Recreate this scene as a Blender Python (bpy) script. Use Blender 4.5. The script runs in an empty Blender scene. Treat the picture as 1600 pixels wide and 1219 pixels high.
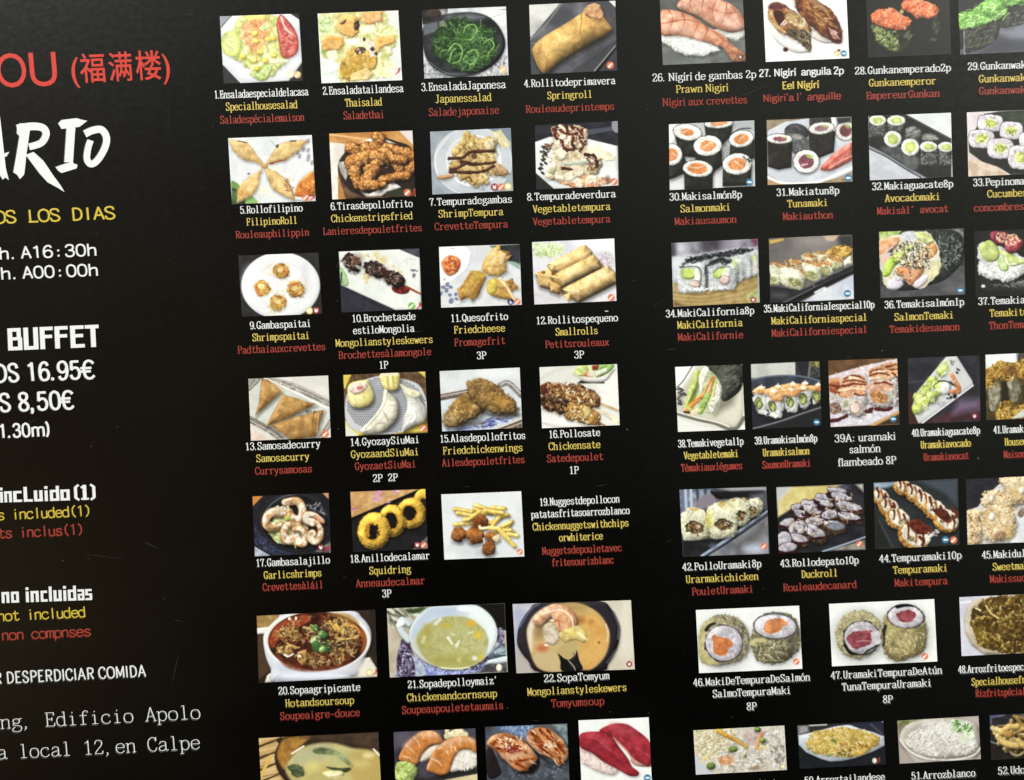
import bpy, math
import numpy as np
from mathutils import Vector

# ---------------------------------------------------------------- camera, world, lamps, exposure
scene = bpy.context.scene
F_PX, DIST = 1300.0, 0.34                       # focal length in photo pixels; metres from the lens to the board
ROLL, PITCH, YAW = math.radians(2.65), math.radians(3.0), math.radians(0.9)
fwd = Vector((math.sin(YAW), -math.sin(PITCH), -1)).normalized()
right0 = fwd.cross(Vector((0, 1, 0))).normalized(); up0 = right0.cross(fwd)
right = right0 * math.cos(ROLL) - up0 * math.sin(ROLL); up = up0 * math.cos(ROLL) + right0 * math.sin(ROLL)
CAM = -fwd * DIST
cam_data = bpy.data.cameras.new('camera'); cam = bpy.data.objects.new('camera', cam_data)
scene.collection.objects.link(cam); scene.camera = cam
cam_data.sensor_width = 36; cam_data.lens = 36 * F_PX / 1600
cam_data.clip_start = .01; cam_data.clip_end = 50
m = cam.matrix_world.copy()
for r_ in range(3):
    m[r_][0] = right[r_]; m[r_][1] = up[r_]; m[r_][2] = -fwd[r_]; m[r_][3] = CAM[r_]
cam.matrix_world = m

world = bpy.data.worlds.new('World'); scene.world = world; world.use_nodes = True
nt = world.node_tree; nt.nodes.clear()


def node(t, kind, **kw):
    n = t.nodes.new(kind)
    for k, v in kw.items():
        if hasattr(n, k):
            setattr(n, k, v)
        else:
            n.inputs[k].default_value = v
    return n


# a dim room: soft uneven light that the glossy black board mirrors faintly
wo = node(nt, 'ShaderNodeOutputWorld'); wb = node(nt, 'ShaderNodeBackground', Strength=1.0)
tc = node(nt, 'ShaderNodeTexCoord'); sep = node(nt, 'ShaderNodeSeparateXYZ')
nt.links.new(tc.outputs['Generated'], sep.inputs[0])


def blob(direction, inner, outer, col):
    """a lit patch of the room around a direction"""
    dp = node(nt, 'ShaderNodeVectorMath', operation='DOT_PRODUCT'); dp.inputs[1].default_value = Vector(direction).normalized()
    nt.links.new(tc.outputs['Generated'], dp.inputs[0])
    mr = node(nt, 'ShaderNodeMapRange', interpolation_type='SMOOTHSTEP')
    mr.inputs['From Min'].default_value = math.cos(math.radians(outer)); mr.inputs['From Max'].default_value = math.cos(math.radians(inner))
    nt.links.new(dp.outputs['Value'], mr.inputs['Value'])
    mx = node(nt, 'ShaderNodeMix', data_type='RGBA', blend_type='MIX')
    mx.inputs['A'].default_value = (0, 0, 0, 1); mx.inputs['B'].default_value = (*col, 1)
    nt.links.new(mr.outputs[0], mx.inputs['Factor'])
    return mx.outputs['Result']


acc = None
for d_, a_, b_, c_ in (((.62, .55, 1), 8, 44, (.36, .37, .30)), ((.1, .75, 1), 6, 34, (.26, .28, .25)), ((-.55, .6, 1), 4, 24, (.24, .24, .20)),
                       ((-.72, -.1, 1), 4, 28, (.24, .17, .08)), ((.75, -.25, 1), 4, 24, (.12, .12, .10)), ((-.68, -.27, 1), 2, 11, (.34, .24, .12))):
    o_ = blob(d_, a_, b_, c_)
    if acc is None:
        acc = o_
    else:
        ad = node(nt, 'ShaderNodeMix', data_type='RGBA', blend_type='ADD'); ad.inputs['Factor'].default_value = 1
        nt.links.new(acc, ad.inputs['A']); nt.links.new(o_, ad.inputs['B']); acc = ad.outputs['Result']
wn = node(nt, 'ShaderNodeTexNoise', Scale=6.5, Detail=2.5); nt.links.new(tc.outputs['Generated'], wn.inputs['Vector'])
wr = node(nt, 'ShaderNodeMapRange'); wr.inputs['From Min'].default_value = .3; wr.inputs['From Max'].default_value = .7; wr.inputs['To Min'].default_value = .35; wr.inputs['To Max'].default_value = 1.5
nt.links.new(wn.outputs['Fac'], wr.inputs['Value'])
wm = node(nt, 'ShaderNodeMix', data_type='RGBA', blend_type='MULTIPLY'); wm.inputs['Factor'].default_value = 1
nt.links.new(acc, wm.inputs['A']); nt.links.new(wr.outputs[0], wm.inputs['B']); nt.links.new(wm.outputs['Result'], wb.inputs['Color']); nt.links.new(wb.outputs[0], wo.inputs['Surface'])


def area(name, loc, size, energy, col):
    ld = bpy.data.lights.new(name, 'AREA'); ld.shape = 'DISK'; ld.size = size; ld.energy = energy; ld.color = col
    o = bpy.data.objects.new(name, ld); scene.collection.objects.link(o); o.location = loc
    o.rotation_euler = (-Vector(loc)).to_track_quat('-Z', 'Y').to_euler()


# ceiling lamps of the room, off to the sides so that the board does not mirror them into the lens
area('ceiling_lamp', (-1.9, 2.1, 1.7), .5, 124, (1, .985, .95))
area('ceiling_lamp', (2.3, 1.6, 1.6), .5, 106, (1, .985, .95))
vs = scene.view_settings
vs.view_transform = 'Standard'; vs.look = 'None'; vs.exposure = 0; vs.gamma = 1; vs.use_curve_mapping = False

# ---------------------------------------------------------------- painter of the printed food photos (numpy)
# every photo is a fine flat grid of coloured vertices; coordinates are measured on enlarged crops of the sheet
CROPS = {'A': (330, 0, 4.848), 'B': (640, 0, 4.848), 'C': (330, 200, 4.848), 'D': (640, 180, 4.848),
         'E': (360, 380, 4.848), 'F': (670, 360, 4.848), 'G': (370, 560, 4.848), 'H': (670, 550, 4.848),
         'I': (380, 750, 5.0), 'J': (670, 740, 4.848), 'K': (380, 930, 4.848), 'M': (680, 920, 4.848),
         'N': (390, 1070, 4.848), 'O': (740, 1070, 4.848), 'Q': (1010, 0, 4.848), 'R': (1270, 0, 4.848),
         'S': (1020, 180, 4.848), 'T': (1270, 170, 4.848), 'U': (1020, 350, 4.848), 'V': (1270, 340, 4.848),
         'W': (1030, 550, 4.848), 'X': (1270, 540, 4.848), 'Y': (1040, 740, 4.848), 'Z': (1270, 730, 4.848),
         'a': (1060, 930, 5.517), 'b': (1280, 920, 5.0), 'c': (1060, 1110, 5.926), 'd': (1330, 1110, 5.926),
         'e': (0, 40, 4.848), 'f': (0, 280, 4.848), 'g': (0, 480, 4.848), 'h': (0, 730, 2.493),
         'k': (595, 930, 7.619), 'l': (600, 1120, 10.0), 'm': (1235, 1110, 10.0), 'n': (1340, 0, 10.0),
         'p': (0, 0, 1.0)}
STEP = 0.92            # grid spacing, in photo pixels
PICS = []
_tab = np.random.RandomState(7).rand(256, 256)


def hx(s):
    return np.array([int(s[i:i + 2], 16) for i in (0, 2, 4)], float) / 255


def pts(s):
    if isinstance(s, str):
        s = [float(t) for t in s.split()]
    return np.array(s, float).reshape(-1, 2)


def vnoise(x, y, cell, seed=0, octv=3):
    out = 0; amp = 1; tot = 0
    for k in range(octv):
        u = x / cell + seed * 17.3 + k * 5.7; v = y / cell + seed * 9.1 + k * 3.3
        i = np.floor(u).astype(int); j = np.floor(v).astype(int)
        fu = u - i; fv = v - j
        fu = fu * fu * (3 - 2 * fu); fv = fv * fv * (3 - 2 * fv)
        i0 = i & 255; j0 = j & 255; i1 = (i + 1) & 255; j1 = (j + 1) & 255
        out = out + amp * ((_tab[i0, j0] * (1 - fu) + _tab[i1, j0] * fu) * (1 - fv) + (_tab[i0, j1] * (1 - fu) + _tab[i1, j1] * fu) * fv)
        tot += amp; amp *= .55; cell = cell / 2
    return out / tot


class Pic:
    pass


def pic(crop, corners, label):
    """start a new printed photo: corner points TL TR BL in crop coordinates"""
    global G
    g = Pic(); x0, y0, s = CROPS[crop]
    tl, tr, bl = pts(corners)
    g.s = s; g.label = label; g.o = (x0, y0)
    g.W = int(round(np.hypot(*(tr - tl)) / s / STEP)) + 1
    g.H = int(round(np.hypot(*(bl - tl)) / s / STEP)) + 1
    g.tl = tl; g.du = (tr - tl) / (g.W - 1); g.dv = (bl - tl) / (g.H - 1)
    j, i = np.mgrid[0:g.H, 0:g.W]
    g.X = tl[0] + i * g.du[0] + j * g.dv[0]; g.Y = tl[1] + i * g.du[1] + j * g.dv[1]
    g.inv = np.linalg.inv(np.array([g.du, g.dv]).T)
    g.C = np.zeros((g.H, g.W, 3)); g.id = np.zeros((g.H, g.W), int); g.names = ['']
    g.seed = len(PICS) * 3 + 1
    G = g; PICS.append(g)
    return g


def win(bx0, by0, bx1, by1, pad):
    q = np.array([[bx0 - pad, by0 - pad], [bx1 + pad, by0 - pad], [bx0 - pad, by1 + pad], [bx1 + pad, by1 + pad]]) - G.tl
    ij = q @ G.inv.T
    i0 = max(0, int(np.floor(ij[:, 0].min()))); i1 = min(G.W, int(np.ceil(ij[:, 0].max())) + 1)
    j0 = max(0, int(np.floor(ij[:, 1].min()))); j1 = min(G.H, int(np.ceil(ij[:, 1].max())) + 1)
    return slice(j0, j1), slice(i0, i1)


def put(fn, bb, c, c2=None, f=4, n=0, b=0, k=.5, d=None, dw=1.2, s=1.35, w=0, wf=7, al=1.0, sh=0, sd=(1, 2), sb=3, o=None, sp=0, ct=1.6):
    """lay one shape on the photo.  fn: signed distance; c/c2 colours mixed by noise of cell f; n brightness noise;
    b bevel radius with light strength k; d/dw rim colour and width; s softness; w/wf outline wobble; sh shade it drops"""
    S = G.s; G.seed += 1; sd_ = G.seed
    pad = (abs(w) + s + (sb + 3 if sh else 0) + 2) * S
    J, I = win(*bb, pad)
    X = G.X[J, I]; Y = G.Y[J, I]
    if X.size < 4 or min(X.shape) < 2:
        return
    if w:
        wx = X + (vnoise(X, Y, wf * S, sd_) - .5) * 2.6 * w * S; wy = Y + (vnoise(X, Y, wf * S, sd_ + 41) - .5) * 2.6 * w * S
    else:
        wx, wy = X, Y
    D = fn(wx, wy) / S
    C = G.C[J, I]
    if sh:
        Ds = fn(wx - sd[0] * S, wy - sd[1] * S) / S
        a = np.clip(.5 - Ds / (2 * sb), 0, 1)[..., None] * sh
        C = C * (1 - a)
    a = np.clip(.5 - D / s, 0, 1)
    col = np.broadcast_to(hx(c), C.shape)
    if c2:
        t = np.clip((vnoise(X, Y, f * S, sd_ + 7) - .5) * ct * 2 + .5, 0, 1)[..., None]
        col = col * (1 - t) + hx(c2) * t
    if n:
        col = col * (1 + n * 2 * (vnoise(X, Y, f * S * .7, sd_ + 13) - .5))[..., None]
    if b:
        t = np.clip(-D / b, 0, 1)
        h = np.sqrt(np.clip(1 - (1 - t) ** 2, 0, 1)) * b
        gy, gx = np.gradient(h, STEP)
        nz = 1 / np.sqrt(1 + gx * gx + gy * gy)
        l = (gx * .42 + gy * .6 + .68) * nz      # light from the upper left (y runs down)
        col = col * np.clip(1 + .64 * k * (l / .68 - 1), .3, 1.6)[..., None]
        if sp:
            col = col + (np.clip(l, 0, 1) ** 14 * sp)[..., None]
    if d:
        t = np.clip(1 + D / dw, 0, 1)[..., None]
        col = col * (1 - t) + hx(d) * t
    aa = (a * al)[..., None]
    G.C[J, I] = C * (1 - aa) + col * aa
    if o is not None:
        G.names.append(o)
        G.id[J, I][a > .5] = len(G.names) - 1


def bg(c, c2=None, f=10, n=0):
    C = np.broadcast_to(hx(c), G.C.shape)
    if c2:
        t = np.clip((vnoise(G.X, G.Y, f * G.s, G.seed) - .5) * 3 + .5, 0, 1)[..., None]
        C = C * (1 - t) + hx(c2) * t
    if n:
        C = C * (1 + n * 2 * (vnoise(G.X, G.Y, 1.6 * G.s, G.seed + 3, 2) - .5))[..., None]
    G.C[:] = C


def E(cx, cy, rx, ry, a=0, c='ffffff', **kw):
    ca, sa = math.cos(math.radians(a)), math.sin(math.radians(a))

    def fn(x, y):
        u = (x - cx) * ca + (y - cy) * sa; v = -(x - cx) * sa + (y - cy) * ca
        k0 = np.sqrt((u / rx) ** 2 + (v / ry) ** 2) + 1e-9
        k1 = np.sqrt((u / rx ** 2) ** 2 + (v / ry ** 2) ** 2) + 1e-9
        return k0 * (k0 - 1) / k1
    r = max(rx, ry)
    ex = math.hypot(rx * ca, ry * sa); ey = math.hypot(rx * sa, ry * ca)
    put(fn, (cx - ex, cy - ey, cx + ex, cy + ey), c, **kw)


def smooth(p, closed, m=5):
    n = len(p); out = []
    rng_ = range(n) if closed else range(n - 1)
    for i in rng_:
        if closed:
            a, b_, c_, d_ = p[(i - 1) % n], p[i], p[(i + 1) % n], p[(i + 2) % n]
        else:
            a, b_, c_, d_ = p[max(i - 1, 0)], p[i], p[i + 1], p[min(i + 2, n - 1)]
        for t in np.arange(m) / m:
            out.append(.5 * ((2 * b_) + (-a + c_) * t + (2 * a - 5 * b_ + 4 * c_ - d_) * t * t + (-a + 3 * b_ - 3 * c_ + d_) * t ** 3))
    if not closed:
        out.append(p[-1])
    return np.array(out)


def polyfn(p):
    def fn(x, y):
        dmin = np.full(x.shape, 1e18); ins = np.zeros(x.shape, bool)
        for i in range(len(p)):
            x0, y0 = p[i]; x1, y1 = p[(i + 1) % len(p)]
            ex, ey = x1 - x0, y1 - y0
            t = np.clip(((x - x0) * ex + (y - y0) * ey) / (ex * ex + ey * ey + 1e-9), 0, 1)
            dmin = np.minimum(dmin, (x - x0 - t * ex) ** 2 + (y - y0 - t * ey) ** 2)
            if y0 != y1:
                cr = ((y0 > y) != (y1 > y)) & (x < (x1 - x0) * (y - y0) / (y1 - y0) + x0)
                ins ^= cr
        return np.where(ins, -1, 1) * np.sqrt(dmin)
    return fn


def P(q, c, sm=0, **kw):
    p = pts(q)
    if sm:
        p = smooth(p, True, 4)
    put(polyfn(p), (*p.min(0), *p.max(0)), c, **kw)


def L(q, c, wd, w2=None, sm=1, **kw):
    """a stroke through points, wd (to w2) wide in photo pixels"""
    p = pts(q)
    if sm and len(p) > 2:
        p = smooth(p, False, 4)
    r0 = wd * G.s / 2; r1 = (wd if w2 is None else w2) * G.s / 2; m = len(p) - 1

    def fn(x, y):
        best = np.full(x.shape, 1e18)
        for i in range(m):
            x0, y0 = p[i]; x1, y1 = p[i + 1]; ex, ey = x1 - x0, y1 - y0
            t = np.clip(((x - x0) * ex + (y - y0) * ey) / (ex * ex + ey * ey + 1e-9), 0, 1)
            best = np.minimum(best, np.hypot(x - x0 - t * ex, y - y0 - t * ey) - (r0 + (r1 - r0) * (i + t) / m))
        return best
    r = max(r0, r1)
    x0, y0 = p.min(0) - r; x1, y1 = p.max(0) + r
    put(fn, (x0, y0, x1, y1), c, **kw)


def Sc(num, reg, cols, ln, wd, a=(0, 180), cv=0, seed=0, **kw):
    """scatter num little pieces (grains, shreds, seeds) through a region; ln, wd in photo pixels"""
    R = np.random.RandomState(seed + G.seed)
    cols = cols.split(); p = pts(reg)
    if len(p) == 2:                                       # ellipse: centre, radii
        inside = lambda q: ((q - p[0]) / p[1] * ((q - p[0]) / p[1])).sum() < 1
        lo, hi = p[0] - p[1], p[0] + p[1]
    else:
        f_ = polyfn(p); inside = lambda q: f_(np.array([[q[0]]]), np.array([[q[1]]]))[0, 0] < 0
        lo, hi = p.min(0), p.max(0)
    num = int(num * 1.6); wd *= .74; ln *= .86
    alpha = kw.pop('al', 1.0); wob = kw.pop('w', .7)
    done = tries = 0
    while done < num and tries < num * 8:
        tries += 1
        q = lo + R.rand(2) * (hi - lo)
        if not inside(q):
            continue
        done += 1
        l_ = ln * G.s * (.6 + .8 * R.rand()) / 2; w_ = wd * (.7 + .6 * R.rand())
        an = math.radians(a[0] + (a[1] - a[0]) * R.rand()); dx, dy = math.cos(an) * l_, math.sin(an) * l_
        c = cols[R.randint(len(cols))]
        kw['al'] = alpha * (.55 + .45 * R.rand()); kw['w'] = wob * R.rand(); kw['wf'] = 3
        if l_ * 2 / G.s < wd * 1.3:
            E(q[0], q[1], max(l_, 1), w_ * G.s / 2, math.degrees(an), c, **kw)
        elif cv:
            t = (R.rand() - .5) * 2 * cv
            L([q[0] - dx, q[1] - dy, q[0] - dy * t, q[1] + dx * t, q[0] + dx, q[1] + dy], c, w_, w_ * .45, **kw)
        else:
            L([q[0] - dx, q[1] - dy, q[0] + dx, q[1] + dy], c, w_, w_ * .4, sm=0, **kw)


def glow(cx, cy, rx, ry, c, al=.6, a=0):
    """a soft-edged patch of another printed tone"""
    E(cx, cy, rx, ry, a, c, s=min(rx, ry) / G.s * 1.6, al=al)


def icon(x, y, kind, r=5.6):
    R = r * G.s
    if kind == 'p':
        L([x + R * .5, y - R * .8, x + R * .3, y, x - R * .7, y + R * .8], 'c2202a', r * .75, r * .15, o='allergen_icon')
        L([x + R * .5, y - R * .8, x + R * .8, y - R * 1.3], '4f8a36', r * .3)
        return
    col = {'w': 'd8603f', 'f': '2f6f98', 'e': 'c9b45e', 's': '7d2226', 'n': 'd9a867', 'g': '62a043', 'm': '2c2450', 'v': 'e6dcae'}[kind]
    E(x, y, R, R, 0, col, o='allergen_icon')
    if kind in 'wng':
        L([x - R * .45, y + R * .45, x + R * .45, y - R * .45], 'f6efe2', r * .5, r * .3)
    elif kind == 'f':
        E(x - R * .05, y, R * .55, R * .26, 0, 'eef6fa'); P([x + R * .35, y, x + R * .7, y - R * .3, x + R * .7, y + R * .3], 'eef6fa')
    elif kind == 'e':
        E(x, y, R * .62, R * .55, 0, 'fdf8e2'); E(x + R * .1, y + R * .1, R * .24, R * .2, 0, 'e2c14a')
    elif kind == 's':
        E(x, y + R * .15, R * .42, R * .42, 0, 'f4e4e0'); L([x - R * .35, y, x - R * .35, y - R * .5], 'f4e4e0', r * .25); L([x + R * .35, y, x + R * .35, y - R * .5], 'f4e4e0', r * .25)
    elif kind == 'm':
        P([x - R * .4, y + R * .5, x - R * .2, y - R * .6, x + R * .2, y + R * .1, x + R * .6, y + R * .3, x + R * .4, y + R * .55], 'f1f1f6')
    elif kind == 'v':
        E(x, y, R * .7, R * .7, 0, 'f6f2dc', d='c9b45e', dw=1)


def maki(cx, cy, rx, ry, fill, a=0, rice='e6e5df', nori='1d201d', fr=.5, name='sushi_roll', **kw):
    """cut face of a roll: nori rim, rice, filling"""
    E(cx, cy, rx + G.s * .9, ry + G.s * .9, a, nori, o=name, **kw)
    E(cx, cy, rx, ry, a, rice, c2='cfcdc6', f=2.2, n=.09, w=.5, wf=3, b=4, k=.25)
    if fill:
        E(cx, cy, rx * fr, ry * fr, a, fill, n=.18, f=3, w=1.1, wf=4, b=2, k=.2)


SMOOTH = {'', 'plate', 'bowl', 'tray', 'dish', 'saucer', 'cup', 'cup_handle', 'wooden_board', 'paper', 'pan', 'soup', 'allergen_icon', 'small_bowl', 'steamer_mat', 'steamer_rim', 'spoon', 'nori_cone', 'nori_wrap', 'lettuce', 'rice', 'fried_rice', 'siu_mai'}


def finish():
    """the soft, slightly faded look of a printed photo"""
    for g in PICS:
        C = np.clip(g.C, 0, 1)
        p = np.pad(C, ((1, 1), (1, 1), (0, 0)), mode='edge')
        bl = (p[:-2, 1:-1] + p[2:, 1:-1] + p[1:-1, :-2] + p[1:-1, 2:]) / 4
        C = C * .6 + bl * .4
        food = np.array([nm not in SMOOTH for nm in g.names])[g.id].astype(float)      # crumb, fibre and glaze too fine to draw
        t1 = vnoise(g.X, g.Y, 2.2 * g.s, g.seed + 50, 2) - .5; t2 = vnoise(g.X, g.Y, 9 * g.s, g.seed + 60, 2) - .5
        C = C * (1 + food * (.16 * t1 + .34 * t2))[..., None]
        gl = np.clip((vnoise(g.X, g.Y, 2.2 * g.s, g.seed + 70, 1) - .82) * 5, 0, 1) * food
        C = C + (gl * .10)[..., None] * np.clip(C * 2, 0, 1)
        grey = (C * [.3, .59, .11]).sum(-1, keepdims=True)
        C = grey + (C - grey) * .8
        R = np.random.RandomState(g.seed)
        C = np.clip(C, 0, 1) ** .96
        C = C + .16 * C * (1 - C) * (C - .35) * 4                      # the print's contrast curve
        C = C * 1.05 * (1 + .06 * (vnoise(g.X, g.Y, 1.5 * g.s, g.seed, 2) - .5)[..., None]) * (1 + (R.rand(*C.shape[:2], 1) - .5) * .03)
        g.C = np.clip(C, 0, 1)

# 1 house salad
pic('A', '65 125 665 104 95 634', 'printed photo of mixed salad with cucumber and tomato slices on an octagonal white plate')
bg('2e2b2c'); P('60 110 160 110 60 220', '8d8f98')
P('72 215 160 118 340 100 590 98 668 150 690 470 588 612 225 634 86 490', 'd8dbe0', c2='c6cad2', f=16, b=9, k=.12, o='plate')
P('110 380 150 240 215 130 300 112 430 104 520 150 590 300 570 470 430 590 350 590 240 480', 'd3d48c', sm=1, c2='a9b856', f=5, n=.22, w=3, wf=6, b=6, k=.3, o='lettuce', sh=.25)
Sc(22, '110 400 300 130 520 300 400 580 230 480', 'e9eac4 c3cf6e 9cb647 dfe3a4 b7c766', 20, 8, (20, 150), .5, s=2, w=2)
P('240 120 420 108 400 170 300 190', 'e6d65a', c2='c9c96a', f=4, n=.15, w=2, b=3)
P('290 560 400 500 470 495 430 590 370 608', '8fae4c', c2='c6d68a', f=5, n=.2, w=2, b=4, sm=1)
P('370 480 470 440 590 455 590 475 440 490', 'dfe3a8', w=1, b=2)
P('240 200 330 150 420 160 450 230 400 300 350 400 290 370 250 300', 'd58a4c', sm=1, c2='e3b07c', f=3, n=.2, w=4, s=3, o='carrot_shreds'); Sc(34, '220 270 330 150 460 180 430 330 330 430 260 360', 'e08a4e d9743a e9a567 c9642f e7b06a', 13, 2.2, (30, 150), .5, b=1, k=.4)
L('320 160 340 260 345 400 350 480', 'dd9a55', 3, 1); L('430 150 410 250 440 330', 'dc8244', 4, 1)
P('365 210 430 160 445 215 380 240', 'c3d489', b=2)
for q in ((338, 312), (372, 398), (326, 460), (412, 460), (432, 300), (472, 420), (330, 255), (468, 292), (240, 430), (345, 520)):
    E(q[0], q[1], 25, 20, 20, 'e7bd32', c2='f2d765', f=3, b=3, k=.6, o='corn_kernel', sh=.25)
P('525 112 590 165 640 240 662 320 650 400 590 440 535 425 515 330 500 230 495 180', 'b8463f', sm=1, c2='d0685a', f=5, b=5, k=.4, d='93302c', dw=2.5, o='tomato_slice', sh=.3)
Sc(12, '520 220 560 190 620 300 600 390 540 360', 'e09a85 d9806f a83a36', 8, 4, (0, 180), 0, b=1.5)
L('530 130 560 210 610 260', 'e3b9ac', 3)
E(152, 332, 76, 98, -8, 'bcc95c', b=3, k=.2, d='9fb548', dw=1.6, o='cucumber_slice', sh=.25)
E(150, 330, 58, 78, -8, 'd3da8c', c2='c3cf74', f=4); Sc(12, '150 330 36 52', 'b3c06a e4e8b4', 5, 2.6)
icon(600, 564, 'v'); icon(653, 566, 'n')
# 2 thai salad
pic('A', '806 104 1417 80 836 632', 'printed photo of fruit salad with orange pieces, lettuce and dark raisins')
bg('d3d6d2', 'c6cac2', 14)
P('806 104 1200 92 1190 610 836 632', 'd9ddd6', al=.6, o='plate'); P('1330 90 1420 80 1440 600 1370 560 1390 400', 'cfd0cc', s=4)
P('830 470 960 430 1000 610 842 630', 'c2d2c4', c2='dfe8e0', f=7, s=2); L('840 600 920 520 1000 470', 'f2f6f0', 2.4); L('860 520 930 470', 'dbe6da', 4, 2); L('850 570 950 540', 'a9c0a4', 2)
P('812 130 930 98 1300 84 1340 200 1410 240 1400 340 1340 480 1360 560 1170 612 980 612 950 470 860 440 830 300', 'b8b868', sm=1, c2='d6d9a0', f=7, n=.1, w=4, wf=6, b=5, k=.3, o='lettuce', s=3)
P('812 150 870 108 910 170 890 240 830 235', 'cbdca4', sm=1, c2='88a658', f=4, w=3, s=2.2, o='lettuce'); P('1305 235 1340 195 1395 205 1420 300 1370 320 1320 285', 'a9c465', sm=1, c2='dfe8b0', f=3, w=4, s=2, o='lettuce'); P('1230 520 1330 470 1390 520 1345 580 1250 585', 'c5d27a', sm=1, c2='e9eec4', f=3, w=4, s=2, o='lettuce'); P('840 350 880 380 860 440 830 400', '8fa84a', s=3)
Sc(40, '820 200 930 130 1300 120 1380 300 1340 500 1040 560 880 450', 'd6cb92 eceacb a9a84e b59a4a f2efdc c9cf90', 12, 5, (0, 180), .6, s=1.8, w=1.6)
P('832 292 900 266 1000 290 1000 340 975 385 850 380', 'd8943c', c2='e2b062', f=5, w=2, b=4, s=2.4, o='orange_piece', sh=.25); L('850 330 980 320', 'c98a3c', 2, s=2, al=.6)
P('945 170 985 120 1080 104 1130 140 1120 240 1080 290 1000 270 960 230', 'cf9440', c2='dcac5c', f=5, w=2.4, b=4, s=2.6, o='orange_piece', sh=.25); P('1140 98 1302 88 1296 165 1200 190 1138 165', 'd8924a', c2='e4b078', f=5, w=2, b=4, s=2.2, o='orange_piece', sh=.25)
P('1245 290 1385 272 1394 315 1310 360 1260 395 1215 340', 'da9238', c2='e2ac5c', f=5, w=2, b=4, s=2.2, o='orange_piece', sh=.25)
P('985 470 1040 390 1110 350 1190 400 1180 480 1090 540 1000 560 970 520', 'b08228', c2='c89c40', f=8, n=.14, w=3, b=5, s=3.5, o='mango_piece'); P('1150 400 1230 380 1275 440 1240 530 1160 560 1120 500', 'b0842e', c2='c8a04c', f=6, n=.14, w=3, b=5, s=3, o='mango_piece'); P('975 540 1080 480 1180 520 1120 612 985 608', 'a87c22', c2='c0962e', f=8, n=.12, w=3, b=5, s=3.5, o='mango_piece')
P('1060 560 1180 512 1232 562 1180 612 1056 614', 'd6b264', c2='e0c684', f=5, w=1, b=3, s=2, o='mango_piece'); Sc(30, '980 430 1060 370 1250 420 1160 560 1000 590', 'e2c682 9c7426 cfa850 d8bc70', 9, 3, (0, 180), .5, s=2, al=.7)
P('872 395 940 380 965 440 900 460', 'e6e4c4', s=2, w=1, c2='cfcaa0'); P('1000 310 1110 288 1140 330 1050 350', 'dfe6d8', w=3, s=2.5); P('1135 200 1230 190 1250 250 1160 260', 'dcd2a4', c2='ece6cc', f=4, w=3, s=2.4); P('1180 300 1235 320 1252 425 1205 435', 'cbb7a6', w=2, s=2.4, c2='dccfc4')
for q in ((1000, 168, 28, 12, -40), (1100, 190, 22, 40, 5), (1128, 385, 42, 25, -12), (1220, 372, 14, 20, 30), (1248, 406, 12, 15, 0), (1160, 298, 13, 16, 20)):
    E(*q, '33241f', c2='6a5040', f=2.4, n=.4, b=4, k=.8, sp=.2, o='raisin', w=1.2)
E(1004, 482, 16, 16, 0, '5a4a24', s=5, al=.7)
Sc(24, '1000 380 1080 240 1260 180 1280 340 1060 450', 'f4ead0 ecdcae', 4, 3, s=1.6)
icon(1366, 543, 'v', 5); icon(1412, 545, 'p', 5)
# 3 seaweed
pic('B', '92 76 730 50 112 596', 'printed photo of shredded green seaweed salad in a black bowl')
bg('c4c8cb', 'aeb4b8', 12); glow(640, 120, 120, 60, 'e3e8ea', .7)
P('85 70 290 66 280 150 100 190', '3a3734', c2='1f1e20', f=9); glow(240, 95, 40, 28, 'b9b6b2', .8); E(185, 105, 55, 40, 0, '40302a', b=6)
Sc(110, '100 460 200 480 400 560 600 520 730 420 740 580 112 600', '4d4d50 77777b 303034', 4, 1.6, (40, 120))
P('98 230 130 175 250 115 420 92 560 110 660 180 722 300 710 400 640 490 520 560 380 585 260 560 150 480 105 370', '24262a', sm=1, b=9, k=.8, o='bowl', sh=.4)
P('105 290 150 190 260 125 420 100 560 120 650 190 700 290 690 380 620 470 500 530 360 550 240 520 150 440', '33363b', sm=1, c2='1b1c20', f=18)
P('100 190 210 165 225 230 110 270', '6f7680', al=.65); glow(430, 130, 150, 26, '7c8386', .6); glow(300, 560, 140, 12, '5b6064', .7); L('150 470 260 545 400 575 560 545', '6a7074', 1.4, .6)
P('165 380 190 250 280 160 400 150 560 190 645 260 655 400 560 490 430 530 290 480', '2a4a20', sm=1, c2='1a3014', f=4, n=.3, w=3, b=8, k=.3, o='seaweed')
Sc(190, '170 390 200 250 290 160 400 150 560 190 640 260 650 400 560 480 430 525 290 480', '33592a 456e36 5c8a46 243f1e 1a3316 4c7a3e 78a05c', 16, 2.3, (0, 180), 1.2, b=1.1, k=.9)
for q in ('410 250 430 200 490 190 510 240 470 300 420 300', '300 380 350 330 400 380 380 460 330 480', '440 400 500 380 520 430 470 490 430 470', '300 470 320 400 350 370', '560 330 610 300 640 350 600 400'):
    L(q, '78a854', 2.2, 1.8, b=1.2, k=.8)
glow(420, 290, 60, 50, '44752c', .3); P('220 165 265 150 275 200 225 205', '9a9a7c', w=1, al=.6)
icon(705, 530, 'n')
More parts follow.
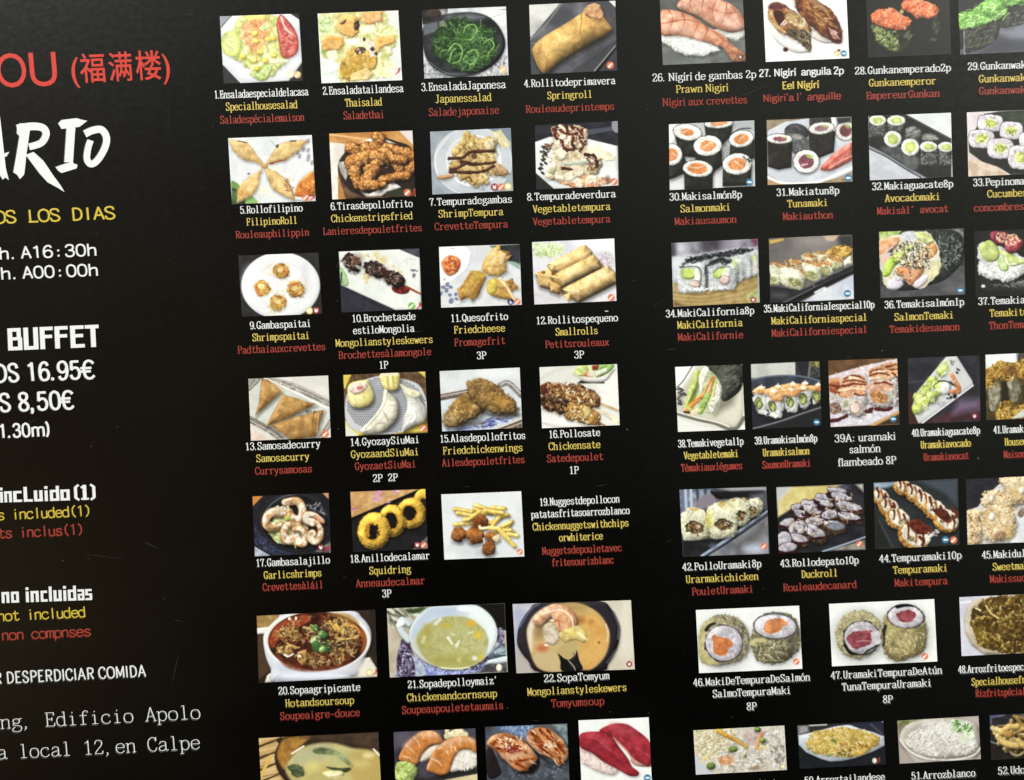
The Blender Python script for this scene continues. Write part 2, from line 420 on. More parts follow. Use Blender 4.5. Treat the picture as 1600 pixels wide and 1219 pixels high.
# 4 spring roll
pic('B', '906 38 1558 6 920 566', 'printed photo of one golden spring roll on a dark grey plate')
bg('43444a', '37383c', 20)
P('900 30 1150 24 1000 220 915 290', 'c9cac4', c2='b9bab4', f=12); P('1500 0 1570 0 1566 60 1550 50', 'c9c9c4')
P('1140 26 1500 8 1560 60 1565 350 1400 540 930 566 912 420 915 290', '55565c', c2='45464b', f=26, o='plate')
glow(1290, 60, 40, 60, '8a8b92', .5); glow(1000, 240, 60, 60, '6b6c70', .6); L('1150 30 1010 215 915 300', '77777a', 2)
P('1200 560 1565 300 1566 540 1400 560', '38393d', al=.7); L('1420 540 1565 355', '0f1012', 5, 4); L('1400 538 1560 348', 'a5a4a4', 1.4)
P('930 370 1000 290 1180 180 1300 100 1330 60 1380 30 1440 50 1470 130 1530 210 1500 260 1300 370 1130 480 1040 556 985 530 940 430', 'c49a52', sm=1, c2='b98a45', f=8, n=.08, b=26, k=.62, o='spring_roll', sh=.6, sd=(2, 4), sb=5)
glow(1120, 330, 110, 60, 'd9b264', .5, -32); glow(1050, 450, 60, 40, 'caa04e', .4, -32); glow(1450, 190, 60, 50, 'b07a45', .4); glow(985, 400, 30, 60, 'bb8850', .5)
L('1300 100 1300 180 1290 250 1320 300', '8f6330', 1.6); P('1330 60 1400 25 1450 60 1460 140 1400 150 1340 120', 'b88050', sm=1, c2='cfa070', f=5, n=.15, w=2, b=5)
L('1340 110 1390 160 1420 140', '8a5a30', 1.4); Sc(14, '1110 350 200 140', 'e2c684 a97f3c', 6, 2, (130, 170), al=.5)
icon(1520, 495, 'w')
# 5 filipino rolls
pic('C', '128 78 762 54 158 578', 'printed photo of four pointed filipino rolls set in a star on a white plate with orange dip')
bg('d2d6d6', 'c4cacc', 14, .03)
P('155 400 210 430 215 470 160 470', '5f8a3c', sm=1); P('155 450 300 500 350 575 155 580', '2e3a2b', c2='3f6a2e', f=7); P('280 510 340 540 350 576 260 576', '7aa75a', sm=1)
for q in ((700, 165), (735, 170), (670, 215), (738, 215), (735, 238), (655, 185), (735, 100), (765, 265)):
    E(q[0], q[1], 13, 19, 15, '9694a6', d='6f6e86', dw=1)
P('600 470 640 380 700 320 780 290 790 560 640 552', 'c9cfc6', o='dish', b=3); L('612 465 650 385 705 325 778 298', 'eef2ee', 2.5); L('640 465 690 380 775 330', 'aab0a0', 1.3)
P('632 500 660 420 720 360 776 335 786 500 720 520 650 520', 'cf7a2c', sm=1, c2='b9611f', f=9, b=5, k=.4, sp=.1, o='dipping_sauce'); Sc(18, '660 480 720 380 780 400 780 490', 'e9a050 9a4a18', 4, 2.5)
glow(400, 470, 50, 30, 'e4dca6', .6); glow(490, 310, 50, 30, 'dfdcba', .5)
for q in ('132 84 200 96 270 110 320 160 360 220 408 285 340 262 255 245 200 210 160 160', '410 275 440 225 480 160 540 110 620 95 730 92 690 150 620 210 560 245 470 262', '405 300 490 330 560 380 600 440 640 552 560 525 470 470 430 400', '388 312 372 360 355 450 310 510 240 550 195 572 200 480 240 410 310 355'):
    P(q, 'd4b070', c2='c49a58', f=8, n=.1, b=6, k=.35, d='b48a50', dw=1, o='filipino_roll', sh=.35, sd=(1, 3), w=.8)
for q in ((230, 170, 70, 26, 40), (560, 170, 80, 26, -32), (500, 410, 70, 24, 48), (300, 440, 24, 60, 35)):
    glow(q[0], q[1], q[2], q[3], 'e2bd74', .6, q[4])
E(402, 290, 30, 20, 10, 'c49a58', s=3, b=4); L('350 262 400 290 440 318', 'a87c42', 1.4, s=1.6); L('440 262 400 292 370 330', 'a87c42', 1.2, s=1.6); L('470 262 520 252 570 240', '9c3a24', 1.8); L('450 270 470 268', '8e2a1c', 2.6); Sc(9, '590 430 40 60', 'a5522e 7c3a22 d8a868', 6, 2.6); L('560 390 600 440 630 520', '8a5226', 1.2)
glow(225, 490, 30, 36, 'd98f35', .6); L('205 100 270 112', '3f3020', 1.4); L('600 100 640 98', '3a3024', 2); E(285, 347, 11, 5, 0, '2b2b26'); E(500, 140, 11, 14, 0, '3a3a36', w=1.5); L('450 95 490 140', '8a8c8c', .8)
icon(716, 526, 'w'); icon(766, 528, 'p')
# 6 chicken strips
pic('C', '894 44 1524 20 918 542', 'printed photo of crispy fried chicken strips in a dark bowl lined with paper')
bg('c58a48', 'a86c30', 14); P('890 110 1020 120 1000 230 960 300 960 545 890 545', 'ded9cf', c2='c9c2b6', f=10)
P('1420 20 1530 20 1530 130', 'c9c0bc'); L('900 50 1200 90', 'dba468', 3)
P('960 280 1030 170 1150 110 1260 70 1400 100 1530 180 1540 520 1330 525 1180 530 1050 535 990 440', '2a2019', sm=1, b=6, o='bowl')
P('965 330 1010 430 1060 480 1150 520 1180 530 1020 545 990 440', '6e5138', c2='55392a', f=8, b=8)
P('960 260 1040 250 1050 330 1020 400 980 340', 'b9b2a5', c2='8d867a', f=5, b=3, o='paper'); P('1130 110 1260 60 1400 120 1300 110 1190 130', 'd9d3ca', b=3, o='paper')
P('1110 470 1200 500 1380 408 1440 450 1330 490 1290 520 1180 524', 'dcd8d2', c2='b6aea6', f=5, b=3, o='paper')
P('1330 480 1500 455 1536 470 1536 520 1320 524', '3a3424', c2='2c3520', f=6)
def strip(q, wd, w2=None, c='96571f', c2='c48a48'):
    L(q, c, wd, w2, c2=c2, f=2.2, n=.3, w=1.6, wf=3, b=wd * .5, k=.8, d='5c2e12', dw=1.4, o='chicken_strip', sh=.8, sd=(1, 3), ct=2)
strip('1060 150 1120 180', 20, 16); strip('1255 60 1285 90 1260 140', 17); strip('1170 150 1240 150', 20); strip('1330 160 1440 180', 20, 16)
strip('1480 190 1540 220', 18); strip('1490 320 1540 290', 18)
strip('1070 260 1180 220 1330 190', 25, 20); strip('1350 220 1400 260 1430 320', 19, 16); strip('1380 230 1460 240', 14); strip('1240 210 1290 230', 20)
strip('1180 310 1230 280 1265 260', 13); strip('1085 330 1100 380 1110 430', 22, 15, '9c5a22'); strip('1160 430 1190 370 1240 320', 21, 18); strip('1190 430 1260 430', 17)
strip('1300 390 1390 370 1480 360', 14, 14); strip('1290 430 1310 425', 9)
glow(1300, 330, 60, 36, '3a1c0c', .5); Sc(60, '1060 240 1260 100 1440 180 1420 360 1240 420 1090 400', 'e6b064 7a3f14 f0c684', 3, 2, al=.7)
icon(1486, 490, 'w'); icon(1530, 490, 'p')
# 7 shrimp tempura
pic('D', '155 126 766 97 173 602', 'printed photo of shrimp tempura striped with dark sauce on a pale round plate')
bg('8f9aa4', '7f8a95', 20); P('600 100 770 95 770 200', '6e7b8c')
E(480, 350, 296, 262, 0, 'b3bac0', c2='a6aeb5', f=20, d='cdd2d4', dw=2.5, o='plate'); E(485, 345, 208, 196, 0, 'c2c8cb', d='dfe3e3', dw=2, b=6, k=-.2)
P('620 130 690 110 765 220 750 240 700 250', 'd9cf9a', c2='c9b56a', f=5, al=.8); L('210 440 200 300 290 170', 'd5d9da', 1.6)
P('360 250 420 150 440 128 470 170 490 160 550 190 640 180 665 230 650 300 660 360 720 400 750 440 680 460 600 440 600 500 520 545 450 520 380 480 340 430 300 380 320 330', 'c2a468', sm=1, c2='97793e', f=4, n=.22, w=4, wf=5, b=6, k=.4, s=2, o='tempura', sh=.4, sd=(2, 3))
for q in ('410 210 430 140 450 200', '460 230 490 165 520 220', '560 200 600 180 650 190', '340 290 380 240 410 280'):
    L(q, 'cdb06c', 10, 6, c2='b08a3c', f=3, n=.2, b=4, w=1.5)
P('560 190 640 175 660 230 630 290 570 270', 'bfb288', sm=1, c2='9a8d62', f=4, b=6, w=2)
P('205 465 260 455 330 445 330 470 240 490', 'b07f52', sm=1, b=4, o='shrimp_tail', sh=.3); P('620 400 680 370 750 440 680 462 630 450', 'b08d62', sm=1, c2='8d6a44', f=4, b=4, o='shrimp_tail')
Sc(70, '340 300 420 220 640 220 660 380 560 520 400 480', 'dcc07c c8a552 7a5a24 e6d29c', 8, 2.6, (0, 180), .5, b=1, k=.5)
for q in ('300 330 400 320 470 280 640 270', '390 350 470 370 560 370 640 360', '310 415 360 400 420 370', '310 430 440 435 560 425 640 385'):
    L(q, '46231a', 5.5, 4.5, w=1, b=2.5, k=.6, sp=.1, o='sauce')
E(490, 310, 22, 24, 0, '5a2f1c', w=1, al=.8); L('390 495 450 470 470 500', '5a3a18', 2.4)
icon(643, 545, 's'); icon(695, 544, 'w'); icon(745, 540, 'e')
# 8 vegetable tempura
pic('D', '948 78 1576 45 960 565', 'printed photo of a tall mound of vegetable tempura with brown sauce on a white patterned plate')
bg('2c2c36', '1f1f27', 14); P('1280 120 1580 80 1580 110 1300 160', '55586a', al=.7); E(1570, 75, 40, 60, 0, '7c7f8a')
P('950 205 1060 165 1330 175 1576 235 1582 545 1090 560 955 440', 'dbdfdd', c2='c9cfce', f=16, b=6, k=.2, o='plate')
P('945 430 1095 560 950 566', '26262a')
for q in ((1005, 343), (1030, 365), (1000, 372), (985, 408), (1010, 440), (1020, 330), (1028, 300), (1038, 255), (1000, 400)):
    E(q[0], q[1], 17, 9, 35, '20201f', w=.8)
P('1320 250 1400 230 1560 320 1540 340 1340 330', 'd8c99a', sm=1, c2='e8dfc4', f=3, w=3, b=2, o='tempura_crumbs')
P('1030 450 1060 360 1090 230 1070 110 1120 80 1240 75 1330 95 1345 200 1310 290 1440 320 1450 390 1400 450 1180 500 1060 490', 'd3c6a4', sm=1, c2='b59f72', f=5, n=.15, w=3, b=12, k=.5, o='vegetable_tempura', sh=.4)
P('1160 490 1260 460 1500 470 1500 530 1300 550 1180 540', 'd9c8ac', sm=1, c2='c07f50', f=5, w=3, b=4, o='vegetable_tempura')
for q in ((1210, 190, 80, 60), (1150, 300, 50, 50), (1360, 345, 60, 36), (1140, 460, 46, 34), (1270, 430, 60, 50), (1230, 120, 60, 30), (1080, 400, 40, 40), (1210, 470, 46, 36), (1390, 500, 60, 30)):
    E(*q, 10, 'e3dcc8', c2='c7b68e', f=4, n=.1, w=2.5, wf=5, b=6, k=.45)
P('1140 365 1330 340 1360 370 1180 385', 'a5b09c', w=1, b=2); P('1060 390 1110 400 1100 450 1050 440', 'a9ad80', w=1, b=3)
for q in ('1090 110 1130 100 1180 140 1280 140', '1110 100 1100 160 1140 190', '1230 90 1290 130 1330 200', '1310 110 1290 170 1320 220', '1150 200 1180 260 1250 260', '1240 170 1230 220 1260 250', '1330 300 1400 310 1420 390', '1180 80 1200 130', '1160 400 1230 410', '1310 240 1290 270'):
    L(q, '4a2016', 6, 3.4, w=1.6, wf=4, b=2, k=.7, sp=.12, o='sauce')
Sc(26, '1080 100 1330 90 1330 260 1150 260', '7a3620 9c4a2a f0e8da', 6, 3, w=1); Sc(16, '1320 290 1440 320 1430 410 1350 420', '3c1a14 7a3620', 6, 3); Sc(18, '1010 220 1080 220 1050 320 1000 310', '2a2320 6f4a2c', 6, 4)
Sc(16, '1310 490 1500 480 1500 530 1340 545', 'd9744a b85a34 efe4d0', 7, 3); glow(1500, 490, 20, 30, '4a3020', .7)
icon(1548, 504, 'w')
# 9 pad thai shrimps
pic('E', '60 95 667 72 88 558', 'printed photo of four small fried shrimp nests on a round white plate')
bg('2d2b2d', '252425', 10, .1)
E(381, 322, 298, 254, 0, 'd6d8db', c2='cfd1d6', f=20, b=7, k=.15, o='plate'); E(382, 318, 200, 172, 0, 'dcdee0', d='c3c6cb', dw=3)
glow(565, 270, 30, 120, 'bcc0c8', .6); glow(160, 300, 60, 120, 'e8eaee', .6)
Sc(30, '250 200 330 150 340 260 260 250', 'cfc08c c2ae74', 6, 1, al=.7); Sc(22, '540 330 50 90', 'c99a5c c2ae84', 6, 1.1, al=.7); Sc(14, '330 330 110 90', 'c8b88a', 7, .9)
L('340 390 360 360 410 370 410 400', 'c7b277', 1.2)
for q in ((385, 210, 62, 56), (243, 340, 58, 56), (497, 350, 64, 62), (362, 450, 60, 58)):
    E(q[0], q[1], q[2], q[3], 20, 'a8752c', c2='8a5418', f=3, n=.25, w=2, wf=4, b=8, k=.5, o='shrimp_nest', sh=.35)
    Sc(46, (q[0], q[1], q[2] * .95, q[3] * .95), 'cf9f44 b57a26 e3c47c 8a5416 d8b25c', 9, 1.6, (0, 180), 1.2)
    E(q[0] - 5, q[1] - 8, 24, 20, 0, 'dcc07a', w=2, n=.2, f=2)
P('180 330 205 390 235 405 250 390 215 360 200 300', 'd07a36', sm=1, b=3); P('435 195 448 220 420 250 415 215', 'c9722c', sm=1, b=3); P('440 350 470 300 530 300 480 320', 'c8702e', sm=1, b=3)
Sc(16, '330 470 60 50', 'c9a04c', 14, 1, (0, 180), 1)
icon(600, 512, 'e'); icon(650, 510, 's')
# 10 mongolian skewers
pic('E', '820 65 1430 40 842 525', 'printed photo of a dark glazed meat skewer with red sauce on a long white plate')
bg('2e2c36', '25242e', 6)
for t in range(16):
    L([820, 330 + t * 14, 1400, 640 + t * 14], '44424e', .7, sm=0, al=.6)
P('1270 50 1430 40 1435 110', '34333f'); Sc(30, '1290 50 1430 42 1432 105', '5a5966', 4, 1, (0, 180))
P('820 60 1280 48 1435 112 1446 500 1250 506 840 318', 'd4d9d2', c2='cad0c9', f=12, n=.02, b=4, k=.15, o='plate')
P('830 180 870 220 895 290 885 325 836 310', '9cbc84', sm=1, c2='7fa764', f=5, b=2); L('842 225 838 300', '3a4a4a', 3)
Sc(34, '1010 90 1110 70 1140 110 1330 230 1300 240 1160 190', 'cdb878 b79a50 e0d6a8 d8c47c', 5, 2.6, w=1); glow(1160, 130, 28, 26, 'c2ab5c', .7); glow(1110, 80, 20, 20, 'ccb974', .7); glow(1040, 250, 24, 50, 'cbb786', .6); Sc(12, '1030 260 20 50', 'c2a25e', 4, 2)
for q in ((1385, 205, 20, 14), (1392, 250, 12, 20), (1410, 210, 8, 8)):
    E(*q, 0, '6c7072', w=1.5)
L('1310 130 1340 150 1330 120 1400 130', 'a9adb2', .8)
E(1290, 350, 68, 36, 8, '8a1d1c', c2='5c1010', f=5, b=3, sp=.1, o='sauce')
L('1330 330 1440 385', '8a3a1e', 4, 3, o='skewer')
for q in ((920, 145, 86, 60, 48), (1100, 200, 92, 56, 30), (1240, 270, 92, 56, 28)):
    E(*q, '33211c', c2='1d1312', f=3, n=.35, w=3, wf=5, b=12, k=.8, o='meat_piece', sh=.5, sd=(1, 3))
    Sc(46, (q[0], q[1], 70, 48), '5a3c2e 120c0c 6f5240 2a1a18 8f7868', 4.5, 2.6, w=.8, b=1)
    Sc(10, (q[0], q[1], 60, 40), 'e6e2da c8bcb0', 2, 1.2)
glow(965, 120, 36, 34, '6b4026', .6); glow(1170, 215, 30, 30, '54201a', .5); E(975, 185, 30, 14, 30, 'a9a6a6', al=.7, w=1)
icon(1374, 476, 'g'); icon(1424, 480, 'p')
# 11 fried cheese
pic('F', '77 126 687 104 94 586', 'printed photo of three fried cheese dumplings beside a red chilli dip on a white plate')
bg('c8ccd0', 'bcc1c6', 14, .02)
P('460 118 690 104 692 250 600 230', '23262a', c2='2f3a30', f=8, b=2); P('465 120 500 118 490 150', '5f8a50'); P('590 235 690 240 690 300', '6f927a', al=.8); P('600 130 690 150 690 260 640 230', '32353e', al=.8)
P('80 130 270 125 305 190 240 300 130 390 90 400', 'd7dcde', sm=1, c2='e6eaec', f=10, o='dish'); L('305 170 280 270 210 340 130 385', 'f2f4f4', 4); L('320 190 290 290 210 360', 'a9b0b4', 1.4)
P('95 240 150 190 220 205 244 250 215 320 150 346 110 300', 'bf5a2b', sm=1, c2='d98a48', f=6, b=5, k=.5, sp=.12, o='dipping_sauce'); Sc(22, '165 265 60 60', 'e8a878 7a2412 9c3216', 4, 2.5)
for q in ((140, 410, 13, 18), (110, 432, 17, 12), (165, 430, 16, 12), (135, 455, 14, 18), (160, 490, 14, 12), (205, 485, 12, 14), (170, 535, 17, 22), (210, 520, 16, 10), (95, 480, 8, 20), (120, 372, 4, 10)):
    E(*q, 20, '6f7590', d='3c4260', dw=1.2)
Sc(10, '230 540 60 30', '9a9ca8', 4, 1)
P('400 270 430 200 470 150 520 108 545 112 540 150 610 165 600 190 630 180 610 220 585 240 590 310 540 345 450 345 405 300', 'c9a25a', c2='b78a40', f=6, n=.1, w=1.5, b=9, k=.5, o='cheese_dumpling', sh=.35, sd=(2, 3))
P('545 150 615 160 605 200 560 195', '7f5222', w=1, al=.7); P('540 160 590 180 560 270 530 260', 'd9b878', b=3); L('440 270 530 275 580 260', '9f7630', 1.6); glow(480, 200, 30, 60, 'dcc08a', .6)
P('230 430 290 360 320 305 400 310 438 350 400 440 380 500 330 532 300 510 240 530 210 440', 'b98a3c', c2='9c6a26', f=6, n=.14, w=1.5, b=9, k=.5, o='cheese_dumpling', sh=.35, sd=(2, 3))
glow(370, 345, 50, 30, 'd0b23c', .7); L('420 360 360 440 320 510', '7d5520', 1.6); L('250 440 320 330', '8c6026', 1.2); glow(300, 440, 30, 60, 'cda556', .5)
P('435 450 450 380 490 362 560 385 620 372 660 410 680 440 620 470 660 540 560 520 480 500', 'bb9040', c2='a87838', f=6, n=.12, w=1.5, b=8, k=.5, o='cheese_dumpling', sh=.35, sd=(2, 3))
E(480, 430, 40, 62, 10, 'c2a838', c2='d0b84a', f=5, b=8, k=.4); P('560 385 640 370 680 440 610 460', 'a5793a', c2='7c5020', f=3, w=2, n=.2); L('540 370 590 430 650 530', 'd9be82', 6, 4, b=2)
icon(620, 541, 'm', 5); icon(672, 540, 'w', 5)
# 12 small rolls
pic('F', '782 90 1404 62 800 562', 'printed photo of a stack of thin golden fried rolls on a white plate')
bg('cfd0d6', 'bfc2cc', 20); glow(1300, 90, 200, 60, 'ebebf0', .8); glow(900, 500, 160, 60, 'b9b4bc', .7)
P('790 110 860 100 1010 100 1020 130 1000 190 900 190 800 200', 'b5ca8c', sm=1, c2='dce6c8', f=4, n=.1, w=3, o='herb_leaf', s=4)
Sc(30, '900 150 110 45', '8db552 cfe0b0 a5c673', 12, 2, (0, 180), .8, s=1.6)
E(1330, 230, 76, 66, 0, 'b7a9b4', s=6); Sc(50, '1330 240 70 66', 'd8d0da 9d8f9c c9bfcb', 5, 3, s=1.5)
def roll(q, wd, c='d8b878', cut=.45):
    (x0, y0), (x1, y1) = pts(q); n_ = math.hypot(x1 - x0, y1 - y0); ux, uy = (x1 - x0) / n_, (y1 - y0) / n_; r = wd * G.s / 2
    P([x0 - uy * -r - ux * r * cut, y0 - ux * r - uy * r * cut, x1 + uy * r - ux * r * .1, y1 - ux * r - uy * r * .1, x1 + ux * r * .25, y1 + uy * r * .25, x1 - uy * r, y1 + ux * r, x0 - uy * r + ux * r * cut, y0 + ux * r + uy * r * cut, x0 - ux * r * .2, y0 - uy * r * .2], c, c2='c49c58', f=9, n=.05, b=wd * .5, k=.85, o='fried_roll', sh=.5, sd=(1, 4), sb=4)


roll('840 370 960 330', 22, 'c8a468'); roll('830 380 930 410', 17, 'c09a5c'); roll('1000 440 1330 300', 24, 'ccaa6c')
roll('960 300 1220 165', 29); roll('970 390 1280 235', 25); roll('1070 500 1400 330', 32, 'dcbe84'); roll('920 420 1000 450', 16, 'b07c36')
for q in ('905 270 930 310 970 345', '940 380 975 400 1000 420', '1040 480 1070 520 1060 545', '980 440 1010 480 1040 500'):
    L(q, '8a5a22', 2.4, 1.4)
for q in ('980 275 1030 310', '1150 190 1180 250', '1030 350 1060 380', '1130 440 1190 480', '990 290 1200 180'):
    L(q, 'a97834', 1.2, al=.8)
P('900 268 960 262 940 300 925 300', 'd9b268', b=2); E(868, 318, 16, 12, 0, '8f5a2a', b=3); E(945, 325, 14, 20, 30, '6f431c'); P('1020 490 1080 470 1060 540 1040 530', 'e0bd78', b=3)
L('970 290 1200 172', 'dfba74', 4, 3, al=.6); L('1000 375 1260 240', 'e0bc78', 3.5, 2.5, al=.6); L('1090 470 1390 315', 'e6c688', 5, 4, al=.6); Sc(30, '800 480 900 460 1000 540 810 555', 'a8a4aa c8c6ca', 3, 1.4)
icon(1382, 510, 'w')
# 13 samosas
pic('G', '88 155 692 130 108 624', 'printed photo of three triangular samosas on a rectangular glass tray')
bg('cfcdc4', 'c2c0b8', 16); P('88 150 160 150 92 230', '8d8a84'); P('100 520 260 620 108 626', 'd9c9bd', c2='c8b0a0', f=8)
P('95 240 180 150 300 145 700 360 712 450 620 610 340 612 100 440', 'c0c4ba', c2='b2b8ae', f=14, o='tray')
for q in ('180 140 430 220 700 345', '92 230 160 160', '100 470 240 545 340 618', '640 600 712 480'):
    L(q, '8a8378', 8, c2='6c655c', f=3, n=.3); L(q, 'dad8d2', 1.6); L(q, '5f584f', 1, al=.6)
L('200 135 440 195 700 318', 'a5a098', 3); L('95 440 240 520 350 600', '77706a', 3); L('210 150 420 245 690 380', 'e4e6e2', 2.2); Sc(26, '250 150 420 190 680 330 660 350 400 240', 'f2f2ee 6d675f', 4, 1.3, (15, 40))
for q in ('188 165 235 160 340 250 240 340 140 434 170 320', '350 275 400 290 600 345 420 440 218 516 290 380', '265 505 420 450 660 388 600 590 420 620 300 540'):
    P(q, 'ae8146', c2='9b6f37', f=9, n=.06, b=13, k=.42, d='8a5f2e', dw=1.2, o='samosa', sh=.5, sd=(2, 4), sb=4, w=.7)
L('190 380 250 330 340 255', '6a4520', 3, 1.6, al=.6); L('340 290 320 360 225 505', 'cda365', 3, 1.5, al=.6); L('590 400 575 480 580 590', '7c5424', 1.5); L('620 410 605 560', 'b98d4f', 2); glow(290, 230, 50, 40, 'c2965a', .5); glow(420, 350, 80, 40, 'b08a48', .5)
Sc(14, '560 405 40 16', '4f4a44', 4, 1.6); icon(670, 572, 'w')
# 14 gyoza
pic('G', '806 126 1428 100 826 590', 'printed photo of steamed dumplings and yellow siu mai in a bamboo steamer')
bg('6a5034', '4e3822', 6, .1)
for x in range(820, 1440, 26):
    L([x, 120, x - 10, 260], '3f2c1a', 1.4, sm=0, al=.5)
P('806 126 870 122 826 230 812 230', 'c9b23a', b=2); P('1370 100 1430 100 1432 150', 'cbb440', b=2); P('815 470 960 560 1000 585 826 592', 'd4c23c', c2='b5a22c', f=8, b=4, o='steamer_rim')
P('820 500 930 590 826 592', 'c9ccb8'); P('1190 570 1440 440 1448 562 1200 576', 'cdb93a', c2='b39d28', f=8, b=4, o='steamer_rim')
P('830 280 930 180 1090 130 1240 150 1380 200 1440 330 1430 430 1300 540 1120 578 960 570 830 490', 'b4b6ba', sm=1, d='8d8f96', dw=1.5, o='steamer_mat')
for i_ in range(40):
    for j_ in range(34):
        x, y = 815 + i_ * 16 + (j_ % 2) * 8, 140 + j_ * 13
        if ((x - 1130) / 305) ** 2 + ((y - 355) / 218) ** 2 < .95:
            E(x, y, 6, 4.6, 0, '3a3d46', s=.8, al=.8)
glow(1130, 190, 90, 30, 'a9adb6', .5)
P('840 220 880 180 960 165 1000 180 1040 290 1000 360 900 376 850 330', 'cfbf68', sm=1, c2='e2d690', f=6, n=.1, b=10, k=.55, o='siu_mai', sh=.5, sd=(2, 4))
E(920, 225, 74, 44, -18, 'cfa79a', c2='e2cfc4', f=3, n=.2, w=2, b=5); E(935, 222, 24, 12, 0, 'b56a54', w=1.5); P('860 290 900 300 920 360 880 350', 'e0d488', b=3)
P('1088 118 1225 110 1230 210 1200 245 1130 240 1095 190', 'd0be66', sm=1, c2='e2d488', f=5, n=.1, b=8, k=.55, o='siu_mai', sh=.5, sd=(2, 3)); L('1140 130 1150 220', 'a08a2c', 2); L('1180 125 1190 220', 'a38f34', 2); P('1090 112 1225 108 1220 130 1100 135', 'd9cdb0')
P('1115 235 1150 260 1200 300 1224 390 1200 470 1130 540 1050 570 960 575 940 540 1000 480 1060 420 1100 340', 'd2cdb8', sm=1, c2='c2bca2', f=9, b=13, k=.5, o='gyoza', sh=.55, sd=(3, 4), sb=4)
L('1130 250 1120 330 1060 430 970 530', 'd9d5bc', 5, 4, b=2); L('1110 400 1130 440 1150 470', '8d866c', 2); L('1150 330 1190 340', 'dfdcc8', 4, al=.6); L('1050 500 1110 490 1140 520', 'a19a80', 2); glow(1160, 400, 36, 40, 'd8d4be', .6)
P('1240 200 1290 240 1370 260 1400 330 1440 400 1420 480 1340 510 1280 550 1250 560 1260 460 1290 380 1280 300', 'cbc9ba', sm=1, c2='b6b7b3', f=9, b=12, k=.5, o='gyoza', sh=.55, sd=(3, 4), sb=4)
P('1235 195 1290 220 1390 260 1370 300 1300 290', 'd1cca6', sm=1, b=4); L('1330 380 1350 440 1320 480', 'ebebe4', 3); L('1340 300 1390 340 1400 400', '8f9090', 2); icon(1410, 530, 'w')
# 15 chicken wings
pic('H', '82 146 688 118 102 602', 'printed photo of two brown fried chicken wings on a rectangular tray with blue edging')
bg('c6ccce', 'b8bfc2', 18); glow(500, 160, 160, 50, 'd6dadb', .8)
P('90 340 620 235 700 330 706 520 300 600 100 602', 'b0bcc2', c2='c0cbd0', f=14, o='tray')
L('92 345 300 305', '77685c', 10, c2='57493e', f=2.4, n=.3); L('92 338 300 296', 'b2a599', 2); L('92 362 310 318', '4e423a', 1.5); L('540 255 605 238 700 330', '86807c', 9, c2='65605c', f=2.4); L('545 245 606 232 700 318', 'c4c0bc', 1.6)
P('480 590 706 500 708 578 520 596', '7a6a5a', c2='5b4c40', f=3, n=.2); L('500 586 706 505', 'cfc8bc', 2); L('560 590 706 535', 'a89a88', 2); L('530 590 706 518', '4a3d33', 1.4)
P('160 590 330 545 440 500 640 490 600 530 460 575 240 598', '7f8fc0', c2='a9b6d2', f=4, n=.2, w=2); Sc(46, '200 590 400 530 470 500 640 500 480 560', '3a3f86 5a64b0 2a2a5c c2cbe0', 6, 2.4, (150, 200), w=1)
glow(300, 540, 130, 26, '55504c', .7); glow(560, 480, 120, 24, '5a5650', .6)
P('280 310 380 360 430 430 390 480 300 520 230 570 150 570 105 530 120 470 180 400 220 350', '77592e', sm=1, c2='8f7139', f=6, n=.25, w=2.5, wf=5, b=16, k=.6, o='chicken_wing', sh=.55, sd=(2, 5), sb=4)
P('285 230 330 208 410 205 480 230 560 290 640 360 676 420 660 465 580 475 500 470 430 440 380 400 310 340 300 290', '7a5a2c', sm=1, c2='94733c', f=6, n=.25, w=2.5, wf=5, b=18, k=.6, o='chicken_wing', sh=.6, sd=(2, 5), sb=4)
glow(540, 370, 90, 40, 'a8792a', .7, 25); glow(260, 410, 60, 50, 'a5762a', .6); glow(150, 510, 50, 40, '8c7558', .7); glow(360, 260, 60, 40, '6a4c28', .6)
Sc(60, '300 240 420 210 660 400 620 465 480 450 320 330', 'a88646 5a4020 c2a05c 6f5026', 5, 2.2, w=1, b=1); Sc(44, '130 500 240 370 380 400 300 510 170 560', 'a98848 5a4222 c2a46a', 5, 2.2, w=1, b=1)
E(485, 280, 32, 18, 30, '6d4e28', w=1.5, b=4); E(370, 225, 30, 10, 0, '85693c', w=1.5, b=4)
# 16 chicken sate
pic('H', '838 116 1426 92 858 578', 'printed photo of glazed chicken skewers on a white plate with a small salad bowl behind')
bg('d3d2c9', 'c9c8be', 18); glow(900, 540, 180, 60, 'e4e2de', .8); glow(1360, 300, 70, 120, 'e6e5dd', .7); L('840 210 960 140 1100 110', 'bcbcb2', 4, s=4); L('870 540 1000 570 1200 576', 'b4b0aa', 3, s=4)
P('1120 240 1150 215 1330 215 1330 240 1240 238', '2c2f22')
P('1092 150 1390 120 1385 170 1330 225 1200 228 1120 190', 'd7d6cc', sm=1, b=6, o='small_bowl'); P('1092 146 1240 100 1392 96 1385 150 1300 185 1180 195 1120 185', 'b9bfa0', sm=1)
P('1100 150 1130 110 1190 100 1210 150 1150 185', '9dae4f', sm=1, c2='c3cf80', f=4, b=3, o='salad'); P('1280 110 1395 95 1390 130 1320 180 1260 190', '5f8a38', sm=1, c2='86ac58', f=5, b=4, o='salad'); P('1260 150 1350 118 1350 150 1270 186', 'd5dfc0', b=2)
P('1160 180 1190 150 1250 170 1240 195', 'b86a3c', c2='d9a06a', f=3, b=2); P('1225 105 1290 98 1280 135 1240 140', '8a2a24', b=2); P('1200 100 1235 98 1240 160 1215 150', 'c7d090'); glow(1235, 170, 26, 20, 'd9cfc0', .8)
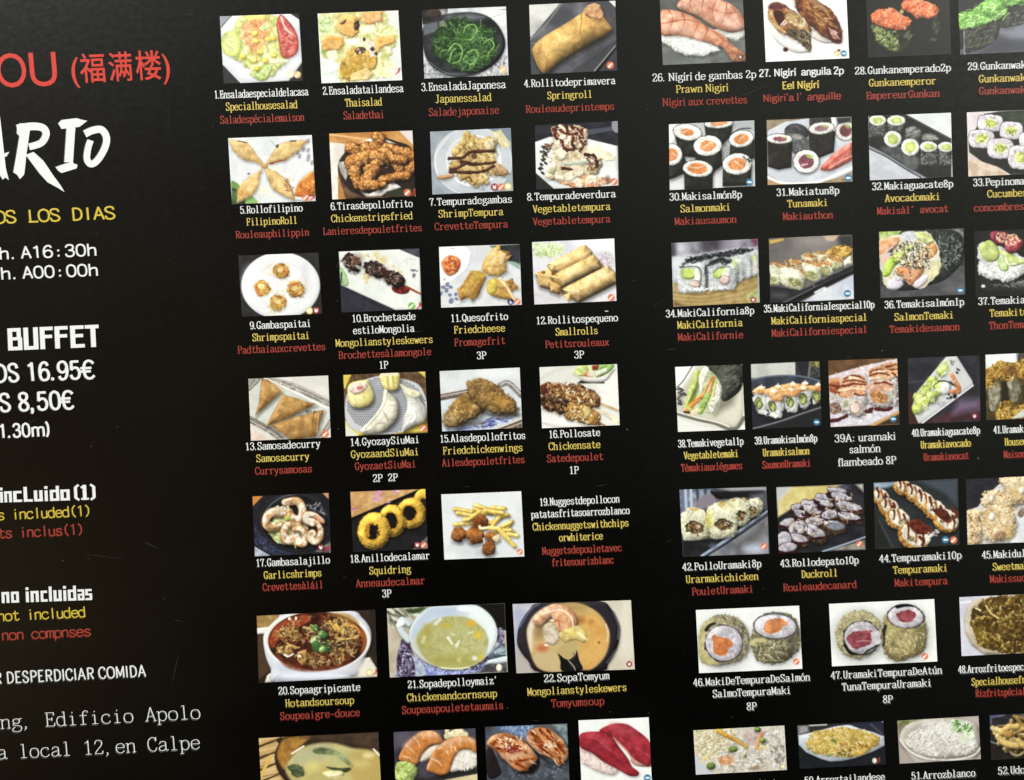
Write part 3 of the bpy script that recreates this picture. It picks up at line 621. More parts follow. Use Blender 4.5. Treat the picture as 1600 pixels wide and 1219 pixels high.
L('1270 380 1350 410 1440 445', 'b98a4e', 3, 2, o='skewer', sh=.3); L('1190 425 1300 450 1400 500 1440 520', 'd6c49a', 4.5, 3, o='skewer', sh=.3); L('1240 520 1330 556', '9a6a34', 3, o='skewer')
P('842 260 900 230 1000 240 1100 250 1200 275 1280 320 1300 370 1280 420 1200 420 1150 400 1060 380 960 350 845 320', '6f4320', sm=1, c2='8f6230', f=4, n=.3, w=3, b=8, k=.6, o='chicken_piece', sh=.5)
P('850 330 960 350 1060 380 1080 420 1040 470 950 460 880 440 856 420', '3a2016', sm=1, c2='5c3820', f=4, n=.3, w=3, b=8, k=.6, o='chicken_piece', sh=.5)
P('1040 400 1150 390 1240 440 1300 500 1290 545 1200 545 1110 520 1030 490', '7c5222', sm=1, c2='a3783a', f=4, n=.3, w=3, b=8, k=.6, o='chicken_piece', sh=.5)
Sc(120, '845 270 1000 235 1200 270 1290 350 1260 410 1100 380 850 320', 'c8a05a 3c1c10 e6d2a0 9a5c26 5a2c14 f2e8cc', 5.5, 3, w=1, b=1.2, k=.7); Sc(56, '860 350 1050 380 1070 460 900 440', '2a130c 8a5a30 c29a60 1c0d0a', 6, 3, w=1, b=1.2, k=.7); Sc(70, '1040 420 1150 400 1290 510 1200 540 1050 490', 'd0ac6a 3a1e0e e8d8a8 9c6a2c', 6, 3, w=1, b=1.2, k=.7)
P('850 250 900 240 900 320 850 320', '4a140e', al=.7, w=2); P('1165 430 1210 415 1230 460 1190 500', 'b5a05c', sm=1, b=4); E(1250, 520, 44, 34, 20, 'a8803c', c2='8a5e24', f=3, b=6, w=1.5); icon(1412, 520, 'v', 5)
# 17 garlic shrimps
pic('I', '72 128 668 100 90 598', 'printed photo of curled pink shrimps and herbs in a black pan')
bg('24252c', '1b1c22', 14); P('72 128 155 124 75 205', 'c4752c'); P('620 104 668 100 668 150', 'c0805a'); P('90 520 210 590 90 598', 'a9aebc', c2='8f96a8', f=5); P('560 560 684 480 684 570', '6c7078', c2='3a3c44', f=6)
P('85 330 130 420 250 520 420 580 300 592 200 570 90 500', '353a52', c2='23263a', f=4, n=.3); Sc(40, '100 400 150 430 300 560 150 540', '5a6080 14161e', 4, 1.5)
E(405, 330, 275, 222, 8, '14151a', d='3a3c42', dw=2, o='pan', sh=.5); E(410, 325, 255, 200, 8, '1f2127', c2='101116', f=10)
L('150 320 190 220 290 140 420 108', '5c6066', 1.8); Sc(40, '480 190 600 180 650 280 560 250', 'e6eaee 8a9098 5a6068', 3, 1.6); Sc(16, '500 480 640 420 600 520', '777c84', 3, 1.3)
P('190 380 280 270 450 320 500 380 400 480 300 500 220 450', '93a05a', sm=1, c2='c2c48c', f=4, n=.2, w=3, o='herbs')
Sc(60, '200 400 280 280 500 360 400 480 260 480', 'c8cc94 8fa63e b4b878 5f7a2a e0dcb0', 7, 2, (0, 180), .8, b=1)
def shrimp(q, w0, w1, c='a87c4c', ht=None):
    w0 *= .84; w1 *= .84
    L(q, c, w0, w1, c2='e4d6be', f=6, n=.14, ct=1.5, b=w0 * .45, k=.7, d='a86a38', dw=2.6, s=1.6, o='garlic_shrimp', sh=.7, sd=(1, 3), sp=.12)
shrimp('350 255 250 250 190 280 180 350 230 375 300 350', 20, 12); shrimp('330 175 420 165 460 220 455 290 410 310 370 280', 15, 17); shrimp('620 320 560 275 500 270 490 310 540 330', 8, 17, 'd6cabc')
shrimp('430 350 350 350 320 400 330 460 390 470 410 420', 12, 18); shrimp('400 385 450 380 490 430 470 490 430 480', 10, 18); shrimp('575 330 605 390 595 450 560 480 525 450 540 420', 10, 17)
L('330 175 400 165 440 190', 'b98258', 4, 3, al=.7); L('190 300 260 245 340 240', 'd19a5c', 5, al=.7); L('560 280 625 330', 'c07c5a', 4); P('320 290 360 270 370 310 330 320', 'a3b548', b=2); Sc(22, '250 210 360 220 350 240 260 240', 'd6cba6', 5, 4, b=2); L('395 480 410 530', '9cb050', 2)
for q in ((250, 340), (400, 290), (350, 440), (460, 450), (560, 460)):
    Sc(4, (q[0], q[1], 24, 20), 'f2e8d8', 4, 1.6)
icon(606, 528, 's', 5); icon(655, 540, 'p')
# 18 squid rings
pic('I', '836 92 1422 70 858 562', 'printed photo of a row of bright yellow fried squid rings on a black tray')
bg('201f22', '18181a', 14); P('836 92 1385 72 845 305', 'c79a62', c2='b4844c', f=8, n=.06); Sc(10, '860 220 60 40', 'a06c38', 8, 2, (150, 180)); P('1330 540 1440 440 1442 536', '77746c', c2='4a4846', f=6); L('845 308 1388 80', '0e0e10', 5); L('1310 560 1436 455', '5c5c5c', 1.5)
Sc(20, (1050, 120, 40, 50), 'c06cc0 d795d2', 3.5, 2.6); Sc(8, (1200, 95, 24, 14), 'c06cc0 e0b0dc', 3.5, 2.6); Sc(8, (1140, 190, 24, 40), 'b85fb8 dca4d8', 3.5, 2.6); Sc(4, (860, 230, 10, 16), 'b85fb8', 3.5, 2.6)
def ring(cx, cy, rx, ry, ix, iy, irx, iry, a=0):
    E(cx, cy, rx, ry, a, 'dca626', c2='e8b63a', f=4, n=.06, w=1, wf=4, b=15, k=.75, d='b9791a', dw=1.2, o='squid_ring', sh=.5, sd=(2, 4))
    E(ix, iy, irx + 16, iry + 14, a, 'b87a14', c2='cf9420', f=3, w=1, s=3); E(ix, iy, irx, iry, a, '17120f', w=1.8, wf=4)
L('1440 110 1390 110 1360 150', 'd9a326', 17, 12, c2='e6b234', f=3, b=8, o='squid_ring')
ring(1312, 258, 114, 120, 1297, 258, 54, 58, 0); ring(1162, 318, 106, 126, 1152, 322, 52, 64, 0); ring(1022, 396, 128, 146, 1012, 404, 50, 66, 10)
P('985 350 1040 340 1046 430 1020 450 985 410', '17120f', w=1.5); P('960 380 990 350 985 440 970 440', 'b4781c', sm=1, s=2); P('1020 340 1070 350 1050 440 1040 400', 'dfa828', sm=1, s=2)
Sc(30, '1022 396 122 140', 'e9bd44 d09a24 f0c95c', 3, 1.6, al=.35, s=2); Sc(16, '985 385 1050 350 1060 430 1000 460', '1a1410', 4, 5)
Sc(50, '1240 170 1400 200 1410 340 1300 372 1240 330', 'ecc24c d09a24', 3, 1.6, al=.3, s=2); P('990 365 1035 350 1040 430 1010 445 985 415', '15110e', w=1.5); E(1297, 258, 44, 48, 0, '17120f', w=1.8, wf=4)
icon(1360, 508, 's', 5); icon(1410, 508, 'w', 5)
# 19 nuggets
pic('J', '94 158 700 134 118 652', 'printed photo of brown chicken nuggets and yellow chips on a white background')
bg('cdd3d6', 'c6cdd0', 22); glow(420, 300, 200, 90, 'd9dedf', .8); glow(300, 590, 220, 50, 'b4bcc2', .7); glow(160, 620, 60, 40, 'dfe3e4', .6); glow(430, 600, 70, 24, '8f969a', .5); glow(250, 530, 80, 22, 'a0a4a4', .6)
for q in ('200 270 330 290', '220 300 330 320', '200 385 330 375', '355 240 440 270', '350 270 400 290', '390 300 500 260', '480 260 575 265', '270 350 400 320', '470 300 605 320', '460 380 590 310', '540 320 480 400', '600 410 630 360', '330 320 470 290', '560 400 620 370', '500 430 640 440', '380 290 300 350', '430 280 560 300', '540 430 620 430', '600 460 670 470'):
    L(q, 'd8b247', 7.5, 6, c2='e8cb6c', f=5, sm=0, b=3.5, k=.6, d='b58c2a', dw=1, o='potato_chip', sh=.45, sd=(1, 2))
L('395 410 450 415 530 415', 'e6c862', 8, 6, b=3.5, o='potato_chip', sh=.4); L('530 420 580 480 650 550', 'dcb848', 7.5, 6, b=3.5, o='potato_chip', sh=.4); L('560 440 610 500', 'e2c25a', 5, b=2)
for q in ((390, 365, 60, 54, -10), (228, 462, 60, 54, -25), (350, 470, 72, 62, 25), (480, 480, 56, 38, 10), (455, 565, 52, 54, 0)):
    E(*q, '9a5a22', c2='7f4216', f=4, n=.18, w=1.8, b=14, k=.7, o='chicken_nugget', sh=.5, sd=(1, 4), sb=4)
    Sc(24, (q[0], q[1], q[2] * .8, q[3] * .8), 'b87a36 6a3410 c8904c', 3.5, 2, al=.7)
glow(390, 380, 50, 40, '5c2814', .6); P('480 490 530 460 545 490 520 525', 'c9b98a', sm=1, b=3); L('415 490 420 530', 'd8c8a8', 2); glow(455, 570, 36, 40, '6a3a18', .4); glow(350, 450, 46, 24, 'b8772e', .5); glow(225, 440, 40, 20, 'b06c2c', .5); L('385 400 395 415 460 405', 'f0dca0', 4)
icon(690, 593, 'w', 4.6)
# 20 hot and sour soup
pic('K', '102 156 1000 110 118 664', 'printed photo of dark red hot and sour soup topped with spring onion in a white bowl')
bg('3a2c22', '2a1f18', 16); P('102 156 290 148 200 250 108 290', 'a98a52', c2='8b6c34', f=9); P('105 250 200 240 200 290 108 296', 'ddd8cf', b=3); P('950 110 1000 110 1010 470 960 450', '2a211c'); P('110 300 170 300 210 560 116 640', '4a3524')
P('165 664 180 610 240 560 900 480 960 470 1016 560 1018 622', 'd8d2c0', c2='cdc6b2', f=10, b=4, o='saucer')
P('152 330 175 260 260 180 330 140 800 116 900 170 960 250 970 340 940 430 880 540 800 622 260 662 210 560 170 460', 'c6cbd8', sm=1, c2='b6bdd0', f=26, b=14, k=.4, o='bowl', sh=.5); glow(540, 610, 260, 30, 'd9def0', .8); glow(880, 540, 50, 60, 'd6d2c8', .6)
E(560, 340, 402, 238, 0, 'd5d4cd', d='e6e6e2', dw=3, b=3, k=.2)
E(562, 348, 374, 224, 0, '5a2413', c2='331710', f=10, n=.25, o='soup')
P('195 350 240 250 340 180 480 150 500 200 300 300 230 400', '9a361e', sm=1, c2='b0562a', f=6, n=.2, s=4, al=.85); P('240 430 400 540 560 560 740 520 700 560 480 580 320 540', '84421f', sm=1, c2='5e2815', f=6, s=4, al=.8); P('800 200 920 280 930 380 890 440 900 330 800 240', 'a85a1e', sm=1, s=4, al=.8); P('640 140 800 140 880 220 760 190', '9a6a28', sm=1, s=4, al=.7)
Sc(130, '600 200 760 170 900 330 850 440 700 530 640 420 660 300', 'b08a44 caa45c 8a6028 54351a a2762e d8bc7c 3a2414', 11, 3.4, (0, 180), .8, b=2, k=.7, w=1); Sc(70, '250 300 380 210 450 330 330 370', 'b8944e 80541f 4a2612 a07636 d0ac68', 9, 3.2, (0, 180), .8, b=2, k=.7, w=1); Sc(80, '380 450 540 440 680 510 560 565', 'a88040 c8a464 6e431e b2925a 3a2012', 9, 3.4, (0, 180), .5, b=2, k=.7, w=1); Sc(20, '470 250 540 220 560 270 480 300', 'b89a58 d2b878', 9, 3, b=2)
for q in ('300 400 350 370 385 430 330 470 300 440', '410 430 480 410 490 490 440 530 410 490', '250 400 310 380 300 450 255 440', '330 365 430 390 400 415 350 400', '720 330 880 310 880 335 730 350', '740 400 770 400 770 500 750 500'):
    P(q, 'c29a58', c2='a67838', f=5, n=.15, b=4, k=.5, w=1, s=1.8, o='tofu_piece', sh=.4)
L('690 200 720 250 760 290', 'd8ac44', 7, 4, b=3); L('660 200 700 260', 'c99c38', 5, b=2); L('760 230 850 240 880 290', 'bb8836', 5, 3, b=2)
E(545, 250, 26, 26, 0, '4a7a34', b=5); E(600, 300, 40, 34, 20, '3f6e34', c2='648f50', f=4, b=6, k=.5, o='spring_onion', sh=.5); E(550, 345, 42, 38, -20, '8ab26a', c2='b5cf94', f=4, b=6, k=.6, o='spring_onion', sh=.4); E(620, 390, 48, 44, -40, '2f5c2a', c2='4b7a40', f=4, b=6, k=.5, o='spring_onion', sh=.4); E(555, 390, 34, 46, -20, '35602e', b=5); E(600, 410, 20, 30, 30, '79ad58', b=4)
Sc(60, '450 300 520 300 700 380 680 440 500 300', '2c241a 6a5a30 3a3020', 4, 1.5); Sc(90, '560 345 350 200', '2a1610 8a5c2a c29a58 5a3018', 6, 2.4, (0, 180), .6, b=1); Sc(26, '560 345 340 195', 'e8d8b8 f4ead8', 2.6, 1.6); L('310 450 340 465 375 445', 'f4ead8', 2.4); E(425, 462, 12, 10, 0, 'fbf4e4'); E(350, 178, 10, 12, 0, 'f4e8dc'); E(400, 175, 8, 14, 0, 'f4e8dc')
icon(955, 585, 'e'); icon(998, 585, 'p', 5)
# 21 chicken corn soup
pic('k', '72 160 1475 95 108 980', 'printed photo of pale green chicken corn soup in a white and blue porcelain cup')
bg('b3a793', 'a4977f', 16); P('72 160 620 130 420 260 330 380 140 400 80 300', '7c7c68', c2='b2b09c', f=6); Sc(26, '90 170 600 150 340 330 130 380', '33382c c6c4b0 4a4f3c 8e8f7a d2d0c0', 17, 5, (20, 60), s=3); P('300 170 560 140 460 210 330 230', '34421f', s=4, w=2)
P('1080 110 1475 95 1490 420 1390 400', '15120f'); P('1250 640 1480 560 1495 780 1500 910 1150 925', '8fa2ac', c2='46505a', f=9, n=.2); L('1260 800 1490 760', 'c5d5dc', 5, 9, b=2); L('1350 730 1480 715', '3a4a52', 3); P('1240 830 1500 800 1500 915 1170 925', '3c3a40', c2='5c5a60', f=6); E(1450, 670, 34, 24, 0, '7fa0b0', b=4)
P('270 500 340 600 440 760 720 870 1050 870 1240 760 1380 560 1400 400 1450 400 1475 480 1450 560 1300 720 1150 900 1100 930 240 975 190 880 190 740 240 600', '6c6f98', sm=1, c2='a9aec6', f=6, n=.12, o='saucer', b=4)
P('255 520 340 590 400 740 420 960 230 972 190 860 195 730 230 600', '2b2038', sm=1, c2='5b4f6c', f=4, n=.3, ct=2.2); Sc(60, '230 620 330 600 400 960 230 960', 'c2c2d6 1d1526 8a86a4 3a2f52', 7, 2.4, (0, 180), .8); P('330 640 400 740 500 800 520 940 420 960 400 800', 'a9b4c4', c2='8892b4', f=5, sm=1)
P('430 740 560 820 760 880 1060 875 1230 780 1140 910 600 955 540 940 520 850', '4d5ba8', sm=1, c2='8d98d2', f=4, n=.25, ct=2.2); Sc(60, '520 830 760 890 1060 880 1150 860 1100 930 560 940', '2f3a86 a8b2e2 6a76c0 c2c9ea', 7, 2.2, (0, 180), .8); P('1385 400 1440 395 1475 480 1440 560 1385 560', '221c34', c2='5d5878', f=3, n=.3); Sc(16, '1425 480 40 70', 'a2a0ba', 5, 1.6); Sc(26, '1050 880 1300 700 1330 690 1150 900', '211a34 7f7ea4 38305a', 7, 2.5)
L('340 350 290 310 250 300 225 370 270 460 335 530', 'b7c6cb', 9, 12, b=4, k=.6, o='cup_handle', sh=.3); L('215 360 260 330', 'dfe9ec', 8, b=2)
P('340 480 350 400 400 300 480 220 590 145 860 125 1110 118 1240 180 1340 290 1382 420 1370 540 1300 680 1180 790 1040 860 880 880 720 865 560 800 430 700 370 600', 'b9c9d2', sm=1, c2='aabac8', f=26, b=5, k=.3, o='cup', sh=.4, d='dfe9ee', dw=2)
P('580 150 860 128 1110 120 900 240 600 300 430 480 420 560 360 480 420 320', 'a0b2cc', sm=1, s=10, al=.7); P('1110 130 1250 200 1350 330 1365 500 1280 680 1250 560 1200 400 1050 270', 'd5e6e6', sm=1, s=8, al=.9); glow(1000, 160, 90, 30, 'eef6fa', .9); glow(400, 560, 30, 90, 'b9bdb4', .7)
P('425 520 470 420 570 330 700 270 850 250 1000 260 1130 320 1240 420 1285 540 1250 690 1150 800 1000 860 850 870 690 850 560 780 460 660', '9c9a5c', sm=1, c2='a8a86c', f=12, n=.05, s=3, o='soup'); glow(860, 780, 300, 80, '8f8a30', .6); glow(520, 560, 80, 140, '8c8432', .5); glow(950, 420, 240, 120, 'a8a86c', .5)
Sc(40, '860 560 380 270', 'b8b67c a9a05a 89843c', 14, 3, (0, 180), .8, s=2.5, al=.6)
glow(1075, 335, 50, 36, 'd99a20', .9); glow(1155, 475, 40, 40, 'd8b022', .9); glow(780, 355, 60, 36, 'b39a28', .7); glow(1190, 740, 50, 34, 'c2a824', .7); glow(540, 400, 40, 60, 'a0862a', .6)
L('800 505 850 580', 'd6d4bc', 4.5, 3, s=1.5); L('900 600 935 545', 'cfd0b4', 5, 3, s=1.5); L('840 460 870 470', 'c2c090', 3, s=1.5); E(1120, 750, 30, 26, 0, 'd2d2b8', s=3); L('650 340 710 285', 'c2ccc0', 5, s=2.5); L('500 560 520 500', 'b8b474', 6, s=2.5); L('1040 455 1090 440', 'c2c698', 3, s=2); glow(930, 770, 20, 30, 'b5b070', .8); L('720 862 880 876 1040 858', 'dfe2a0', 2)
E(1410, 865, 36, 46, 0, 'e8dcb8', o='allergen_icon', b=3); E(1410, 860, 16, 20, 0, 'f6efd8')
# 22 tom yum
pic('M', '586 116 1482 86 616 640', 'printed photo of orange tom yum soup with a shrimp and a black spoon in a dark bowl')
bg('c3bba9', 'b8b09c', 18); P('586 110 800 100 690 230 620 360 650 600 610 645 590 300', '9aa0bc', s=4, c2='b0b0bc', f=14); P('620 380 700 560 780 640 616 642', 'a49c94', s=3); glow(1440, 300, 60, 200, 'd0cab6', .7)
P('620 390 640 270 720 150 800 108 1230 92 1330 150 1390 260 1400 330 1380 440 1310 570 1250 622 800 634 700 540 640 460', '29252c', sm=1, b=10, k=.9, o='bowl', sh=.5); L('640 290 720 160 790 112', '5b5a78', 2.5); L('1350 180 1390 280 1385 380', '55525a', 3, s=2); L('1300 560 1370 460', '45424a', 3, s=2)
P('692 340 730 230 820 150 960 112 1090 110 1220 170 1300 270 1322 370 1290 500 1200 600 1100 616 830 622 740 540', 'bd9a60', sm=1, c2='b58f52', f=14, s=3, o='soup'); P('700 330 740 210 840 140 780 250 740 330 730 480', 'd5d0c4', sm=1, s=5, al=.8); L('1300 400 1310 330 1290 270', 'd8cfc0', 2)
P('1080 250 1200 190 1300 320 1290 480 1180 600 1120 580 1080 420', 'c78836', sm=1, c2='d09a48', f=10, s=10, al=.8); P('740 500 900 470 960 620 830 624', 'b5a070', sm=1, s=6, al=.8); glow(1000, 140, 140, 30, '9c8242', .7); glow(1100, 240, 36, 26, '9a5a20', .8); glow(1180, 250, 24, 16, 'a56a26', .7); E(1240, 407, 9, 8, 0, '7a3a14', s=2); glow(990, 430, 120, 60, 'b9a468', .6)
L('790 240 860 180 940 160 1020 210 1035 270 980 330', 'd3a480', 21, 17, c2='c08058', f=5, n=.12, b=11, k=.6, o='shrimp', sh=.35); P('880 180 960 160 1030 220 1040 290 1000 340 940 330 900 250', 'd8a47c', sm=1, c2='c88050', f=5, b=8, k=.4); L('820 190 900 165 970 165 1030 220 1045 290', 'ecc8b0', 2.5); L('880 250 930 240 940 280', '9c5838', 2, s=2); E(885, 240, 16, 6, 0, 'fff4ea'); L('950 335 1010 330 1040 290', 'efd9c2', 3, s=1.5)
P('820 290 880 260 930 310 930 400 880 430 830 390', 'b5a588', sm=1, c2='cabda4', f=5, w=2, s=3, b=5); glow(790, 330, 40, 50, '6b5a3c', .6); glow(810, 450, 40, 26, 'b5532e', .8); E(840, 427, 14, 7, 0, 'f2e6da', s=1.5)
P('940 340 1060 280 1120 300 1150 350 1130 410 1060 390 980 410', 'bca350', sm=1, c2='ccb86c', f=6, s=2, b=6, o='mushroom'); P('920 460 1010 400 1080 400 1060 490 1000 540 940 500', 'a8935a', sm=1, s=4, al=.8); L('1080 330 1140 380', 'd8c684', 5, s=2)
P('930 490 1000 540 1060 500 1072 465 1090 540 1112 615 960 622 950 540', '1c1a1c', sm=1, b=6, k=.9, o='spoon'); P('940 520 1020 545 1020 615 970 620', '111011', s=3); L('1010 545 1050 590 1060 615', 'b9b2a8', 1.4); E(1050, 495, 8, 16, 0, '77726e', s=2)
icon(1470, 570, 's', 4.6)
# 23 miso soup (cut by the frame)
pic('N', '70 405 975 358 96 915', 'printed photo of miso soup with seaweed and tofu in a brown bowl on a bamboo mat')
bg('c8a468', 'b48e50', 12)
for t in range(14):
    L([40, 430 + t * 40, 300, 370 + t * 40], '5d4424' if t % 2 else 'e0c088', 1.5, sm=0, al=.7)
for t in range(4):
    L([70, 470 + t * 90, 240, 400 + t * 90], '3c2c18', 3.5, 2, sm=0)
L('80 700 160 540', 'd2a040', 5)
P('190 540 220 450 270 395 975 358 1000 900 420 900 300 760 220 660', '322419', sm=1, b=6, o='bowl', sh=.5); P('208 520 250 420 330 396 460 390 380 470 300 560 270 640 230 600', 'a3742a', sm=1, c2='8a5c20', f=8, s=4); P('400 395 970 366 980 480 900 470 740 450 560 420', '4d3a2a', sm=1, s=8, c2='3a2e24', f=14)
P('270 640 330 530 440 460 620 440 780 480 920 500 985 560 990 900 460 900 340 760', 'a99a58', sm=1, c2='b8ac68', f=14, s=5, o='soup'); P('330 560 480 460 640 460 560 560 420 620', 'a3a07a', sm=1, s=8, al=.8); P('720 520 980 520 985 740 800 740', 'a98e44', sm=1, s=10, al=.8); L('320 522 410 465', 'f0e6d4', 2.6); L('940 488 985 535', 'f0e6d4', 2.6)
P('480 490 560 475 680 510 780 600 770 620 640 540 500 520', '4a5a38', sm=1, c2='6c7a4c', f=6, s=3, o='seaweed'); P('580 620 680 630 770 630 730 665 640 650', '2f3a24', sm=1, s=2, o='seaweed'); P('290 610 390 610 400 690 340 690', '39452c', sm=1, c2='55623c', f=4, w=3, s=3, o='seaweed'); glow(680, 545, 90, 60, 'a4a870', .7); glow(480, 620, 60, 40, 'c9bc62', .8); P('560 660 690 650 710 690 580 700', 'c2c070', sm=1, s=3, b=5, o='tofu_piece'); glow(640, 680, 60, 20, 'e9e4b0', .8); glow(900, 535, 40, 20, 'e2cc8c', .8); glow(840, 600, 70, 30, 'c7b464', .6)
# 24 salmon nigiri
pic('l', '148 240 1428 180 190 1270', 'printed photo of two orange salmon nigiri with green wasabi on dark slate')
bg('474250', '3a3642', 14); glow(300, 350, 160, 160, '5d5764', .7); P('160 560 300 480 260 700 170 720', '2f2b36', s=10)
P('180 1000 700 960 1440 700 1450 890 950 980 700 1000', '23221f', s=8); P('960 985 1460 890 1470 1260 700 1260', 'c8b98a', c2='bba974', f=12)
P('950 210 1020 190 1040 240 1100 190 1220 190 1300 240 1320 290 1280 330 1000 350 960 330', 'c3b581', sm=1, c2='d9cea4', f=6, w=2, b=4, o='ginger')
P('560 700 600 580 720 470 860 430 870 500 760 620 640 690', 'cdbca4', sm=1, c2='d9cbb6', f=3, n=.06, b=6, o='rice')
P('235 670 270 540 350 420 460 310 580 235 700 212 800 235 880 300 920 380 850 430 740 440 640 520 560 640 540 710 480 755 400 720', 'c98042', sm=1, c2='bb6c2a', f=14, n=.05, b=6, k=.4, o='salmon_slice', sh=.5)
P('300 470 420 350 560 260 720 225 860 290 720 300 560 330 420 420', 'd9a58c', sm=1, s=10, al=.7)
for q in ('470 320 530 400 560 470', '340 440 420 500 480 580', '580 260 620 330', '690 230 720 300', '300 620 400 640 440 690', '800 260 830 320'):
    L(q, 'dfae84', 2.4, 1, s=1.6)
P('1040 860 1060 740 1120 600 1200 520 1330 500 1440 540 1450 770 1300 820 1180 840', 'cbc3b2', sm=1, c2='dcd6c8', f=2.6, n=.1, b=6, o='rice'); Sc(50, '1060 800 1150 600 1300 530 1440 560 1440 750 1200 830', 'e2ddd0 b5ac9a efece4', 5, 2.4); Sc(12, '1180 820 1440 780 1300 840', '8f8a7c f0ece2', 5, 2, (60, 120))
P('665 830 700 700 760 560 850 460 960 370 1080 320 1220 300 1340 320 1430 380 1440 550 1330 510 1200 520 1120 600 1060 720 1020 860 900 910 760 870', 'c87e40', sm=1, c2='b86c2a', f=14, n=.05, b=6, k=.4, o='salmon_slice', sh=.5)
P('860 470 960 380 1120 320 1330 330 1420 390 1220 380 1060 400 920 500', 'dcaa90', sm=1, s=10, al=.7)
for q in ('1190 320 1185 450', '1040 400 1060 540', '740 650 840 700 900 760', '980 540 1010 600', '700 740 680 820', '1100 480 1130 540', '1330 340 1350 390', '880 480 840 500'):
    L(q, 'e4b78e', 2.6, 1, s=1.6)
P('180 760 220 710 310 690 400 710 500 770 540 880 470 960 400 1040 250 1060 190 1000', '8ba04a', sm=1, c2='a9bc66', f=3, n=.2, w=2, b=14, k=.5, o='wasabi', sh=.4); Sc(44, '350 870 150 150', 'b9ca7c 72883a', 4, 1.8, w=1)
# 25 grilled salmon nigiri
pic('O', '86 320 708 294 108 850', 'printed photo of two seared salmon nigiri with dark sauce on a slate plate')
bg('4c525c', '3a3f48', 8, .1); P('180 320 460 306 420 420 330 400', '41639c', sm=1, c2='7d98b8', f=4, n=.2, s=8, al=.8); Sc(40, '180 320 460 310 400 400', '9fb4c8 5573a0', 4, 1.6, (60, 120)); P('600 300 710 296 712 440', '566a70', s=6, c2='7d9094', f=6); Sc(60, '420 600 720 520 720 700 200 700', '8a96a4 5f6a78', 4, 1.4)
P('100 490 150 510 190 600 205 680 110 700', '241a1c', sm=1, sp=.15, b=5, o='sauce'); P('330 650 440 680 500 610 490 540 440 600', '161414', s=5, sm=1); P('420 450 480 520 600 600 660 610 560 590 440 500', '1a1a1e', s=4)
def seared(q, cuts):
    P(q, 'c98a5c', sm=1, c2='d59c74', f=9, n=.06, b=12, k=.5, o='salmon_slice', sh=.55, sd=(2, 4))
    for c_ in cuts:
        L(c_, 'a8581c', 11, 6, s=5, al=.7); L(c_, '702a0e', 5, 2.5, s=2, w=1.4)
    q_ = pts(q); Sc(26, q, '7c3210 a4541c e6b890 f4d8bc', 11, 2.6, (20, 60), .3, s=1.8)
seared('100 450 130 395 190 370 270 375 360 420 440 480 480 560 440 610 370 655 310 640 250 580 210 550 170 490', ('150 450 190 420 250 430 280 410', '230 390 330 410 380 440', '260 440 340 470 400 510', '330 580 400 570 460 560', '320 600 370 620 400 640', '180 480 230 490'))
seared('400 410 430 350 500 325 580 345 660 400 700 460 716 540 680 590 640 610 590 560 500 520 440 470', ('440 360 500 420 560 470', '500 340 560 400 620 460', '560 350 620 410 680 480', '470 420 530 490 600 540', '620 470 650 540 660 590', '640 450 690 520'))
P('240 470 320 470 360 500 300 515 240 505', '8a2414', sm=1, s=3, sp=.1); Sc(22, '230 400 360 390 400 500 250 510', 'fff0e0 f6d8b8', 4, 2.4); P('470 450 530 460 510 490', '9a2a14', s=3); Sc(12, '480 440 640 420 640 480 500 480', 'fbe6cc', 4, 2.2)
# 26a tuna nigiri (cut by the frame)
pic('O', '794 270 1326 246 820 800', 'printed photo of two deep red tuna nigiri on a white ground')
bg('e2e8e4', 'd8deda', 18)
P('1190 560 1340 590 1340 620 1230 615', 'b98a76', sm=1, b=4); P('1230 590 1340 600 1338 560 1180 520', 'c08a74', sm=1, c2='d0a890', f=4)
P('950 352 1030 302 1120 292 1200 320 1338 440 1338 612 1230 570 1160 500 1060 410', 'a02a38', sm=1, c2='90202a', f=12, b=6, k=.4, o='tuna_slice', sh=.3); glow(1130, 340, 100, 34, 'b24450', .7, 20); L('1180 440 1330 540', 'a5344a', 3, s=3); L('1060 400 1160 500 1210 580', 'c87c74', 2.4)
P('806 470 900 530 1000 590 1100 630 1060 685 960 665 870 620 815 580', 'cbaea6', sm=1, c2='e0cfc8', f=3, n=.14, b=7, k=.4, o='rice', sh=.3); Sc(40, '810 490 1000 600 1080 650 960 660 830 580', 'ece2dc b5958c d8c2ba', 5, 2.4)
P('804 380 860 358 960 356 1040 390 1110 480 1170 560 1200 620 1250 660 1240 690 1180 690 1090 640 980 580 900 520 806 470', '9e2836', sm=1, c2='8e1e28', f=10, n=.06, b=7, k=.4, o='tuna_slice', sh=.35); glow(940, 410, 90, 30, 'b03c48', .7, 20); L('900 420 1000 470 1100 580', '7c1426', 2.4, s=3); L('960 440 1040 500', 'b04a5e', 2, s=3); glow(1040, 660, 60, 16, 'b9aaa4', .5)
icon(1316, 705, 'f')
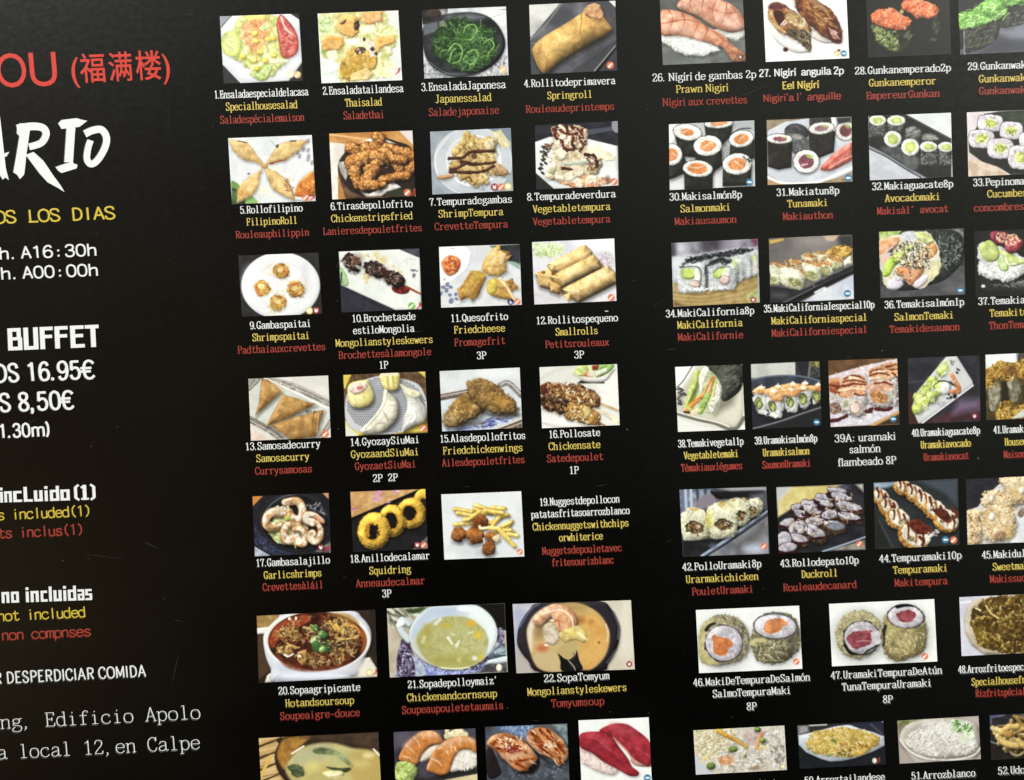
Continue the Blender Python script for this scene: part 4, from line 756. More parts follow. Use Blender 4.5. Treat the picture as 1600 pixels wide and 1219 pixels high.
# 26 prawn nigiri
pic('Q', '100 -25 728 -52 125 494', 'printed photo of two pink prawn nigiri on grey slate')
bg('5d605c', '505350', 16); P('100 330 750 300 750 480 125 494', '6c706b', c2='5f635f', f=12, n=.03)
P('500 230 560 220 650 250 745 220 748 270 700 310 640 305 560 270', 'c9ccc6', sm=1, c2='b5b8b3', f=3, n=.1, w=1.5, b=5, o='rice')
P('235 60 250 10 330 -40 480 -20 620 20 700 80 745 160 748 215 700 240 600 240 500 200 400 130 300 90', 'c78468', sm=1, c2='d29c82', f=9, n=.05, b=13, k=.5, o='prawn', sh=.45)
for q in ('350 -40 330 40 360 100', '440 -30 420 60 440 130', '530 0 500 90 520 190', '610 20 600 100 560 190', '470 60 600 100 700 90'):
    L(q, 'a35f44', 2, 1.2, s=1.5); 
glow(640, 170, 70, 30, 'dcae98', .7, 20); glow(560, 120, 40, 30, 'dba890', .6); glow(380, 20, 40, 26, 'd8a288', .6)
P('110 260 220 260 360 290 470 330 560 370 500 400 430 425 310 420 230 390 160 340 120 320', 'd7dad4', sm=1, c2='c3c7c2', f=2.6, n=.1, w=2.5, wf=4, b=7, k=.4, o='rice', sh=.4); Sc(60, '130 280 350 300 540 380 430 420 250 390', 'eceee8 b9bdb8 f4f5f0', 6, 2.6)
P('105 95 160 75 260 90 360 130 440 190 500 240 580 270 620 310 590 350 540 350 470 325 360 295 250 270 110 262', 'ca7f5e', sm=1, c2='d59878', f=9, n=.05, b=13, k=.5, o='prawn', sh=.45)
for q in ('170 80 200 150 160 260', '270 95 290 160 250 265', '360 130 390 180 340 290', '440 190 460 240 420 310', '120 180 300 150 420 180'):
    L(q, 'a0553a', 2.2, 1.2, s=1.5)
for q in ((150, 215, 26, 34), (225, 220, 30, 36), (305, 235, 34, 34), (390, 265, 30, 34), (200, 120, 60, 14)):
    glow(*q, 'e0b098', .7)
P('465 215 540 240 600 290 620 320 580 350 520 330 560 300', 'bb7050', sm=1, b=5, d='d9a088', dw=1.5); P('570 350 610 315 670 350 745 410 748 462 660 470 620 420', 'b57c5c', sm=1, c2='a0664a', f=5, b=6, k=.6, o='prawn_tail', sh=.4); E(710, 430, 24, 24, 0, '8a5a48', b=4); E(712, 434, 9, 9, 0, 'e8dcd4'); L('600 350 700 430', '8a523c', 1.4)
# 27 eel nigiri
pic('Q', '880 -50 1512 -78 904 470', 'printed photo of two eel nigiri glazed with brown sauce on a white plate')
bg('e2e4e2', 'dcdedd', 18); glow(960, 250, 60, 160, 'c8ccd0', .7); glow(1100, 390, 120, 30, 'cfd2d4', .8); glow(1450, 280, 60, 30, 'd5d2d0', .7)
P('925 90 960 60 1060 270 1240 380 1220 400 1120 400 1000 330 940 240', 'd9dad6', sm=1, c2='c9cac8', f=3, n=.05, b=6, o='rice'); P('1180 240 1300 240 1420 320 1350 330 1290 310 1240 280', 'd2cbc4', sm=1, c2='c2b8b0', f=3, b=5, o='rice'); P('1080 -60 1220 -60 1200 60 1120 60', 'c9bfae', b=6, w=1)
P('1120 -20 1200 -60 1300 10 1380 60 1440 130 1480 230 1475 325 1410 315 1330 270 1230 190 1150 90', '64301a', sm=1, c2='8a5424', f=6, n=.25, w=1.5, b=12, k=.6, o='eel_slice', sh=.4, sp=.08)
Sc(50, '1180 0 1330 60 1440 180 1420 260 1280 170', 'a4713a 3c1a10 c4985c 7c431c', 10, 3, (0, 60), .4, s=1.5); P('1360 210 1420 205 1470 250 1475 325 1400 310', '4a1a12', sm=1, s=3); Sc(20, '1380 220 1430 220 1470 300 1410 290', 'e6c8b4 c79a86', 5, 2, (30, 70)); P('1200 -40 1300 10 1380 90 1300 60', 'a9835a', sm=1, s=3, al=.7)
P('920 70 950 20 1010 20 1080 60 1150 110 1210 170 1250 230 1240 300 1250 370 1225 385 1160 320 1060 270 1000 230 940 150', '6a3a1e', sm=1, c2='a67848', f=6, n=.25, w=2, b=10, k=.5, o='eel_slice', sh=.4)
P('920 110 960 90 1010 190 1060 250 1000 240 940 170', 'c49c66', sm=1, c2='a87844', f=3, w=2, b=4); P('960 90 1030 90 1050 180 1000 190', '431a10', sm=1, s=2, sp=.1); P('1050 120 1130 90 1220 180 1200 220 1110 200', 'b9935c', sm=1, c2='8a6a40', f=4, s=2, w=1.5); P('1060 230 1150 220 1240 250 1245 370 1220 380 1150 310', '3a3026', sm=1, c2='6c5c40', f=4, n=.3, w=1.5); Sc(34, '1070 230 1230 240 1235 360 1140 300', '8c7a54 17140f c9b88c 544632', 8, 2.4, (20, 90), .4); L('1020 190 1050 155', 'f0e0d0', 2); L('1040 190 1060 170', 'f0e0d0', 2); Sc(14, '1040 120 1210 150 1200 210 1090 180', 'ece0c4', 4, 2.4); P('920 60 960 20 1060 50 1000 70', '4c2030', sm=1, al=.7, s=3)
E(1054, 376, 20, 17, 0, '4a1c16', b=3); icon(1442, 406, 'n', 5); icon(1494, 406, 'f', 5); E(1458, 382, 12, 8, 0, '3a1c14')
# 28 gunkan with orange roe
pic('n', '130 -40 1430 -96 160 905', 'printed photo of two gunkan rolls topped with orange roe on black')
bg('191a16', '1d1e1a', 20); P('290 700 420 900 300 900', '24241f', al=.6)
P('860 260 1280 150 1270 640 900 660', '1c1d18', o='nori_wrap'); Sc(26, '1220 400 50 120', '4a4c3c 6c6c58 34362a', 6, 2, (60, 150)); Sc(10, '1180 620 40 16', '4a4c3c', 5, 1.6)
P('210 340 260 400 560 480 840 400 840 620 700 820 500 790 320 680 270 560', '23261a', c2='2c301f', f=8, o='nori_wrap'); P('225 370 300 400 500 470 640 520 620 640 640 790 520 800 400 720 310 660 275 560', '4f5c2c', sm=1, c2='26301a', f=4, n=.3, ct=2, s=3)
Sc(120, '240 400 400 450 600 500 620 780 500 780 330 660 280 540', '8a9a58 2a331a a9b57a 66763a 1e2614', 7, 2.6, (0, 180), .8, w=1); Sc(16, '790 560 60 50', '6e7058 4c5040', 8, 1.6, (110, 160))
E(690, 180, 32, 36, 20, 'a8a06c', w=1.5)
def roe(q):
    P(q, 'c9542a', c2='de7c50', f=4, n=.16, w=1.5, wf=3, b=12, k=.4, o='roe', sh=.4)
roe('670 70 740 0 820 -50 1000 -30 1040 20 1090 20 1200 70 1260 110 1280 140 1250 220 1200 270 1100 298 1000 270 930 305 880 240 780 190 700 140'); roe('200 250 250 190 330 140 420 150 480 118 580 130 640 190 720 250 800 270 850 340 820 400 740 470 600 470 440 440 300 390 220 340')
Sc(150, '210 260 330 150 580 140 700 260 840 340 740 460 500 440 280 370', 'ea8e62 c24a22 f0a27a d2622f', 3.4, 2.4, w=.6); Sc(110, '690 80 800 0 1000 0 1250 120 1240 220 1100 280 1000 250 800 180', 'ea8e62 c24a22 f0a27a d2622f', 3.4, 2.4, w=.6)
# 29 gunkan wakame (cut by the frame)
pic('R', '1094 -120 1720 -148 1116 416', 'printed photo of gunkan rolls heaped with bright green seaweed')
bg('232425', '1a1b1c', 14); P('1106 380 1250 330 1400 280 1420 200 1600 170 1740 160 1740 390 1116 416', '565a66', sm=0, c2='454852', f=14); P('1400 240 1600 180 1740 180 1740 300 1500 300', '7a7e8c', s=14, al=.8); P('1250 380 1420 300 1740 320 1740 395 1300 410', '3b3d46', s=10, al=.8); L('1146 220 1150 408', '8c8e8c', 2.4)
P('1420 110 1500 60 1740 30 1740 170 1600 180 1460 215 1400 200', '23241f', c2='33352e', f=4, n=.3, o='nori_wrap', w=1); P('1150 220 1300 180 1405 150 1410 240 1390 310 1280 370 1180 405 1150 400', '24251f', c2='3a3c34', f=4, n=.3, o='nori_wrap', w=1, b=6)
Sc(100, '1160 230 1400 170 1390 310 1190 395', '55564c 77786c 14150f 3c3d34', 8, 1.6, (120, 180)); Sc(60, '1430 130 1600 60 1700 50 1700 160 1450 205', '5c5d54 84857c 14150f', 7, 1.8, (100, 180))
P('1310 20 1400 -80 1700 -100 1740 -20 1620 10 1500 40 1400 60', '5c9a34', sm=1, c2='4a8028', f=4, n=.2, w=3, o='seaweed'); P('1106 110 1200 80 1280 30 1330 10 1440 30 1470 90 1400 150 1280 190 1170 225 1112 210', '6cab40', sm=1, c2='4f8a2a', f=4, n=.25, w=3, b=8, o='seaweed', sh=.4)
Sc(140, '1110 120 1240 60 1340 10 1450 40 1450 110 1300 180 1160 215 1110 200', '86c658 a4dc78 5a9830 3f7420 bde89a', 12, 2.2, (120, 200), .8, b=1, k=.6); Sc(80, '1310 20 1400 -60 1700 -60 1720 0 1500 40', '86c658 a4dc78 5a9830 3f7420', 12, 2.2, (120, 200), .8, b=1, k=.6); L('1440 150 1470 110 1490 100', '86c658', 1.6)
# 30 salmon maki
pic('S', '122 70 768 40 128 568', 'printed photo of eight salmon maki standing upright on a white ground')
bg('b6babb', 'a8adaf', 14); P('122 70 220 66 160 180 125 240', 'dfe2e2'); P('600 50 768 42 770 120 640 140', '9aa0a4'); glow(480, 520, 50, 70, 'c9cdce', .9); glow(180, 540, 60, 40, 'ccd0d0', .9); P('520 200 600 240 580 330 500 420', '8d9294', s=5)
for q in ('160 130 205 310 320 320 355 130', '390 70 400 150 520 230 590 160 606 60', '590 180 580 300 770 330 770 180', '125 300 125 490 240 440 260 370 222 280', '310 250 330 400 450 440 525 380 520 250', '530 380 528 540 740 530 750 370', '235 420 240 562 452 552 455 420'):
    P(q, '1f211c', c2='2a2c26', f=6, n=.15, b=9, k=.6, o='sushi_roll', sh=.45, sd=(2, 3)); 
maki(262, 130, 108, 60, 'cf7a3e', 8, fr=.46); maki(500, 62, 108, 36, 'd98c5a', -4, fr=.6); maki(670, 180, 92, 62, 'd17c40', -10, fr=.62); maki(140, 300, 82, 80, 'd07c42', 0, fr=.6); maki(415, 232, 106, 76, 'd38046', -5, fr=.56); maki(640, 370, 110, 80, 'd07c44', -6, fr=.6); maki(340, 405, 112, 62, 'd0793c', 4, fr=.68)
for q in ('380 250 420 220 460 200', '650 190 700 150', '620 350 680 390', '280 390 340 400 400 380', '150 290 180 310', '230 130 270 110'):
    L(q, 'e8b08a', 3, 1.6)
Sc(14, '670 320 740 300 750 350 720 360', '1c1e1a', 4, 2); L('600 140 660 105 740 100', '1c1e1a', 1.4); icon(732, 508, 'f')
# 31 tuna maki
pic('S', '862 38 1504 12 870 530', 'printed photo of tuna maki with pink pickled ginger on a white plate')
bg('8f7f68', '77684f', 10); P('870 120 1000 50 1180 25 1504 12 1512 430 1380 480 1150 520 960 500 868 450', 'c3c9d2', c2='b0b7c2', f=20, o='plate'); L('870 470 960 510 1100 522 1260 505 1510 400', 'eceae4', 5, 4); P('868 480 960 520 1080 524 870 532', 'a5855a'); P('1300 515 1512 425 1512 500', '7f6a4c', c2='9a8464', f=5)
E(1088, 130, 92, 66, 8, '2f2f31', c2='454548', f=4, n=.2, b=12, o='sushi_roll', sh=.4); P('1000 150 1120 140 1200 220 1190 290 1080 300 1040 240', '3f3e42', sm=1, c2='5c5b60', f=3, n=.3, b=6); P('1040 160 1100 145 1130 180 1060 200', '8a8684', sm=1, w=2, s=3)
P('1178 110 1185 290 1260 325 1370 280 1385 120', '211f1b', c2='2e2c27', f=6, n=.1, b=10, k=.6, o='sushi_roll', sh=.4); P('1185 24 1360 16 1365 60 1185 80', '29292a', c2='3c3c3d', f=4); L('1362 20 1372 90', 'dcdfe4', 5)
maki(1278, 100, 96, 44, '8a626a', -6, fr=.56); glow(1310, 80, 26, 12, 'a8bd5c', .7); maki(1460, 120, 74, 74, '6a3a42', 0, fr=.62, rice='b9b4b4'); P('1390 20 1504 14 1500 50 1400 70', '2e2e31', s=3); glow(1478, 78, 22, 18, 'a0b860', .7)
P('868 200 872 390 950 415 1050 395 1058 190', '211f1a', c2='2c2a24', f=6, n=.1, b=10, k=.6, o='sushi_roll', sh=.4); maki(960, 180, 96, 36, '7d4450', 2, fr=.56); glow(1000, 168, 22, 10, 'a5b660', .6)
P('1060 180 1180 190 1190 270 1070 290', '4a4a4e', c2='66666b', f=3, n=.3, s=3); maki(1162, 352, 98, 88, '77434d', 0, fr=.6, sh=.4); E(1188, 312, 30, 13, 10, '9ab858', w=1.5); L('1130 380 1170 370', 'c9a0a4', 2.4)
P('1270 400 1340 320 1400 270 1470 220 1508 215 1510 330 1440 380 1350 420 1290 420', 'c4574a', sm=1, c2='d47a6a', f=7, n=.1, b=9, k=.5, o='pickled_ginger', sh=.35); L('1290 410 1390 330 1500 250', 'a33c34', 1.6, s=2); L('1340 400 1440 340 1508 310', 'e09a8a', 2, s=2); icon(1480, 476, 'f')
# 32 avocado maki
pic('T', '420 56 1046 30 432 542', 'printed photo of avocado maki lined up on a diagonal black plate')
bg('b9bfc4', 'aeb4ba', 18); P('425 290 850 522 432 542', 'b4bac2', c2='a6acb6', f=14); P('700 40 1046 30 1048 225', 'ccd2d4', c2='c2c8ca', f=14)
P('424 56 700 42 1048 225 1050 520 860 524 640 400 424 280', '1d1e1c', c2='282926', f=14, o='plate'); L('424 284 560 350 700 440 850 522', '6f757c', 2); L('424 300 560 366 700 455 820 522', '2a2e34', 2); L('700 44 860 130 1046 232', '4a4e50', 2)
P('520 310 560 280 660 290 780 360 800 420 760 470 640 390', '3d4140', sm=1, s=6, c2='55595a', f=5); glow(740, 400, 60, 40, '5c615c', .7)
def nori_side(q, **k):
    P(q, '3c3e3a', c2='686a66', f=2.4, n=.3, b=6, k=.5, o='sushi_roll', ct=2, **k)
nori_side('430 110 555 120 550 210 430 220'); nori_side('565 120 690 120 680 180 570 170'); nori_side('700 150 760 128 815 160 810 260 700 240'); Sc(26, '700 160 760 135 810 170 800 230 710 220', '9a9c98 7a7c78', 9, 1.2, (150, 180)); nori_side('830 200 890 184 952 210 950 250 830 250'); Sc(20, '840 205 890 190 945 215 940 240 840 240', '9a9c98 7a7c78', 9, 1.2, (0, 20)); nori_side('815 310 945 315 940 430 820 430'); nori_side('955 310 1050 310 1050 430 960 430'); Sc(26, '820 330 940 330 930 420 830 420', '77797a 0f100e', 8, 1.4, (120, 170)); Sc(14, '960 330 1045 330 1045 420 970 420', '77797a 0f100e', 8, 1.4, (120, 170))
for q in ((490, 88, 64, 40), (632, 90, 68, 40), (605, 230, 66, 62), (738, 292, 68, 66), (878, 288, 66, 40), (1010, 290, 62, 38)):
    maki(*q, 'a3b848', 0, rice='dde2da', fr=.62); glow(q[0], q[1], q[2] * .3, q[3] * .3, 'd0d890', .7)
# 33 cucumber maki (cut by the frame)
pic('T', '1166 28 1800 0 1178 514', 'printed photo of cucumber maki on a black board')
bg('b9aaa0', 'c9beb8', 14); P('1166 28 1400 20 1260 100 1180 240', 'd2c6c8', c2='c2b6b8', f=10); P('1178 400 1260 380 1480 500 1178 514', 'cdb9a4', c2='b49a80', f=10)
P('1180 260 1260 100 1300 40 1420 20 1800 0 1800 490 1500 500 1400 440 1280 400 1185 330', '1c1d19', c2='26281f', f=12, o='plate'); P('1400 30 1800 0 1800 180 1600 170', '26331f', s=8, c2='34402a')
for q in ((1345, 110, 96, 66, 8), (1503, 165, 84, 70, -10), (1277, 228, 94, 72, -10), (1420, 300, 96, 80, 12), (1650, 245, 84, 74, 0), (1572, 368, 88, 92, 10), (1720, 420, 88, 80, 0)):
    P([q[0] - q[2] * .85, q[1] - q[3] * .85, q[0] + q[2] * .9, q[1] - q[3] * .75, q[0] + q[2] * .85, q[1] + q[3] * .85, q[0] - q[2] * .9, q[1] + q[3] * .8], 'cfc9cf', sm=1, c2='b5aeb6', f=2.4, n=.1, w=1, b=5, k=.3, d='2a2a38', dw=1.3, o='sushi_roll')
    E(q[0], q[1], q[2] * .52, q[3] * .46, q[4], 'a5b83c', c2='d6dc8c', f=3, n=.2, w=2, wf=4); Sc(12, (q[0], q[1], q[2] * .45, q[3] * .4), '55701c c9d464 7c9428', 5, 2); Sc(8, (q[0], q[1], q[2] * .8, q[3] * .8), '3a3a48', 3, 1.4)
# 34 california maki
pic('U', '140 145 795 112 155 628', 'printed photo of california maki with avocado and black seaweed on a wooden board')
bg('9aa0a8', '8a8f98', 20); P('140 140 795 108 795 180 620 190 300 240 150 250', '5a5560', s=4, c2='7c7884', f=8)
for q in ((215, 180, 50, 60, 'bfc1cc'), (330, 160, 30, 50, '8a8894'), (390, 150, 34, 40, '4a4650'), (460, 150, 60, 50, '302c36'), (560, 150, 44, 60, '7d7a88'), (640, 140, 40, 50, '9a98a6'), (150, 200, 24, 60, '36323c'), (250, 235, 60, 26, '9ea2a8')):
    glow(*q, .85)
P('740 118 795 112 795 190', '6e2c50', s=6); P('150 250 330 235 600 190 795 175 795 400 155 420', 'c1c7cc', c2='b4bac0', f=16, s=6); glow(240, 300, 100, 40, 'ccd1d4', .7)
P('155 440 300 470 600 440 795 380 798 600 156 628', 'a38b54', c2='8f7640', f=9, n=.05, o='wooden_board', s=2)
for t in range(9):
    L([160, 500 + t * 16, 420, 520 + t * 14, 790, 400 + t * 24], '8a7038' if t % 2 else 'b8a068', 1.4, al=.5, s=1.5)
P('160 470 320 470 560 450 420 500 200 540', 'c2a868', s=8, al=.7); P('690 550 795 480 798 590 740 600', 'a9ab6e', c2='8a9250', f=5, s=2); P('160 580 240 620 156 628', '6c5a34', s=4)
def cali(x0, y0, x1, y1, filling=1):
    P([x0, y0 + 60, x0 + 30, y0 + 12, (x0 + x1) / 2, y0, x1 - 30, y0 + 10, x1, y0 + 60, x1 - 4, y1 - 20, x1 - 30, y1, x0 + 30, y1, x0 + 6, y1 - 30], 'c3c8c8', sm=1, c2='a9aeb0', f=2.4, n=.1, w=1.6, wf=4, b=8, k=.4, o='sushi_roll', sh=.4)
for q in ((730, 210, 800, 400), (640, 220, 752, 412), (590, 250, 690, 440), (540, 270, 645, 470)):
    cali(*q)
glow(620, 310, 20, 50, 'a9bf6c', .8); glow(765, 260, 16, 26, 'a9bf6c', .9); glow(690, 300, 20, 60, 'b0b6b4', .7); glow(775, 330, 16, 40, 'c9b0a8', .6)
cali(412, 300, 630, 500); cali(182, 290, 402, 520); L('404 340 410 420 408 500', '4a4c4e', 5, 4, s=3)
for x, y in ((215, 335), (455, 325)):
    P([x, y, x + 140, y, x + 150, y + 140, x + 110, y + 160, x + 20, y + 110], 'a5aaa9', sm=1, c2='8f9492', f=3, s=3, al=.7)
P('215 360 250 335 330 350 330 390 290 420 230 410', '8ba838', sm=1, c2='a8c058', f=5, b=4); P('320 340 355 360 360 430 320 420', 'dde0cc', sm=1, b=3); P('275 440 330 430 360 460 340 480 290 470', 'd2b2a8', sm=1, d='6a4a48', dw=1, b=3); P('455 380 480 345 550 325 530 390 490 415 460 400', '96b040', sm=1, c2='b2c868', f=5, b=4); P('550 330 585 340 585 400 520 410', 'd2d8c0', sm=1, b=3); E(545, 425, 40, 36, 0, 'c9a9a4', d='3a3438', dw=1.2, b=5)
L('205 330 350 330 365 440 350 480', '3c4040', 1.4, s=1.5); L('460 370 500 335 580 325', '3c4040', 1.4)
P('200 320 230 280 330 245 480 215 620 200 795 182 795 195 680 225 560 250 600 300 520 290 420 340 390 300 300 290', '1f2024', c2='3a3b40', f=3, n=.3, w=3, wf=4, o='seaweed_shreds', al=.3)
Sc(100, '205 320 260 265 400 235 620 200 790 185 700 215 560 255 480 250 300 290', '17181b 2c2d31 0f1012', 9, 2.2, (130, 200), .8); Sc(50, '400 330 430 290 520 260 590 280 580 310 500 290', '17181b 2c2d31', 8, 2, (120, 200), .8); Sc(20, '200 500 400 500 600 480', 'e4e8e8', 5, 3); L('400 320 395 380', '2a2c30', 3, 1.4); icon(760, 574, 's', 4.6)
# 35 california special
pic('U', '878 110 1510 80 892 600', 'printed photo of a row of maki topped with brown fish flakes on a black tray')
bg('6c6864', '5f5b58', 20); glow(1230, 130, 120, 60, '8a8480', .8); P('1400 90 1512 82 1515 200 1420 180', '2f3134', s=8); P('880 125 990 110 990 125 890 150', 'c09a3c', s=2); P('1290 92 1415 84 1370 130 1320 130', 'b39a80', s=3)
P('888 470 1130 500 1515 310 1518 375 1100 595 892 602', '201f24', c2='2b2a30', f=14, o='tray', b=4); L('990 595 1250 470 1515 355', '5a595c', 2); L('1040 598 1300 460 1516 366', '0f0f12', 5); P('1140 590 1250 520 1520 385 1522 568', 'a9b2c4', c2='c2c8d2', f=14); L('1230 520 1300 485 1300 500', 'e8ecf0', 3, s=3); glow(960, 540, 60, 24, '4a4a50', .7)
def spec(x0, y0, x1, y1):
    P([x0, y0 + 30, x0 + 40, y0 + 6, x1 - 60, y0 + 10, x1 - 10, y0 + 50, x1, y0 + 90, x1 - 20, y1 - 10, x1 - 60, y1, x0 + 20, y1 - 40], 'ced0b4', sm=1, c2='babc9c', f=3, n=.08, w=1.5, b=9, k=.45, o='sushi_roll', sh=.4)
P('1310 230 1350 190 1430 160 1495 180 1500 240 1440 260 1360 250', 'c69638', sm=1, c2='a87a26', f=4, n=.2, w=3, wf=4, b=6, o='fish_flakes'); Sc(30, '1330 220 1430 165 1495 190 1480 240 1380 240', 'e2bc60 8f6420 d2a648', 8, 3, (100, 170), .6, b=1)
P('1440 280 1500 240 1512 300 1450 320', 'd0cdb8', w=1.5, b=4, o='sushi_roll')
for q in ((1310, 235, 1440, 345), (1120, 215, 1230, 300), (1215, 200, 1320, 290), (1235, 280, 1365, 395), (1010, 265, 1140, 340), (1130, 275, 1285, 435), (880, 295, 985, 465), (960, 315, 1160, 500)):
    spec(*q)
for q in ((1200, 390, 46, 36), (1310, 350, 28, 34), (1395, 305, 22, 30), (1075, 440, 52, 32), (912, 425, 26, 34)):
    E(*q, 15, '6d7048', c2='a3a268', f=3, n=.25, w=1.5, s=3)
for q in ('965 320 1040 310 1150 360 1155 390 1080 340', '1140 280 1220 280 1280 320 1270 335 1190 310', '1250 285 1330 280 1360 320 1300 310', '1020 280 1080 265 1140 290 1100 310', '1130 235 1190 218 1230 260 1170 260', '885 295 950 295 990 330 930 320', '1220 215 1280 200 1320 240 1250 230', '1320 250 1400 235 1440 290 1380 280'):
    P(q, '8f5a26', sm=1, c2='b98648', f=2.6, n=.3, w=2.4, wf=4, s=2); 
Sc(90, '890 300 1040 270 1230 215 1330 210 1440 270 1280 310 1150 350 1000 320', 'a86a30 d8b06c 6c3c18 e8d4a0', 4.5, 1.8); glow(1050, 370, 60, 26, 'e6e8d4', .8); glow(1190, 330, 40, 20, 'e2e4d0', .7); glow(1220, 470, 8, 6, '8a8a8a', .7); icon(1474, 527, 'f')
# 36 salmon temaki
pic('V', '500 108 1142 82 512 610', 'printed photo of a salmon and avocado temaki cone with sesame seeds')
bg('3b3c3e', '303134', 14, .06); P('500 108 670 100 640 140 505 175', '87a04a', c2='b2c070', f=4); P('860 92 1142 82 1146 150 1000 110', '77797a', s=4, c2='4a4c4c', f=6); P('520 520 700 470 1150 360 1150 582 512 608', '525154', c2='454448', f=10, n=.06); glow(1080, 540, 90, 30, '66656a', .6)
P('860 110 980 90 1100 110 1142 200 1130 340 1000 470 860 520 780 548 640 552 540 500 700 470 900 400 960 250', '1b201c', sm=1, c2='2e352f', f=4, n=.4, o='nori_cone', b=10, k=.5); Sc(150, '930 130 1060 110 1135 220 1110 330 960 420 960 230', '75827c 4a5650 9fa8a2 0e120f', 5, 1.6)
P('506 170 660 130 860 110 930 190 960 280 960 400 860 520 780 530 690 480 640 530 570 540 540 490 510 360', 'b9b58e', sm=1, c2='d2cdb8', f=5, n=.1, w=2, o='rice')
P('505 190 560 160 650 150 640 210 560 270 508 290', 'c98350', sm=1, c2='dba078', f=5, b=4, o='salmon'); P('670 120 770 105 800 160 690 180', 'c9cad4', sm=1, c2='b0b2c0', f=4); P('770 110 860 120 920 180 860 200 790 160', '9aa458', sm=1, c2='c2c888', f=4, b=4, o='avocado'); P('508 290 620 200 600 300 520 380', 'b8aeb4', c2='d8a88c', f=3, n=.1, w=1.5)
P('560 330 640 270 720 220 760 230 700 300 620 370 580 440 530 440', '8fb22c', sm=1, c2='aacb4a', f=6, b=6, o='avocado'); P('850 210 920 200 945 250 900 310 830 320 810 270', 'c67c38', sm=1, c2='d89a5c', f=5, b=6, o='salmon'); P('620 400 720 350 830 320 840 400 800 460 740 515 690 460', 'd0824c', sm=1, c2='dfa27a', f=7, b=7, o='salmon', sh=.3)
P('860 420 960 330 960 410 900 470 870 460', 'cfc79a', sm=1, c2='a8a070', f=2, n=.2, w=1.5); P('570 490 640 450 690 500 640 545 580 540', 'b9b4c8', sm=1, c2='d5d2de', f=3, b=5); P('770 490 860 430 880 460 830 520 780 535', 'c2b4c2', sm=1, c2='d8d0d8', f=3, b=5)
Sc(110, '640 220 850 170 900 250 820 390 700 380 640 300', 'e8dcae d6c48a f2ecd0 c9b478', 4, 2.6, b=1); Sc(40, '860 420 950 340 950 420 880 470', 'e8e0b4 cfc48c', 4, 2.4); Sc(110, '620 300 860 190 940 300 820 400 700 380', 'f2ead0 ddd0a4', 3.6, 2.6, b=1); Sc(120, '560 250 700 180 900 200 860 380 720 400 600 330', '22231f 17181a', 4.2, 2); Sc(20, '600 400 900 300 860 470 640 500', '22231f', 4, 2); E(548, 484, 16, 13, 0, 'b6be9a'); icon(1116, 552, 'f', 5)
# 37 tuna temaki (cut by the frame)
pic('V', '1222 105 1850 78 1232 605', 'printed photo of a tuna and avocado temaki on rice over a black ground')
bg('1b1b19', '171716', 14); P('1250 420 1500 480 1640 470 1660 560 1300 550', '20211f', c2='2c2d2b', f=4, n=.3); Sc(30, '1300 510 1500 500 1600 470 1600 530', '8a8c8a 4a4c4a', 7, 1.6, (0, 60)); E(1290, 520, 16, 12, 0, 'c9ccc8')
P('1248 420 1256 340 1250 220 1330 190 1600 300 1640 400 1590 430 1480 490 1400 470 1340 470 1280 440', 'c5cac4', sm=1, c2='a8ada8', f=3, n=.12, w=2.5, wf=4, b=8, k=.4, o='rice', sh=.3); Sc(90, '1260 360 1400 340 1600 380 1560 430 1470 480 1300 430', 'e6eae6 9ea39e f2f4f0', 6, 2.8)
P('1260 230 1340 170 1410 240 1400 320 1310 330', '99ac4c', sm=1, c2='b2c06c', f=6, b=6, k=.5, o='avocado'); P('1400 330 1440 300 1470 330 1480 400 1420 400', '8cae5a', sm=1, c2='b5cc90', f=5, b=5, o='avocado'); P('1410 250 1500 270 1560 310 1640 330 1560 360 1500 370 1460 320', 'a4b858', sm=1, c2='bccb80', f=5, b=5, o='avocado'); glow(1340, 250, 30, 40, 'c2cc80', .6); L('1460 310 1480 350 1540 350', 'dfe6b8', 4, 2)
P('1350 108 1460 110 1500 140 1460 210 1410 205 1350 170', '5c1c2c', sm=1, c2='8a3848', f=5, b=5, k=.6, o='tuna_piece', sh=.4); P('1460 190 1500 140 1560 150 1600 190 1560 250 1500 275 1455 240', '8f2a34', sm=1, c2='a8485a', f=6, b=8, k=.6, o='tuna_piece', sh=.4); Sc(40, '1370 120 1540 115 1580 180 1500 220 1400 180', 'e2c088 c99a5c f0dcb4', 4, 2.6, b=1)
P('1620 180 1700 160 1720 300 1640 300', '8f2a34', sm=1, c2='a8485a', f=6, b=8)
# 38 vegetable temaki
pic('W', '120 114 628 95 142 606', 'printed photo of a vegetable temaki cone on a cream square plate')
bg('cfd2c8', 'c5c7bc', 16); P('120 114 320 104 250 180 160 290 130 320', 'e4e7e4'); L('250 110 180 220 132 270', '3a3c38', 1.6); P('140 500 300 560 480 590 660 590 142 610', 'd5d7cf', s=3); P('600 540 650 560 650 590 560 592', 'e2e4de', s=3)
P('132 320 200 230 280 110 628 98 640 440 620 530 570 575 480 560 300 510 138 462', 'bdbaa4', c2='b2ae97', f=16, b=6, k=.3, o='plate'); P('560 330 632 260 640 440 560 560 430 500', 'c9c6b0', s=14, al=.9); L('138 468 300 515 420 540 520 580 590 575 640 500', '67665c', 5, 6, s=1.5); L('140 456 300 500 430 530 530 566', 'e0dfd2', 2)
P('470 280 600 270 560 400 420 480', '5c5a4c', s=12, al=.7)
for q in ('140 310 200 320 190 330', '130 280 180 290 160 300', '140 350 170 330 190 310', '140 390 170 400 150 370', '150 270 170 280'):
    L(q, '2c2c30', 2.2, w=1)
Sc(16, '140 280 190 290 190 400 140 400', '3a3a3c 5c5a58', 5, 2)
